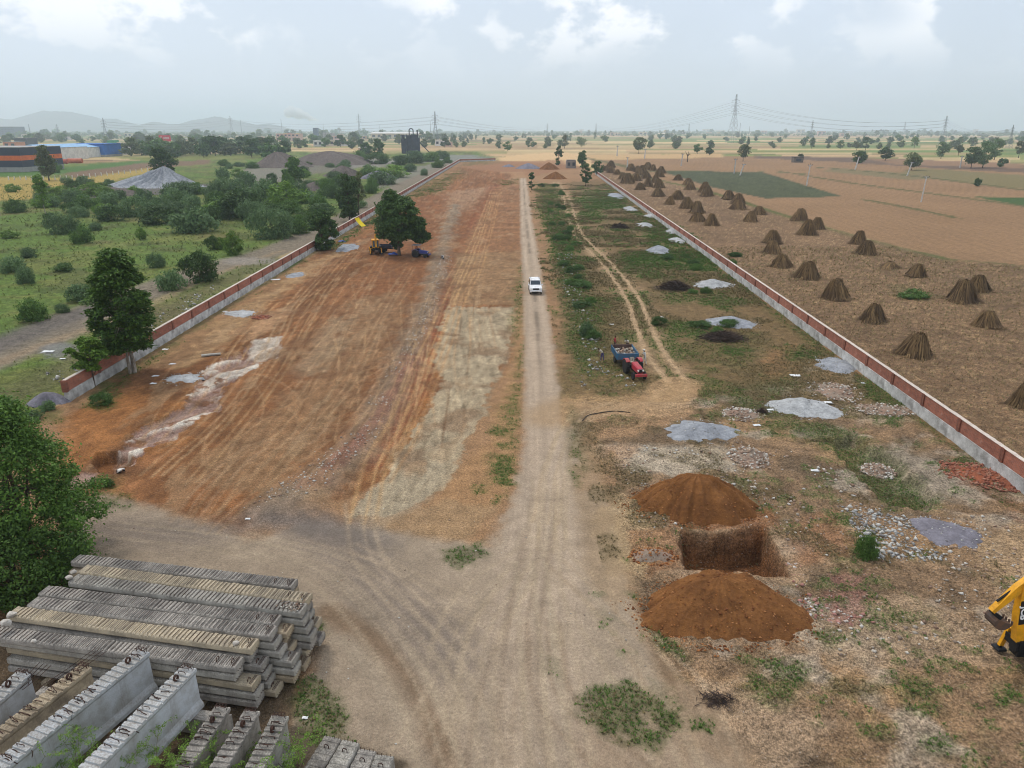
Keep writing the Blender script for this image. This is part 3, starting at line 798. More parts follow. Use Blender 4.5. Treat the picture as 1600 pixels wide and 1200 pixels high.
# grader ridges in the sand by the left wall, clods and rut shadows in the levelled earth
i, m = region(WP([(80, 760), (100, 640), (250, 570), (500, 405), (640, 310), (700, 300), (560, 420), (430, 560), (330, 640), (230, 720)]), .8, 1.0)
dg = GX[i] * .75 - GY[i] * .66
rg_ = .6 * vnoise(dg * 1.5, (GX[i] + GY[i]) * .12, 151) + .4 * vnoise(dg * 3.4, (GX[i] + GY[i]) * .25, 152)
C[i] *= (1 + m * .55 * (rg_ - .5))[:, None]; Z[i] += m * .10 * (rg_ - .5)
i, m = region(WP(red), .6, .8)
an_ = fbm(GX[i] * 1.6, GY[i] * .7, 1.1, 4, 161)
C[i] *= (1 + m * .75 * (an_ - .5))[:, None]; Z[i] += m * .10 * (an_ - .5)
sv = sstep(.58, .72, fbm(GX[i], GY[i], .28, 4, 163)); paint(i, m * sv, srgb(126, 92, 68), .5)
sv = sstep(.6, .72, fbm(GX[i] * 1.5, GY[i] * .5, .4, 4, 165)); paint(i, m * sv, srgb(184, 154, 122), .4)
i, m = region(WP(fore), .9, 1.2)
an_ = fbm(GX[i], GY[i], .9, 4, 171); C[i] *= (1 + m * .34 * (an_ - .5))[:, None]
GRAIN[i] = GRAIN[i] * (1 - m) + .12 * m
# muted, slightly darker earth
keep = np.clip(LEFT_FIELD, 0, 1)[:, None]
fm = np.zeros(len(GX), np.float32); fm[i] = m; fm = np.maximum(np.maximum(fm, M_TRACK), .75 * sstep(1, 8, GX) * (GX < 32 + GY * .031) * (GY < 60))[:, None]
lum = C.mean(1, keepdims=True); C[:] = (lum + (C - lum) * (1.10 - .04 * keep - .12 * fm)) * (.79 + .01 * keep) * np.array([1.0, .99, .95], np.float32)
# ---- fine relief
amp = .05 + .07 * (GRAIN > .7) + .05 * G + .03 * DRY
Z[:] += np.where(GY < 260, amp * (N_FINE - .5) * 2 + .06 * (N_MED - .5) + .05 * (N_TINY - .5) * (GRAIN > .55) * (GY < 90), 0) * (1 - .7 * M_TRACK)
Z[:] += np.where((GX > -30) & (GX < 4) & (GY < 150), .05 * (S_ALONG - .5), 0)

Vg = np.stack([GX, GY, Z], 1)
a = np.arange(NR - 1)[:, None] * NC + np.arange(NC - 1)[None, :]
Fg = np.stack([a, a + 1, a + NC + 1, a + NC], -1).reshape(-1, 4)
t = NT('earth')
ca = t.new('ShaderNodeAttribute', attribute_name='soil'); gr = t.new('ShaderNodeAttribute', attribute_name='grain').outputs['Fac']
pos = t.coord('World')
n1 = t.noise(pos, 1.1, 5, .62); n2 = t.noise(pos, 6.5, 4, .65); n3 = t.noise(t.map(pos, (1, .55, 1)), 21, 2, .6)
k = t.math('MULTIPLY', t.ramp(n1, .36, .64, .80, 1.20), t.math('MULTIPLY', t.ramp(n2, .38, .62, .70, 1.30), t.ramp(n3, .38, .62, .72, 1.28)))
k = t.math('ADD', 1.0, t.math('MULTIPLY', t.math('SUBTRACT', k, 1.0), t.math('ADD', .30, gr)))
peb = t.math('MAXIMUM', t.ramp(t.noise(pos, 9.0, 2, .5), .68, .71), t.math('MULTIPLY', t.ramp(t.noise(pos, 24.0, 1, .5), .68, .71), .8))
c = t.scale(ca.outputs['Color'], k)
c = t.mix(t.math('MULTIPLY', peb, t.math('MULTIPLY', gr, .5)), c, (.50, .44, .38))
t.col(c); t.rough(.95); t.b.inputs['Specular IOR Level'].default_value = .12
t.bump(t.math('ADD', t.math('MULTIPLY', n2, .6), t.math('ADD', n1, t.math('MULTIPLY', n3, .35))), .9, .22)
M_EARTH = t.m
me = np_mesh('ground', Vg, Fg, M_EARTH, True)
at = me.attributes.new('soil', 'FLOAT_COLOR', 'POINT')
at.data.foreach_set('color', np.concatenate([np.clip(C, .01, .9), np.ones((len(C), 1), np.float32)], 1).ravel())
at = me.attributes.new('grain', 'FLOAT', 'POINT'); at.data.foreach_set('value', GRAIN)
tag(obj('ground', me), kind='structure')

def ground_z(x, y):
    """height of the built ground at a place (nearest grid vertex)"""
    r = int(np.argmin(np.abs(RY - y))); px = x / RD[r] * F + 800
    c = int(np.argmin(np.abs(cols_px - px)))
    return float(Z[r * NC + c])
# ------------------------------------------------------------------ boundary walls
def m_brick(name, k=1.0):
    t = NT(name); o = t.coord('Object')
    sx = t.new('ShaderNodeSeparateXYZ'); t.l.new(o, sx.inputs[0])
    cb = t.new('ShaderNodeCombineXYZ'); t.l.new(t.math('ADD', sx.outputs[0], sx.outputs[1]), cb.inputs[0]); t.l.new(sx.outputs[2], cb.inputs[1])
    b = t.new('ShaderNodeTexBrick'); t.l.new(cb.outputs[0], b.inputs['Vector'])
    b.inputs['Scale'].default_value = 1.0; b.inputs['Brick Width'].default_value = .24; b.inputs['Row Height'].default_value = .085
    b.inputs['Mortar Size'].default_value = .011; b.inputs['Color1'].default_value = (*srgb(176, 100, 74), 1); b.inputs['Color2'].default_value = (*srgb(142, 78, 60), 1)
    b.inputs['Mortar'].default_value = (*srgb(150, 126, 112), 1)
    n = t.noise(o, 1.2, 4, .6); r = t.new('ShaderNodeObjectInfo').outputs['Random']
    c = t.scale(b.outputs['Color'], t.math('MULTIPLY', t.ramp(n, .3, .7, .72 * k, 1.15 * k), t.ramp(r, 0, 1, .82, 1.1)))
    c = t.mix(t.math('MULTIPLY', t.ramp(t.noise(o, 2.6, 3), .6, .75), .35), c, srgb(176, 160, 148))
    t.col(c); t.rough(.9); t.bump(b.outputs['Fac'], -.4, .01)
    return t.m
M_BRICK = m_brick('red_brickwork', 1.06); M_PIER = m_brick('red_brick_piers', .72)
M_PLINTH = m_two('grey_plastered_stone', srgb(202, 200, 196), srgb(146, 143, 138), 1.3, .9, .7, .05)
M_COPING = m_two('pale_mortar_coping', srgb(208, 196, 184), srgb(184, 168, 154), 2.0, .9, .4, .02)

def wall(name, label, p0, p1, bay, ph, bh, face, gaps=0):
    """brick panels between piers on a plastered plinth with a mortar coping; face +1/-1: plinth proud to that side"""
    p0 = Vector((*p0, 0)); p1 = Vector((*p1, 0)); L = (p1 - p0).length; n = max(1, round(L / bay)); bl = L / n
    ang = math.atan2((p1 - p0).y, (p1 - p0).x)
    root = thing(name, label, 'wall', p0, ang)
    pan = MB().box((bl / 2, 0, ph + bh / 2), (bl - .36, .23, bh)).build('brick_panel', M_BRICK, root)
    pier = MB().box((0, 0, ph + bh / 2), (.38, .42, bh + .012)).build('brick_pier', M_PIER, root)
    prof = []
    N = 14; b = MB()
    r2 = random.Random(int(L * 10))
    rings = []
    for k in range(N + 1):
        x = bl * k / N
        rings.append([(x, -.24, -.3), (x, .24 + .05 * math.sin(k * 1.7) * 0, -.3), (x, .21, ph - .02), (x, -.21, ph - .02)])
    plinths = []
    for v in range(5):
        b = MB(); rg = []
        for k in range(N + 1):
            x = bl * k / N; j = (0 if k in (0, N) else r2.uniform(-.035, .035)); g = (0 if k in (0, N) else r2.uniform(-.05, .03))
            rg.append([(x, -.27 - j, -.3), (x, .27 + j, -.3), (x, .24 + j * .6, ph * .5 + g), (x, .2, ph), (x, -.2, ph), (x, -.24 - j * .6, ph * .5 + g)])
        b.loft(rg); o = b.build('plinth', M_PLINTH, root)
        plinths.append(o)
    copes = []
    for v in range(4):
        b = MB(); rg = []
        for k in range(N + 1):
            x = bl * k / N; j = r2.uniform(-.012, .014) if 0 < k < N else 0
            rg.append([(x, -.17, ph + bh), (x, .17, ph + bh), (x, .13 + j, ph + bh + .05 + j), (x, -.13 - j, ph + bh + .05 + j)])
        b.loft(rg); copes.append(b.build('coping', M_COPING, root))
    used = set()
    for k in range(n):
        for src, off in ((pan, 0), (pier, 0), (r2.choice(plinths), 0), (r2.choice(copes), 0)):
            if src not in used: o = src; used.add(src)
            else: o = src.copy(); COL.objects.link(o); o.parent = root
            o.location = (bl * k, 0, r2.uniform(-.012, .012) if src is not pan else 0)
    for s in plinths + copes:
        if s not in used: bpy.data.objects.remove(s)
    e = pier.copy(); COL.objects.link(e); e.parent = root; e.location = (L, 0, 0)
    return root
wall('boundary_wall', 'long red brick wall on grey plinth beside the green scrubland', (-39.5, 60.2), (-39.6, 570.8), 5.3, .92, 1.05, 1)
wall('boundary_wall', 'short far brick wall closing the plot between scrubland and sand', (-39.0, 571.2), (-13.2, 592), 5.3, .92, 1.05, 1)
wall('boundary_wall', 'red brick wall on grey plinth along the stook field', (33.55, 24.0), (45.6, 411), 5.42, .95, 1.05, -1)

# ------------------------------------------------------------------ precast concrete stack
def m_conc(name, c1, c2, dark, stain=.5, streak=True):
    t = NT(name); o = t.coord('Object')
    n1 = t.noise(o, 1.4, 6, .65); n2 = t.noise(o, 17, 4, .6)
    st = t.noise(t.map(o, (7, 7, .35)), 1.0, 4, .6)
    r = t.new('ShaderNodeObjectInfo').outputs['Random']
    nz = t.new('ShaderNodeSeparateXYZ'); t.l.new(t.new('ShaderNodeNewGeometry').outputs['Normal'], nz.inputs[0])
    up = t.ramp(nz.outputs[2], .4, .8)
    c = t.mix(t.ramp(n1, .35, .65), c1, c2)
    f = t.math('MULTIPLY', t.ramp(t.math('ADD', n1, t.math('MULTIPLY', n2, .5)), .66, .92), stain)
    c = t.mix(f, c, dark)
    c = t.mix(t.math('MULTIPLY', t.ramp(st, .55, .75), .45 if streak else 0), c, dark)
    c = t.mix(t.math('MULTIPLY', up, t.math('MULTIPLY', t.ramp(n2, .38, .6), .6)), c, dark)
    c = t.scale(c, t.ramp(r, 0, 1, .82, 1.1))
    t.col(c); t.rough(.92); t.bump(t.math('ADD', n2, n1), .5, .015)
    return t.m
M_CREAM = m_conc('concrete_cream', srgb(196, 180, 152), srgb(172, 158, 134), srgb(120, 110, 98), .4)
M_GREY = m_conc('concrete_weathered', srgb(176, 168, 157), srgb(144, 138, 130), srgb(90, 85, 80), .6)
M_PALE = m_conc('concrete_pale', srgb(186, 180, 168), srgb(156, 150, 140), srgb(92, 86, 80), .5)
M_TAN = m_conc('concrete_tan', srgb(188, 170, 142), srgb(160, 144, 120), srgb(96, 84, 72), .5)
M_GIRD = m_conc('concrete_girder', srgb(190, 193, 195), srgb(172, 172, 168), srgb(124, 113, 102), .25)
M_STEEL = m_two('rusty_rebar', srgb(84, 56, 44), srgb(48, 38, 34), 6, .8, .2, .01)

BD = Vector((-.984, .18, 0)).normalized(); BN = Vector((-.18, -.984, 0)).normalized()
B_ANG = math.atan2(BD.y, BD.x)
def at_bn(b, n, z): return Vector((BD.x * b + BN.x * n, BD.y * b + BN.y * n, z))
BW, BH, BL = .72, .36, 11.8
def beam_mesh(name, L, seed, grooved, tilt_end=.12):
    r = random.Random(seed); b = MB()
    if grooved:
        x = 0; rg = []
        hw = BW / 2
        def ring(x, dz, j):
            return [(x, -hw * .78, 0), (x, hw * .78, 0), (x, hw, .10), (x, hw, BH - .05 + dz), (x, hw * .86 + j, BH + dz), (x, -hw * .86 + j, BH + dz), (x, -hw, BH - .05 + dz), (x, -hw, .10)]
        rg.append(ring(0, 0, 0))
        while x < L - .3:
            p = r.uniform(.17, .23); j = r.uniform(-.02, .02); d = r.uniform(-.012, .012)
            rg += [ring(x + .02, d, j), ring(x + p - .055, d, j), ring(x + p - .045, -.055, j), ring(x + p - .005, -.055, j)]
            x += p
        rg.append(ring(L, 0, 0))
        b.loft(rg)
    else:
        hw = BW / 2
        def ring(x): 
            j = r.uniform(-.006, .006)
            return [(x, -hw * .78, 0), (x, hw * .78, 0), (x, hw + j, .10), (x, hw + j, BH - .05), (x, hw * .86, BH), (x, -hw * .86, BH), (x, -hw - j, BH - .05), (x, -hw - j, .10)]
        b.loft([ring(L * k / 8) for k in range(9)])
    return b
def hook(b, x, y, z, h=.14, w=.09, r=.018):
    b.tube([(x, y - w, z - .03), (x, y - w, z + h * .6), (x, y - w * .4, z + h), (x, y + w * .4, z + h), (x, y + w, z + h * .6), (x, y + w, z - .03)], r, 5)
GM = [beam_mesh('beam', BL, 40 + k, True) for k in range(3)]
columns = [(-26.6, 2.5, 15.45, 'G', 'dark weathered concrete beam at the back of the stack'),
           (-25.35, 2.75, 14.1, 'C', 'cream concrete beam on top of stack, second from the back'),
           (-24.57, 2.75, 13.97, 'P', 'pale concrete beam on top of stack with rubble on its end'),
           (-23.85, 2.58, 14.85, 'G', 'dark grey beam on the stack just before the rubble-topped pale one'),
           (-23.09, 2.58, 14.68, 'G', 'dark grey stack beam with tan side face behind the bright cream beam'),
           (-22.27, 2.5, 15.1, 'C', 'bright cream beam on top of stack near the front edge'),
           (-21.44, 2.22, 15.35, 'G', 'frontmost grey beam on the stack behind the deep girders')]
MATS = {'G': M_GREY, 'C': M_CREAM, 'P': M_PALE, 'T': M_TAN}
GB = {}; PL = {}
r0 = random.Random(12)
def beam(loc, ang, mat, grooved, seed, label, group=None, L=BL):
    root = thing('concrete_beam', label, 'beam', loc, ang, group)
    key = (grooved, seed % 3, mat.name)
    if key not in GB:
        bb = beam_mesh('body', L, seed, grooved)
        o = bb.build('body', mat, root); GB[key] = o.data
        h = MB()
        for x in (.28, .95): hook(h, x, r0.uniform(-.1, .1), BH)
        for y in (-.2, -.07, .07, .2):
            h.tube([(-.06, y, .09), (.1, y, .09)], .012, 4)
        for x in (.10, .17):
            h.tube([(x, -.27, BH - .01), (x, -.24, BH + .03), (x, .24, BH + .03), (x, .27, BH - .01)], .012, 4)
        GB[key + ('h',)] = tag(h.build('lifting_loops', M_STEEL, root), kind='stuff').data
        if grooved:
            s = MB(); x = .25
            while x < L - .3:
                s.tube([(x, -.30, BH - .05), (x, -.26, BH + .012), (x, .26, BH + .012), (x, .30, BH - .05)], .011, 3, False); x += .2
            GB[key + ('s',)] = tag(s.build('tie_bars', M_STEEL, root), kind='stuff').data
    else:
        obj('body', GB[key], root); tag(obj('lifting_loops', GB[key + ('h',)], root), kind='stuff')
        if grooved: tag(obj('tie_bars', GB[key + ('s',)], root), kind='stuff')
    return root
# the beam runs from its right end (local x = 0) leftwards along BD
for ci, (nf, zt, b0, mk, lab) in enumerate(columns):
    nl = int(zt // .415)
    for L in range(nl):
        zb = zt - BH - L * .415
        top = L == 0
        sh = 0 if top else -r0.uniform(-.15, .5) - .17 * min(L, 4) * (1 if ci > 2 else .3)
        if L == 1 and ci in (5, 6): sh = .12
        mat = MATS[mk] if top else MATS[r0.choice('TTPGPC')]
        beam(at_bn(b0 + sh, nf - BW / 2, zb), B_ANG + r0.uniform(-.02, .02), mat, top, ci * 7 + L + 1,
             lab if top else f'concrete beam end in the stack, {["rearmost", "second", "third", "fourth", "fifth", "sixth", "frontmost"][ci]} column, {["", "second", "third", "fourth", "fifth", "sixth"][L]} layer from top',
             'stack of precast beams' if top else 'beams in the lower layers of the stack')
# bearers on the ground under the stack
for b0 in (17.2, 24.5):
    p0 = at_bn(b0, -27.2, 0); p1 = at_bn(b0, -21.2, 0)
    bb = MB(); bb.box((0, 0, .04), ((p1 - p0).length, .3, .34))
    o = bb.build('timber_bearer', M_TAN, None, loc=(p0 + p1) / 2); o.rotation_euler.z = math.atan2((p1 - p0).y, (p1 - p0).x)
    tag(o, ('concrete bearer under the right half of the beam stack' if b0 < 20 else 'concrete bearer under the left half of the beam stack'), 'bearer', 'bearers under the stack')
# small stones lying on the beams
M_STONE = m_two('pale_stone', srgb(198, 192, 182), srgb(160, 150, 138), 4, .9, .5, .03)
def rock_mesh(name, seed, r=.5, sub=2, flat=.7):
    bm = bmesh.new(); bmesh.ops.create_icosphere(bm, subdivisions=sub, radius=r); rr_ = random.Random(seed)
    ax = [Vector((rr_.uniform(-1, 1), rr_.uniform(-1, 1), rr_.uniform(-1, 1))).normalized() for _ in range(7)]
    for v in bm.verts:
        d = v.co.normalized(); k = 1
        for a_ in ax:
            h = d.dot(a_)
            if h > .55: k = min(k, .62 / h + .05)
        v.co = d * r * k * (1 + rr_.uniform(-.03, .03)); v.co.z *= flat
    me = bpy.data.meshes.new(name); bm.to_mesh(me); bm.free(); return me
for px, py, z, s, lab in ((115, 893, 2.75, .17, 'round white stone at the far end of the second top beam'), (108, 902, 2.75, .19, 'round white stone at the far end of the pale top beam'),
                     (18, 960, 2.5, .22, 'white stone at the left end of the bright cream beam'), (8, 974, 2.5, .25, 'larger white stone by the left frame edge on the cream beam'),
                     (369, 1004, 2.5, .16, 'small white stone near the loop of the bright cream beam'), (52, 1002, 2.22, .13, 'white pebble lying on the frontmost grey stack beam')):
    me = rock_mesh('stone', int(px), s, 2, .75); me.materials.append(M_STONE)
    x, y = W(px, py, z + s * .5); tag(obj('stone', me, None, (x, y, z + s * .45)), lab, 'stone')
# rubble on the pale beam's end
def stones_np(Cn, S, seed, flat=.7):
    """many small faceted stones: jittered octahedra"""
    g = np.random.default_rng(seed); n = len(Cn)
    base = np.array([(1, 0, 0), (-1, 0, 0), (0, 1, 0), (0, -1, 0), (0, 0, 1), (0, 0, -1)], float)
    T = np.array([(0, 2, 4), (2, 1, 4), (1, 3, 4), (3, 0, 4), (2, 0, 5), (1, 2, 5), (3, 1, 5), (0, 3, 5)])
    a = g.uniform(0, 2 * PI, n); ca, sa = np.cos(a), np.sin(a)
    k = base[None] * g.uniform(.55, 1.3, (n, 6, 1)) + g.normal(0, .16, (n, 6, 3))
    k[:, :, 2] *= flat
    x = k[:, :, 0] * ca[:, None] - k[:, :, 1] * sa[:, None]; y = k[:, :, 0] * sa[:, None] + k[:, :, 1] * ca[:, None]
    V = np.stack([x, y, k[:, :, 2]], -1) * S[:, None, None] + Cn[:, None, :]
    Fc = T[None] + (np.arange(n) * 6)[:, None, None]
    return V.reshape(-1, 3), Fc.reshape(-1, 3)
def m_rubble(name, cs):
    t = NT(name); r = t.new('ShaderNodeNewGeometry').outputs['Random Per Island']
    rp = t.new('ShaderNodeValToRGB'); t.l.new(r, rp.inputs[0]); e = rp.color_ramp; e.interpolation = 'CONSTANT'
    while len(e.elements) < len(cs): e.elements.new(.5)
    for i, c in enumerate(cs): e.elements[i].position = i / len(cs); e.elements[i].color = (*c, 1)
    t.col(t.scale(rp.outputs[0], t.ramp(t.noise(t.coord('World'), 14, 3), .3, .7, .8, 1.15))); t.rough(.95)
    return t.m
M_RUB = m_rubble('mixed_rubble', [srgb(196, 186, 172), srgb(160, 148, 134), srgb(166, 140, 118), srgb(140, 122, 106), srgb(198, 192, 182), srgb(140, 114, 96)])
q = np.array([at_bn(13.97 + .15 + abs(rng.normal(0, .5)), -24.57 - .36 + rng.normal(0, .2), 2.77 + abs(rng.normal(0, .03))) for _ in range(110)])
V, Fc = stones_np(q, rng.uniform(.02, .07, 110), 3)
tag(obj('rubble', np_mesh('rubble', V, Fc, M_RUB)), 'broken mortar crumbs on the end of the pale top beam', 'rubble', kind='stuff')

# ---- deep girders in front of the stack
def girder(px, py, zt, depth, px2, py2, label, L=12, tw=.66, mat=None, hooks=True):
    p = Vector((*W(px, py, zt), 0)); q_ = Vector((*W(px2, py2, zt), 0)); d = (q_ - p).normalized()
    ang = math.atan2(d.y, d.x)
    root = thing('concrete_girder', label, 'girder', (p.x, p.y, zt - depth), ang, 'deep girders lying in front of the stack')
    h = tw / 2; D = depth
    prof = [(-h * 1.2, 0), (h * 1.2, 0), (h * 1.2, .16), (h * .78, .36), (h * .72, D - .30), (h, D - .14), (h, D), (-h, D), (-h, D - .14), (-h * .72, D - .30), (-h * .78, .36), (-h * 1.2, .16)]
    b = MB(); rg = []; r = random.Random(int(px)); x = 0
    # axis x, origin at the right-hand (viewer side) top edge: girder lies to the local side
    def ring(x, dz, hl=1): return [(x, u * hl, w + (dz if w == D else 0)) for u, w in prof]
    rg.append(ring(0, 0, 1.0)); rg.append(ring(.25, 0, 1.0)); x = .3
    while x < L:
        rg += [ring(x, r.uniform(-.015, .015)), ring(x + .17, r.uniform(-.015, .015)), ring(x + .185, -.06), ring(x + .25, -.06)]; x += .27
    rg.append(ring(L, 0)); b.loft(rg)
    b.build('body', mat or M_GIRD, root)
    st = MB(); st.tube([(0, -h * .72, D - .06), (.0, -h * .7, D + .13), (0, -h * .15, D + .16), (.03, h * .2, D + .15), (.02, h * .7, D + .12), (0, h * .72, D - .06)], .017, 4)
    st2 = MB(); st2.tube([(0, -h * .6, D - .06), (.05, -h * .55, D + .14), (.0, h * .25, D + .11), (-.02, h * .3, D - .06)], .017, 4)
    ms = [st.build('stirrup', M_STEEL, root), st2.build('stirrup', M_STEEL, root)]
    ms[0].location = (.12, 0, 0); ms[1].location = (.40, .03, 0)
    x = .62; k = 0
    while x < min(L, 8.5) - .3:
        o = ms[k % 2].copy(); COL.objects.link(o); o.parent = root
        o.location = (x + r.uniform(-.03, .03), r.uniform(-.05, .05), r.uniform(-.05, .01)); o.rotation_euler = (0, r.uniform(-.5, .5), r.uniform(-.25, .25)); x += .225; k += 1
    e = MB()
    for y in (-h * .6, -h * .2, h * .2, h * .6):
        e.tube([(.02, y, D - .25), (.02, y, D + .17), (.20, y, D + .17)], .013, 4)
    e.tube([(.02, -h * .7, D + .17), (.02, h * .7, D + .17)], .013, 4); e.tube([(.20, -h * .7, D + .17), (.20, h * .7, D + .17)], .013, 4)
    e.build('end_reinforcement', M_STEEL, root)
    lp = MB()
    for dy in (-.03, .0, .03):
        lp.tube([(.75 + .1 * math.cos(g), dy, D + .09 + .12 * math.sin(g)) for g in np.linspace(0, 2 * PI, 10)], .025, 5)
    lp.build('lifting_loop', M_STEEL, root)
    return root
girder(38, 1050, 2.6, 1.8, -60, 1135, 'leftmost deep concrete girder cut by the frame edge', 9)
girder(134, 1040, 2.62, .95, -22, 1162, 'shallow tan girder with long bar mesh on its top', 9, .6, M_TAN)
girder(224, 1016, 2.72, 1.85, 5, 1190, 'deep pale girder reaching highest against the stack', 10)
girder(296, 1042, 2.68, 1.85, 140, 1196, 'deep pale girder with smooth bright side next to the void', 10)
girder(348, 1104, 1.95, 1.85, 290, 1190, 'grey girder behind thorn twigs just past the dark void', 8, .62, M_GREY)
girder(394, 1110, 1.97, 1.85, 346, 1190, 'grey girder between two others under the thorn twigs', 8, .62, M_GREY)
girder(438, 1118, 1.97, 1.9, 402, 1190, 'pale girder nearest the weedy gap with clean end face', 8, .66, M_PALE)
for k, (px, py, px2, py2, zt, mt, lab) in enumerate(((520, 1152, 490, 1200, .8, M_GREY, 'low grey beam at the bottom edge, left of the white one'), (548, 1158, 524, 1200, .86, M_PALE, 'low white beam at the bottom edge with a dark stain'),
                    (574, 1172, 556, 1210, .72, M_GREY, 'low brown-grey beam at the bottom edge between two white ones'), (601, 1180, 588, 1215, .84, M_PALE, 'low white beam at the bottom edge nearest the track'))):
    p = Vector((*W(px, py, zt), zt - .5)); q_ = Vector((*W(px2, py2, zt), zt - .5)); d = q_ - p
    root = thing('concrete_beam', lab, 'beam', p, math.atan2(d.y, d.x), 'low beams at the bottom edge')
    bb = MB(); rg = []; r = random.Random(k); x = 0
    def ring(x, dz): return [(x, -.36, -.36), (x, .36, -.36), (x, .36, .46 + dz), (x, .32, .5 + dz), (x, -.32, .5 + dz), (x, -.36, .46 + dz)]
    while x < 7: rg += [ring(x, r.uniform(-.01, .01)), ring(x + .2, r.uniform(-.01, .01)), ring(x + .22, -.03), ring(x + .27, -.03)]; x += .29
    bb.loft(rg); bb.build('body', mt, root)
    h = MB(); hook(h, .5, 0, .5); hook(h, 1.6, .05, .5)
    for y in (-.25, -.1, .1, .25): h.tube([(.04, y, .4), (.03, y, .62)], .012, 4)
    tag(h.build('lifting_loops', M_STEEL, root), kind='stuff')
# cross bearers carrying the raised girders
for n_, b0, zt in ((-20.2, 19.4, .84), (-17.0, 19.6, .84)):
    c_ = at_bn(b0, n_, .35); bb = MB(); bb.box((0, 0, .1), (8.6, .5, .76)); o = bb.build('concrete_bearer', M_GREY, None, loc=c_); o.rotation_euler.z = B_ANG
    tag(o, ('concrete bearer below the raised girders, close to the stack' if n_ < -19 else 'concrete bearer below the raised girders, nearer the bottom edge'), 'bearer', 'bearers below the girders')
# loose reinforcing bars leaning between girders and stack
for (a_, b_, lab) in (((150, 1012, 2.9), (60, 1075, 2.4), 'thin rusty bars slanting from the stack to the shallow girder'), ((62, 1035, 2.9), (20, 1075, 2.3), 'thin rusty bars by the leftmost girder end')):
    bb = MB()
    for j in range(4):
        p = W(a_[0] + j * 6, a_[1] + j * 1.5, a_[2]); q_ = W(b_[0] + j * 5, b_[1] + j, b_[2])
        bb.tube([(*p, a_[2]), ((p[0] + q_[0]) / 2, (p[1] + q_[1]) / 2, (a_[2] + b_[2]) / 2 - .05), (*q_, b_[2])], .014, 4)
    tag(bb.build('loose_rebar', M_STEEL), lab, 'rebar')
# ------------------------------------------------------------------ vegetation
ML_DARK = m_leaf('leaf_dark', srgb(58, 84, 38), srgb(84, 112, 52), srgb(44, 68, 32))
ML_MID = m_leaf('leaf_mid', srgb(72, 102, 44), srgb(98, 128, 58), srgb(56, 84, 38))
ML_NEAR = m_leaf('leaf_near', srgb(62, 90, 36), srgb(98, 130, 52), srgb(44, 70, 30))
ML_BRIGHT = m_leaf('leaf_bright', srgb(92, 126, 46), srgb(124, 154, 62), srgb(70, 104, 40))
ML_OLIVE = m_leaf('leaf_olive', srgb(88, 100, 60), srgb(112, 120, 76), srgb(70, 82, 50))
ML_BLUE = m_leaf('leaf_greygreen', srgb(80, 106, 66), srgb(108, 132, 84), srgb(62, 86, 52))
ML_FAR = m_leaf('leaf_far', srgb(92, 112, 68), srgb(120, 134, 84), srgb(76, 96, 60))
ML_DRYG = m_leaf('leaf_dry', srgb(110, 98, 64), srgb(140, 124, 84), srgb(88, 82, 54), .15)
ML_WEED = m_leaf('weed', srgb(64, 92, 40), srgb(104, 132, 60), srgb(84, 108, 48))
ML_MEADOW = m_leaf('meadow_blade', srgb(104, 116, 62), srgb(126, 134, 76), srgb(92, 104, 54))
ML_STRAW = m_leaf('straw_weed', srgb(112, 100, 66), srgb(146, 130, 90), srgb(92, 86, 56), .1)
M_BARK = m_two('bark', srgb(104, 88, 72), srgb(70, 58, 48), 3, .95, .7, .04, stretch=(3, 3, .6))
M_BARKP = m_two('bark_pale', srgb(176, 166, 152), srgb(116, 104, 92), 3, .95, .6, .04, stretch=(3, 3, .8))

def unit(v): return v / np.maximum(np.linalg.norm(v, axis=1, keepdims=True), 1e-9)
def leaf_np(Cn, Nrm, S, g, asp=.5, along=None):
    """rhombic leaves: centres, normals, lengths"""
    n = len(Cn); Nrm = unit(Nrm)
    a = g.normal(size=(n, 3)) if along is None else along + .25 * g.normal(size=(n, 3))
    T = unit(a - (a * Nrm).sum(1, keepdims=True) * Nrm); B = np.cross(Nrm, T)
    l = S[:, None] * .5; w = l * asp
    bend = Nrm * l * .18
    V = np.stack([Cn - T * l - bend, Cn + B * w, Cn + T * l - bend, Cn - B * w], 1).reshape(-1, 3)
    return V, np.arange(n * 4).reshape(n, 4)

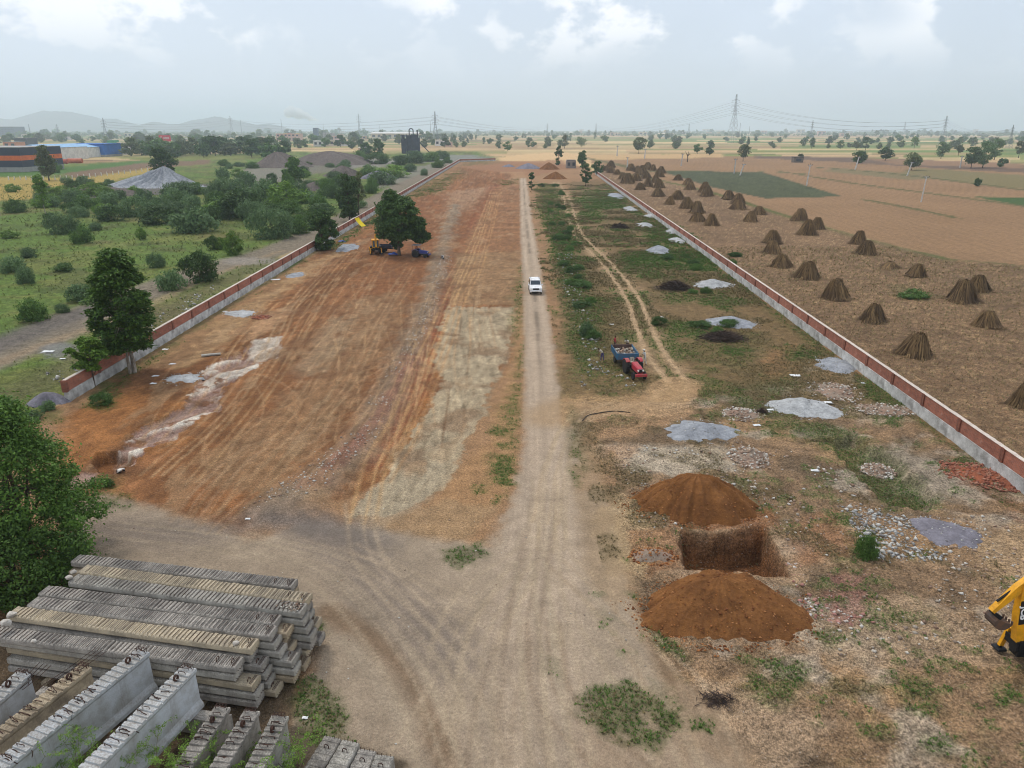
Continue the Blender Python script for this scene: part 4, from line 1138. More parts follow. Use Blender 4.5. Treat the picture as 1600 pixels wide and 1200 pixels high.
def crown_np(seed, H0, H1, R, shape='round', K=40, n=5000, leaf=.3, asp=.5, lump=.30, squash=1.0, droop=0.0):
    g = np.random.default_rng(seed); cl = []
    while len(cl) < K:
        t = g.uniform(0, 1); an = g.uniform(0, 2 * PI)
        if shape == 'round': prof = math.sqrt(max(0, 1 - (2 * t - 1) ** 2)) * (1.0 + .15 * math.sin(an * 3 + seed))
        elif shape == 'cone': prof = (1 - t) ** .75 * (.75 + .5 * min(1, t * 6)) * (1 + .12 * math.sin(an * 4 + seed))
        elif shape == 'drop': prof = max(.1, 1 - abs((t - .38) / .66) ** 2.0) ** .8 * (1 + .10 * math.sin(an * 3 + t * 5))
        elif shape == 'umbrella': prof = min(1, .45 + t * .9) * math.sqrt(max(0, 1 - max(0, t - .45) ** 2 / .31)) * (1 + .2 * math.sin(an * 3 + seed))
        elif shape == 'column': prof = .8 * math.sin(PI * (t * .85 + .12)) ** .5 + .15 * g.uniform(-1, 1)
        else: prof = 1
        rr_ = R * prof * (g.uniform(.25, 1) ** .5)
        cl.append((rr_ * math.cos(an), rr_ * math.sin(an), H0 + (H1 - H0) * t, prof))
    cl = np.array(cl)
    rc = R * lump * g.uniform(.6, 1.25, K)
    k = g.integers(0, K, n)
    d = unit(g.normal(size=(n, 3))); rad = rc[k] * g.uniform(.35, 1.0, n) ** .6
    rad = rad * np.where(g.random(n) < .13, g.uniform(1.1, 1.75, n), 1)
    off = d * rad[:, None]; off[:, 2] *= .62 * squash
    off[:, 2] -= droop * np.hypot(off[:, 0], off[:, 1])
    Pn = cl[k, :3] + off
    Pn[:, 2] = np.maximum(Pn[:, 2], .05)
    nr = unit(off) * .7 + np.array([0, 0, .55]) + .55 * g.normal(size=(n, 3))
    al = None
    if droop: al = np.stack([off[:, 0], off[:, 1], -.5 * np.abs(off[:, 0])], 1); nr = np.array([0, 0, 1.0]) + .45 * g.normal(size=(n, 3))
    V, Fc = leaf_np(Pn, nr, leaf * g.uniform(.6, 1.35, n), g, asp, al)
    return V, Fc, cl

def trunk_mb(cl, H, r0_, seed, base=(0, 0, 0), forks=7, stems=1, lean=.0):
    g = random.Random(seed); b = MB()
    zmin = min(c[2] for c in cl)
    for s in range(stems):
        ox, oy = (0, 0) if stems == 1 else (.35 * r0_ * 4 * math.cos(s * 2.2), .35 * r0_ * 4 * math.sin(s * 2.2))
        top = Vector((lean * H * .5 + ox * .3, oy * .3, H * .62))
        pts = [Vector((ox, oy, -.2)).lerp(top, k / 5) + Vector((g.uniform(-1, 1), g.uniform(-1, 1), 0)) * r0_ * .6 * (k > 0) for k in range(6)]
        rad = [r0_ * (1.25 if k == 0 else 1) * (1 - .15 * k) for k in range(6)]
        b.tube(pts, rad, 7)
        for c in g.sample(list(map(tuple, cl)), min(forks, len(cl))):
            st = pts[g.choice((2, 3, 4))]; e = Vector(c[:3]); mid = st.lerp(e, .5) + Vector((g.uniform(-.3, .3), g.uniform(-.3, .3), .05 * H))
            b.tube([st, mid, e], [r0_ * .5, r0_ * .32, r0_ * .1], 5)
    return b

def tree(name, label, loc, H, R, *a_, lobes=(), **kw):
    r = tree0(name, label, loc, H, R, *a_, **kw)
    for k, (dx, dy, z0, z1, rr_, n_, lf_) in enumerate(lobes):
        V, Fc, cl = crown_np(900 + k, z0, z1, rr_, 'round', 40, n_, lf_, .5, .34)
        V[:, 0] += dx; V[:, 1] += dy; c = [q for q in r.children if q.name.startswith('crown')][0]
        obj('bough', np_mesh('bough', V, Fc, c.data.materials[0]), r)
    return r
def tree0(name, label, loc, H, R, shape, mat, seed, n=4000, leaf=.35, K=40, H0=.3, group=None, bark=None, cat='tree', stems=1, lump=.30, tr=None, lean=0, asp=.5, droop=0.0, squash=1.0, rz=None):
    root = thing(name, label, cat, loc, (seed * 1.3) % 6.28 if rz is None else rz, group)
    V, Fc, cl = crown_np(seed, H * H0 if H0 else .15, H - R * lump * .4, R * (1 - lump * .5), shape, K, n, leaf, asp, lump, squash, droop)
    if lean: V[:, 0] += lean * V[:, 2]
    obj('crown', np_mesh('crown', V, Fc, mat), root)
    trunk_mb(cl, H, tr or (.016 * H + .05), seed, stems=stems, lean=lean).build('trunk', bark or M_BARK, root)
    return root

def dims(bx, by, top, w):
    x, y = W(bx, by); dep = y * CT + CAMH * ST
    e = math.atan((600 - top) / F) - TILT
    Hh = CAMH + y * math.tan(e)
    return (x, y, -.05), Hh, w * dep / F / 2

def mtree(bx, by, top, w, shape, mat, seed, label, n, leaf, **kw):
    loc, Hh, R = dims(bx, by, top, w)
    nm = kw.pop('name', 'tree')
    return tree(nm, label, loc, Hh, R, shape, mat, seed, n, leaf, **kw)

# the leafy tree at the left frame edge
tree('tree', 'big leafy tree filling the left frame edge beside the beam stack', (-26.6, 34.2, 0), 10.2, 4.9, 'cone', ML_NEAR, 5, 52000, .19, 190, .02, lump=.22, stems=2, tr=.2)
tree('tree', 'low leafy bush tree at the left edge overhanging the beam ends', (-25.2, 31.4, 0), 4.6, 3.4, 'round', ML_NEAR, 6, 20000, .18, 80, .02, lump=.28, stems=2, tr=.12)
mtree(208, 582, 386, 98, 'drop', ML_NEAR, 11, 'tall tiered tree with pale trunks in front of the left wall', 26000, .42, K=240, H0=.20, lump=.30, droop=.10, squash=.75, bark=M_BARKP, stems=3, asp=.4, tr=.16)
mtree(148, 604, 522, 56, 'umbrella', ML_BRIGHT, 12, 'small bright green tree at the near end of the left wall', 6500, .38, K=44, H0=.36, lump=.42, droop=.16, squash=.7, tr=.1)
mtree(504, 391, 326, 46, 'round', ML_DARK, 13, 'dense round dark tree rising from the left wall', 9000, .55, K=60, H0=.06, lump=.34)
mtree(546, 346, 270, 42, 'column', ML_DARK, 14, 'tall leafy tree behind the wall beside the yellow sheet', 7000, .65, K=60, H0=.12, lump=.42)
mtree(560, 338, 264, 30, 'column', ML_OLIVE, 15, 'slim brownish tree behind the wall next to a darker one', 2600, .55, K=30, H0=.2, lump=.4)
mtree(624, 399, 304, 74, 'round', ML_DARK, 16, 'large spreading tree standing over the parked blue tractor', 22000, .50, K=110, H0=.30, lump=.30, tr=.34, lean=.02, rz=0, lobes=((4.0, .6, 2.6, 4.8, 1.7, 3000, .5), (2.8, 1.0, 4.4, 7.2, 2.4, 4000, .5), (-3.0, -.4, 3.4, 5.6, 1.4, 1600, .5), (-1.2, 0, 9.6, 12.2, 1.6, 1500, .5), (-.4, .6, 1.4, 3.4, 1.2, 1200, .45)))
mtree(72, 337, 268, 25, 'column', ML_BRIGHT, 17, 'slender young tree with pale trunk in the green scrub', 2600, .55, K=34, H0=.30, lump=.5, bark=M_BARKP, tr=.14)
mtree(77, 282, 226, 34, 'column', ML_OLIVE, 18, 'upright tree by the fence posts before the blue-roofed sheds', 4200, 1.0, K=44, H0=.18, lump=.44)
mtree(256, 275, 228, 44, 'round', ML_DARK, 19, 'dark round tree behind the grey gravel heap', 5000, 1.1, K=56, H0=.06, lump=.36)
mtree(462, 291, 245, 34, 'round', ML_MID, 20, 'round green tree among scrub below the dark spoil heaps', 4000, .95, K=40, H0=.1, lump=.42)
mtree(592, 246, 216, 24, 'column', ML_DARK, 21, 'dark upright tree left of the black processing plant', 2000, 1.6, K=30, H0=.05, lump=.4)
mtree(573, 244, 222, 22, 'round', ML_DARK, 22, 'dark round tree left of the upright one by the plant', 1600, 1.7, K=26, H0=.05, lump=.36)
mtree(873, 258, 227, 15, 'column', ML_DARK, 23, 'dark tree beside the small ruin at the far plot end', 2000, .95, K=30, H0=.05, lump=.42)
mtree(910, 264, 234, 20, 'column', ML_DARK, 24, 'tallest dark tree behind the ruin at the far plot end', 2200, .95, K=34, H0=.1, lump=.4)
mtree(915, 291, 255, 20, 'round', ML_DARK, 25, 'slim dark tree with thin trunk inside the far plot', 2200, .6, K=30, H0=.2, lump=.38)
mtree(933, 274, 251, 21, 'round', ML_DARK, 26, 'round dark tree at the far end of the right wall', 2200, .8, K=30, H0=.08, lump=.36)
mtree(831, 297, 269, 14, 'column', ML_DARK, 27, 'small forked tree at the far end of the main track', 1300, .55, K=16, H0=.2, lump=.42)
RT = [(998, 240, 214, 26, 'umbrella', ML_OLIVE, 'broad tree at the far edge of the ploughed field'), (1015, 232, 221, 10, 'round', ML_FAR, 'small tree just right of the broad one at the field edge'),
      (1090, 240, 224, 15, 'round', ML_MID, 'bright round tree on the sandy field edge'), (1108, 243, 229, 13, 'round', ML_DARK, 'small dark tree right of the bright round one'),
      (1161, 252, 225, 22, 'umbrella', ML_OLIVE, 'lopped tree with bare forked trunk below the tall pylon'), (1342, 256, 235, 24, 'round', ML_MID, 'wide low tree behind the leaning white pole'),
      (1383, 251, 229, 24, 'round', ML_DARK, 'dark round tree left of the wide grey-green one'), (1424, 266, 237, 32, 'umbrella', ML_OLIVE, 'wide grey-green tree behind a leaning pole'),
      (1470, 248, 221, 22, 'round', ML_BLUE, 'grey-green round tree between pole and tree cluster'), (1497, 244, 226, 16, 'umbrella', ML_OLIVE, 'small thin tree left of the tree cluster'),
      (1517, 263, 228, 30, 'umbrella', ML_BLUE, 'leaning tree at the front of the right tree cluster'), (1535, 262, 219, 38, 'round', ML_BLUE, 'largest tree of the right tree cluster'),
      (1553, 250, 215, 24, 'round', ML_BLUE, 'rear right tree of the right tree cluster'), (1591, 247, 220, 20, 'umbrella', ML_OLIVE, 'tree by the right frame edge on bright stubble'),
      (1564, 261, 247, 17, 'round', ML_BLUE, 'round low bush below the right tree cluster'), (1527, 291, 279, 11, 'column', ML_BLUE, 'lone small shrub on a field bund at right'),
      (1268, 232, 215, 11, 'column', ML_BLUE, 'slim tree on the green strip right of the tall pylon'), (1313, 233, 219, 13, 'round', ML_BLUE, 'round tree on bright stubble left of the lean trees'),
      (1338, 235, 220, 14, 'round', ML_OLIVE, 'pale brownish tree behind the wide low one'), (1352, 235, 213, 13, 'column', ML_BLUE, 'taller slim tree beside the pale brownish one'),
      (1428, 232, 213, 15, 'round', ML_BRIGHT, 'bright green tree on stubble beyond the grey-green one'), (1250, 249, 240, 9, 'round', ML_OLIVE, 'dull bush right beside the field hut'),
      (882, 232, 210, 14, 'column', ML_OLIVE, 'tall dark tree on the green strip beyond the sand'), (908, 230, 212, 20, 'round', ML_FAR, 'wide tree right of the tall one on the green strip'),
      (825, 232, 219, 12, 'round', ML_FAR, 'round tree on the green strip above the main track'), (793, 236, 220, 15, 'round', ML_MID, 'bright tree at the far left end of the green strip')]
for k, (bx, by, tp, w_, sh, mt, lb) in enumerate(RT):
    mtree(bx, by, tp, w_, sh, mt, 60 + k, lb, 2000 if w_ > 20 else 1100, 1.15 if by > 245 else 1.4, K=30 if w_ > 20 else 18, H0=.3 if sh == 'umbrella' else .2, lump=.48)
# bare lopped tree
loc, Hh, R = dims(1074, 253, 236, 10)
rt = thing('dead_tree', 'bare lopped dead tree in the ploughed field', 'tree', loc, 0)
b = MB(); b.tube([(0, 0, -.2), (.1, 0, Hh * .35), (-.2, .1, Hh * .6)], [.45, .36, .3], 7)
for e in ((-2.0, .3, .98), (1.6, -.2, .8), (.6, .4, 1.0), (2.6, .2, .62), (-1.2, -.4, .72)): b.tube([(-.1, 0, Hh * .5), (e[0] * .4, e[1], Hh * .7), (e[0], e[1], Hh * e[2])], [.26, .2, .1], 5)
b.build('trunk', M_BARK, rt)

# ---- far trees, several prototypes copied
far_proto = []
for k, (sh, mt, R, Hh) in enumerate((('round', ML_FAR, 4.2, 8.5), ('round', ML_OLIVE, 5.2, 9), ('umbrella', ML_FAR, 5, 8.5), ('column', ML_BLUE, 3.0, 10), ('round', ML_MID, 4.4, 8), ('round', ML_DARK, 4.6, 9))):
    far_proto.append((tree('tree', 'x', (0, 0, 0), Hh, R, sh, mt, 200 + k, 620, 1.6, 13, .14, lump=.55), Hh, R))
used_p = set()
def ftree(k, px, py, hpx, label, group):
    t_, Hh, R = far_proto[k]; x, y = W(px, py); dep = y * CT + CAMH * ST
    s = hpx * dep / F / Hh
    if k not in used_p: used_p.add(k); o = t_; o.location = (x, y, -.1); o.scale = (s,) * 3; o['label'] = label; o['group'] = group
    else: o = dup(t_, (x, y, -.1), random.uniform(0, 6), s, label, group)
    return o
rf = random.Random(21)
LBL_R = 'small grey-green tree dotted over the far stubble fields'
n_ft = 0
FT = []
while n_ft < 230:
    px = rf.uniform(700, 1640); py = 208.5 + 25 * rf.random() ** 2.0
    if 880 < px < 1000 and py > 225: continue
    if 640 < px < 700 and py > 215: continue
    FT.append((py, rf.choice((0, 0, 1, 2, 3, 4)), px, rf.uniform(5, 10) * (.75 + (py - 208) / 28))); n_ft += 1
LBL_L = 'leafy tree in the dense belt behind the scrubland'
FL = []
for k in range(210):
    px = rf.uniform(-20, 700); py = rf.uniform(208, 233)
    if 0 < px < 260 and py > 226: py = rf.uniform(208, 224)
    FL.append((py, rf.choice((0, 1, 4, 4, 5, 2)), px, rf.uniform(7, 14) * (.6 + (py - 206) / 30)))
def far_mass(name, label, rows):
    for mt in sorted({far_proto[r[1]][0].children[0].name for r in rows}): pass
    groups = {}
    for py, k, px, hpx in rows:
        t_, Hh, R = far_proto[k]; me = [c for c in t_.children if c.name.startswith('crown')][0].data
        co = np.zeros(len(me.vertices) * 3, np.float32); me.vertices.foreach_get('co', co); co = co.reshape(-1, 4, 3)[::3]
        x, y = W(px, py); s = hpx * (y * CT + CAMH * ST) / F / Hh; a = rf.uniform(0, 6.28)
        R_ = np.array([[math.cos(a), -math.sin(a), 0], [math.sin(a), math.cos(a), 0], [0, 0, 1]])
        c_ = co.mean(1, keepdims=True); q = c_ + (co - c_) * 1.5
        groups.setdefault(me.materials[0].name, []).append((q.reshape(-1, 3) @ R_.T * s + np.array([x, y, -.1])))
    out = []
    V = np.concatenate([v for g_ in groups.values() for v in g_]); Fc = np.arange(len(V)).reshape(-1, 4)
    me = np_mesh(name, V, Fc); ix = []
    for j, (m_, vs) in enumerate(groups.items()): me.materials.append(bpy.data.materials[m_]); ix += [j] * (sum(len(v) for v in vs) // 4)
    me.polygons.foreach_set('material_index', np.array(ix, np.int32))
    tag(obj(name, me), label, 'trees', kind='stuff')
FT.sort(reverse=True); FL.sort(reverse=True)
for py, k, px, hp in FT[:110]: ftree(k, px, py, hp, LBL_R, 'scattered trees on the far fields')
for py, k, px, hp in FL[:90]: ftree(k, px, py, hp, LBL_L, 'tree belt behind the scrubland')
far_mass('distant_field_trees', 'tiny hazy trees on the farthest fields to the right', FT[110:])
far_mass('distant_town_trees', 'hazy trees around the far town on the left', FL[90:])
for k in range(34):
    px = 210 + k * 7 + rf.uniform(-5, 5); py = rf.uniform(240, 247)
    ftree(rf.choice((4, 5, 5, 1)), px, py, rf.uniform(17, 30), 'tall dark green tree in the row behind the spoil heaps', 'tree row behind the far paddock')
# far woodland as a mass
g = np.random.default_rng(31); n = 7600
py = 204.3 + 8.5 * g.random(n) ** 1.5; px = g.uniform(-260, 1860, n); py = np.where((px < 720) & (g.random(n) < .5), py + 7 * g.random(n), py)
tt = np.array([W(a_, b_) for a_, b_ in zip(px, py)]); dep = tt[:, 1] * CT + CAMH * ST
hs = g.uniform(2.0, 4.2, n) * dep / F; hs = np.clip(hs, 5, 16)
reps = 16
Cn = np.repeat(np.concatenate([tt, hs[:, None] * .5], 1), reps, 0); Sz = np.repeat(hs, reps)
dd = unit(g.normal(size=(n * reps, 3))) * g.uniform(.3, 1, (n * reps, 1))
Cn = Cn + dd * Sz[:, None] * np.array([.75, .75, .48])
V, Fc = leaf_np(Cn, dd + np.array([0, 0, .5]), Sz * .55, g, .8)
tag(obj('far_woodland', np_mesh('far_woodland', V, Fc, ML_FAR)), 'hazy blue-green mass of trees along the horizon', 'woodland', kind='stuff')

# ---- scrub bushes of the left field
bush_proto = []
for k, (mt, R, Hh, n_, lf, asp) in enumerate(((ML_MID, 2.6, 2.6, 1500, .42, .35), (ML_BLUE, 2.8, 2.3, 1500, .42, .3), (ML_DARK, 2.4, 2.9, 1500, .42, .35), (ML_BLUE, 2.2, 2.0, 1100, .4, .4), (ML_MID, 3.2, 2.6, 1800, .45, .3), (ML_BRIGHT, 1.6, 2.4, 900, .5, .22))):
    bush_proto.append((tree('bush', 'x', (0, 0, 0), Hh, R, 'round', mt, 300 + k, n_ * 2, lf * .85, 34, .02, cat='bush', lump=.42, asp=asp, stems=1, tr=.03), Hh, R))
used_b = set()
def bush(k, px, py, wpx, hpx, label, group):
    t_, Hh, R = bush_proto[k]; x, y = W(px, py); dep = y * CT + CAMH * ST
    sx = wpx * dep / F / (2 * R); sz = hpx * dep / F / Hh
    if k not in used_b: used_b.add(k); o = t_; o.location = (x, y, -.08); o['label'] = label; o['group'] = group
    else: o = dup(t_, (x, y, -.08), 0, 1, label, group)
    o.rotation_euler.z = rf.uniform(0, 6.28); o.scale = (sx, sx, sz)
    return o
BL_ = [(22, 332, 38, 20), (112, 318, 34, 20), (225, 318, 30, 22), (140, 325, 40, 22), (175, 345, 46, 24), (247, 328, 28, 18), (212, 338, 50, 30), (282, 305, 60, 20), (305, 362, 70, 36), (332, 350, 30, 26),
       (250, 350, 60, 28), (100, 365, 50, 30), (127, 380, 34, 28), (222, 374, 15, 18), (80, 348, 24, 15), (112, 332, 26, 15), (45, 402, 30, 15), (22, 425, 46, 24), (42, 443, 34, 26), (245, 418, 28, 22), (313, 440, 56, 44),
       (268, 452, 44, 30), (333, 390, 22, 20), (100, 424, 30, 13), (375, 340, 75, 40), (358, 310, 62, 30), (385, 292, 30, 22), (350, 280, 22, 18), (114, 295, 25, 13), (170, 290, 16, 10),
       (410, 320, 50, 36), (450, 330, 62, 42), (425, 372, 70, 46), (470, 365, 36, 28), (415, 300, 24, 20), (454, 302, 26, 30), (580, 302, 24, 24), (600, 288, 46, 20), (612, 277, 45, 18), (575, 275, 30, 17),
       (625, 258, 26, 14), (645, 255, 38, 18), (670, 252, 38, 14), (690, 248, 26, 12), (590, 256, 38, 16), (684, 262, 22, 13), (663, 274, 15, 10), (430, 258, 30, 14), (495, 255, 26, 14), (540, 260, 16, 10),
       (55, 500, 46, 36), (60, 532, 0, 0), (130, 470, 44, 26), (98, 488, 24, 14), (155, 470, 30, 22), (515, 305, 30, 24), (500, 330, 36, 26), (530, 292, 24, 18), (470, 310, 30, 24), (640, 268, 22, 12), (560, 250, 24, 14), (700, 255, 16, 9),
       (20, 300, 22, 12), (60, 312, 18, 10), (300, 330, 40, 24), (270, 322, 38, 22), (340, 325, 40, 26), (395, 345, 46, 30), (15, 372, 26, 12), (150, 360, 24, 12)]
for k, (px, py, w_, h_) in enumerate(BL_):
    if not w_: continue
    bush(rf.choice((0, 1, 1, 2, 3, 4, 5)), px, py, w_ * 1.12, h_ * 1.1, 'feathery green thorn bush in the scrubland left of the wall', 'thorn bushes of the scrubland')
for k in range(120):
    px = rf.uniform(60, 560); py = rf.uniform(258, 345)
    if py > 345 - (px - 150) * .12 and px < 260: continue
    if 155 < px < 350 and 255 < py < 300: continue
    if px > 470 and py > 250 + (760 - px) * .42: continue
    bush(rf.choice((0, 1, 1, 2, 3, 4, 5)), px, py, rf.uniform(20, 42) * (py - 200) / 95, rf.uniform(10, 19) * (py - 200) / 95, 'low feathery scrub bush in the thicket around the spoil heaps', 'scrub thicket around the spoil heaps')
for k, (px, py, w_, h_, lb) in enumerate(((365, 398, 30, 38, 'tall pale reed-like grass clump by the lane'), (345, 390, 20, 20, 'smaller pale reed clump left of the tall one'), (1425, 465, 55, 14, 'green weed clump inside the stubble field'),
        (160, 632, 34, 22, 'low dark weeds bush at the sapling\'s foot'), (1352, 870, 42, 42, 'bright green bush beside the white rubble'), (915, 525, 26, 26, 'grey-green bush on the rubble strip left of the workers'), (170, 760, 20, 14, 'small dark bush near the dug hole'),
        (50, 655, 40, 18, 'grey-green weeds on the dark heap at the wall end'), (75, 640, 26, 16, 'small bush on the dark heap beside the wall end'), (118, 600, 0, 0, ''))):
    if w_: bush((5, 5, 0, 2, 4, 3, 2, 3, 3)[k], px, py, w_, h_, lb, None)
rb = random.Random(5)
for k in range(46):       # shrubs of the weedy strips inside the plot
    t_ = rb.random(); px = 858 + t_ * 70 + rb.uniform(-14, 16); py = 290 + t_ * 250
    if k > 30: px = rb.uniform(980, 1150); py = rb.choice((rb.uniform(395, 425), rb.uniform(505, 525), rb.uniform(440, 470)))
    s = (py - 200) / 200
    bush(rb.choice((0, 2, 2, 4)), px, py, rb.uniform(12, 24) * s + 3, rb.uniform(5, 9) * s + 2, 'knee-high green weed shrub between the tracks of the plot', 'weed shrubs between the tracks')

# ---- weeds as a mass: short blades where the ground is overgrown
area = np.zeros(len(GX)); 
ax = np.abs(np.gradient(GX.reshape(NR, NC), axis=1)) * np.abs(np.gradient(GY.reshape(NR, NC), axis=0)); area = ax.ravel()
def weed_mass(name, label, wgt, n, mat, h, seed, blades=5):
    g = np.random.default_rng(seed); w = wgt / wgt.sum()
    i = g.choice(len(GX), n, p=w)
    s = np.sqrt(area[i])
    P = np.stack([GX[i] + g.normal(0, .4, n) * s, GY[i] + g.normal(0, .4, n) * s, Z[i] - .02], 1)
    hh = h * g.uniform(.5, 1.5, n) * np.clip(GY[i] / 70, .8, 2.2)
    P = np.repeat(P, blades, 0); hh = np.repeat(hh, blades); m_ = len(P)
    a = g.uniform(0, 2 * PI, m_); o = np.stack([np.cos(a), np.sin(a), np.zeros(m_)], 1)
    tip = P + o * (hh * g.uniform(.2, .9, m_))[:, None] + np.array([0, 0, 1]) * (hh * g.uniform(.35, 1, m_))[:, None]
    sd_ = np.stack([-o[:, 1], o[:, 0], np.zeros(m_)], 1) * (hh * .15)[:, None]
    midp = (P + tip) / 2 + np.array([0, 0, .12]) * hh[:, None]
    V = np.stack([P, midp + sd_, tip, midp - sd_], 1).reshape(-1, 3)
    return tag(obj(name, np_mesh(name, V, np.arange(m_ * 4).reshape(-1, 4), mat)), label, 'weeds', kind='stuff')
inpl = (GX > -38) & (GX < 46) & (GY > 18) & (GY < 420)
dn = area / np.clip(GY / 50, .5, 8) ** 1.05
weed_mass('green_weeds', 'short green weeds spread over the disturbed ground of the plot', np.where(inpl, np.clip(G - .18, 0, 1) ** 1.3, 0) * dn, 52000, ML_WEED, .13, 41)
weed_mass('dry_weeds', 'dry brownish weeds between the green ones in the plot', np.where(inpl, np.clip(DRY - .15, 0, 1), 0) * dn, 44000, ML_STRAW, .14, 42)
lf = LEFT_FIELD * (GX < -42) * (GY > 40) * (GY < 330)
weed_mass('meadow_grass', 'rough grass covering the scrubland left of the wall', lf * dn * (.3 + fbm(GX, GY, .13, 3, 91)), 26000, ML_MEADOW, .22, 43, 5)
# ------------------------------------------------------------------ stooks of dry stalks
ML_STALK = m_leaf('dry_stalks', srgb(146, 118, 80), srgb(76, 60, 44), srgb(104, 82, 58), .05, .9)
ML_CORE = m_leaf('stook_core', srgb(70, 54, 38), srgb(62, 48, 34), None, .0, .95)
def stook_mesh(seed, n=1100):
    g = np.random.default_rng(seed)
    a = g.uniform(0, 2 * PI, n); rb_ = 1.0 * g.uniform(.45, 1.0, n) ** .5 * (1 + .14 * np.sin(a * 3 + seed)); h = g.uniform(.35, 1.1, n) ** .6; rt_ = .10 + .62 * (1 - h / 1.08) + g.normal(0, .06, n)
    h = 1.0 * g.uniform(.45, 1.08, n) ** .7; at_ = a + g.normal(0, .35, n)
    B = np.stack([rb_ * np.cos(a), rb_ * np.sin(a), g.uniform(-.02, .06, n)], 1); T = np.stack([rt_ * np.cos(at_), rt_ * np.sin(at_), h], 1)
    Mi = (B + T) / 2; o = np.stack([np.cos(a), np.sin(a), 0 * a], 1); Mi += o * (.10 * g.uniform(.6, 1.4, n))[:, None]; Mi[:, 2] += .03
    sd_ = np.stack([-np.sin(a), np.cos(a), 0 * a], 1) * g.uniform(.014, .04, n)[:, None]
    B[:, :2] *= g.uniform(.82, 1.24, n)[:, None]; sd_ *= g.uniform(.5, 1.3, n)[:, None]
    nf = 170; fl = slice(n - nf, n); B[fl, :2] *= g.uniform(1.05, 1.5, nf)[:, None]; T[fl, :2] = B[fl, :2] * g.uniform(.55, .8, nf)[:, None] + g.normal(0, .12, (nf, 2)); T[fl, 2] = g.uniform(.02, .22, nf); Mi[fl] = (B[fl] + T[fl]) / 2 + np.array([0, 0, .04])
    V = np.stack([B - sd_ * .7, B + sd_ * .7, Mi + sd_, T + sd_ * .5, T - sd_ * .5, Mi - sd_], 1).reshape(-1, 3)
    i = np.arange(n)[:, None] * 6
    Fc = np.concatenate([i + np.array([0, 1, 2, 5]), i + np.array([5, 2, 3, 4])])
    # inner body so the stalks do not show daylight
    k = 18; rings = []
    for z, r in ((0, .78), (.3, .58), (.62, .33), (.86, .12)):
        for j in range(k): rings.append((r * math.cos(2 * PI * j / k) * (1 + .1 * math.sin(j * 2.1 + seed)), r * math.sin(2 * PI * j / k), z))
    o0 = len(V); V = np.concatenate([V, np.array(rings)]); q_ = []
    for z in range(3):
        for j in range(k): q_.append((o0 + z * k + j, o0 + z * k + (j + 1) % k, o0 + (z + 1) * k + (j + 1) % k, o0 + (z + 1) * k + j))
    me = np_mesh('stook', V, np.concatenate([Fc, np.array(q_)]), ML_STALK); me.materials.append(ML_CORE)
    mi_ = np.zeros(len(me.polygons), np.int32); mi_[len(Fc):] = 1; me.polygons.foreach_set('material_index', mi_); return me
SM = [stook_mesh(500 + k) for k in range(6)]
ST_ = [(947, 267), (955, 262), (956, 270), (965, 273), (974, 280), (982, 287), (987, 267), (994, 283), (997, 269), (1000, 274), (1005, 271), (1010, 279), (1013, 265), (1021, 267), (1034, 271), (1031, 277), (1026, 286), (1014, 292),
       (1001, 297), (1031, 294), (1029, 307), (1061, 282), (1077, 290), (1080, 297), (1103, 301), (1106, 307), (1048, 320), (1060, 312), (1075, 326), (1091, 334), (1092, 347), (1114, 353), (1140, 312), (1155, 319), (1156, 328), (1188, 336),
       (1175, 347), (1253, 346), (1265, 368), (1280, 359), (1210, 381), (1211, 397), (1346, 383), (1359, 399), (1225, 419), (1266, 437), (1437, 434), (1313, 470), (1371, 505), (1439, 560), (1514, 474), (1534, 457), (1551, 513), (1612, 640)]
def ordw(n): return {1: '1st', 2: '2nd', 3: '3rd'}.get(n, f'{n}th') if n % 100 in (1, 2, 3) else (f'{n}st' if n % 10 == 1 and n % 100 != 11 else f'{n}nd' if n % 10 == 2 and n % 100 != 12 else f'{n}rd' if n % 10 == 3 and n % 100 != 13 else f'{n}th')
rs = random.Random(8)
for k, (px, py) in enumerate(sorted(ST_, key=lambda p: -p[1])):
    x, y = W(px, py); dep = y * CT + CAMH * ST
    wp = 18 + (py - 262) * .155 if py < 420 else 46 + (py - 420) * .15
    wp = min(wp, 66) * rs.uniform(.64, .92); R = wp * dep / F / 2; Hh = R * 1.2 * rs.uniform(.9, 1.3)
    y += R * .75
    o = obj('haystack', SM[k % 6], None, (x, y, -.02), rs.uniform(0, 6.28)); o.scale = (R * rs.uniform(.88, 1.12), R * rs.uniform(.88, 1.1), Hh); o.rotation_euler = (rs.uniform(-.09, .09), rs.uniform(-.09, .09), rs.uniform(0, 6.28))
    tag(o, f'brown conical stook of dry stalks in the stubble field, {ordw(k + 1)} nearest the camera', 'haystack', 'stooks in the stubble field', 'thing')
o = obj('haystack', SM[2], None, (*W(1390, 418), -.02), 1); o.scale = (2.6, 1.5, 1.0)
tag(o, 'collapsed low stook lying flat between the standing ones', 'haystack', 'stooks in the stubble field', 'thing')
# fallen stalks over the stubble
wst = ((GX > 34 + GY * .031 + 1.5) & (GX < 150) & (GY > 22) & (GY < 150) & (poly_sd(WP(stub), GX, GY) < -1)).astype(float)
tag(weed_mass('straw_litter', 'pale straw litter strewn over the stubble field', wst * dn, 26000, ML_STRAW, .17, 44, 3), 'pale straw litter strewn over the stubble field', 'straw', kind='stuff')

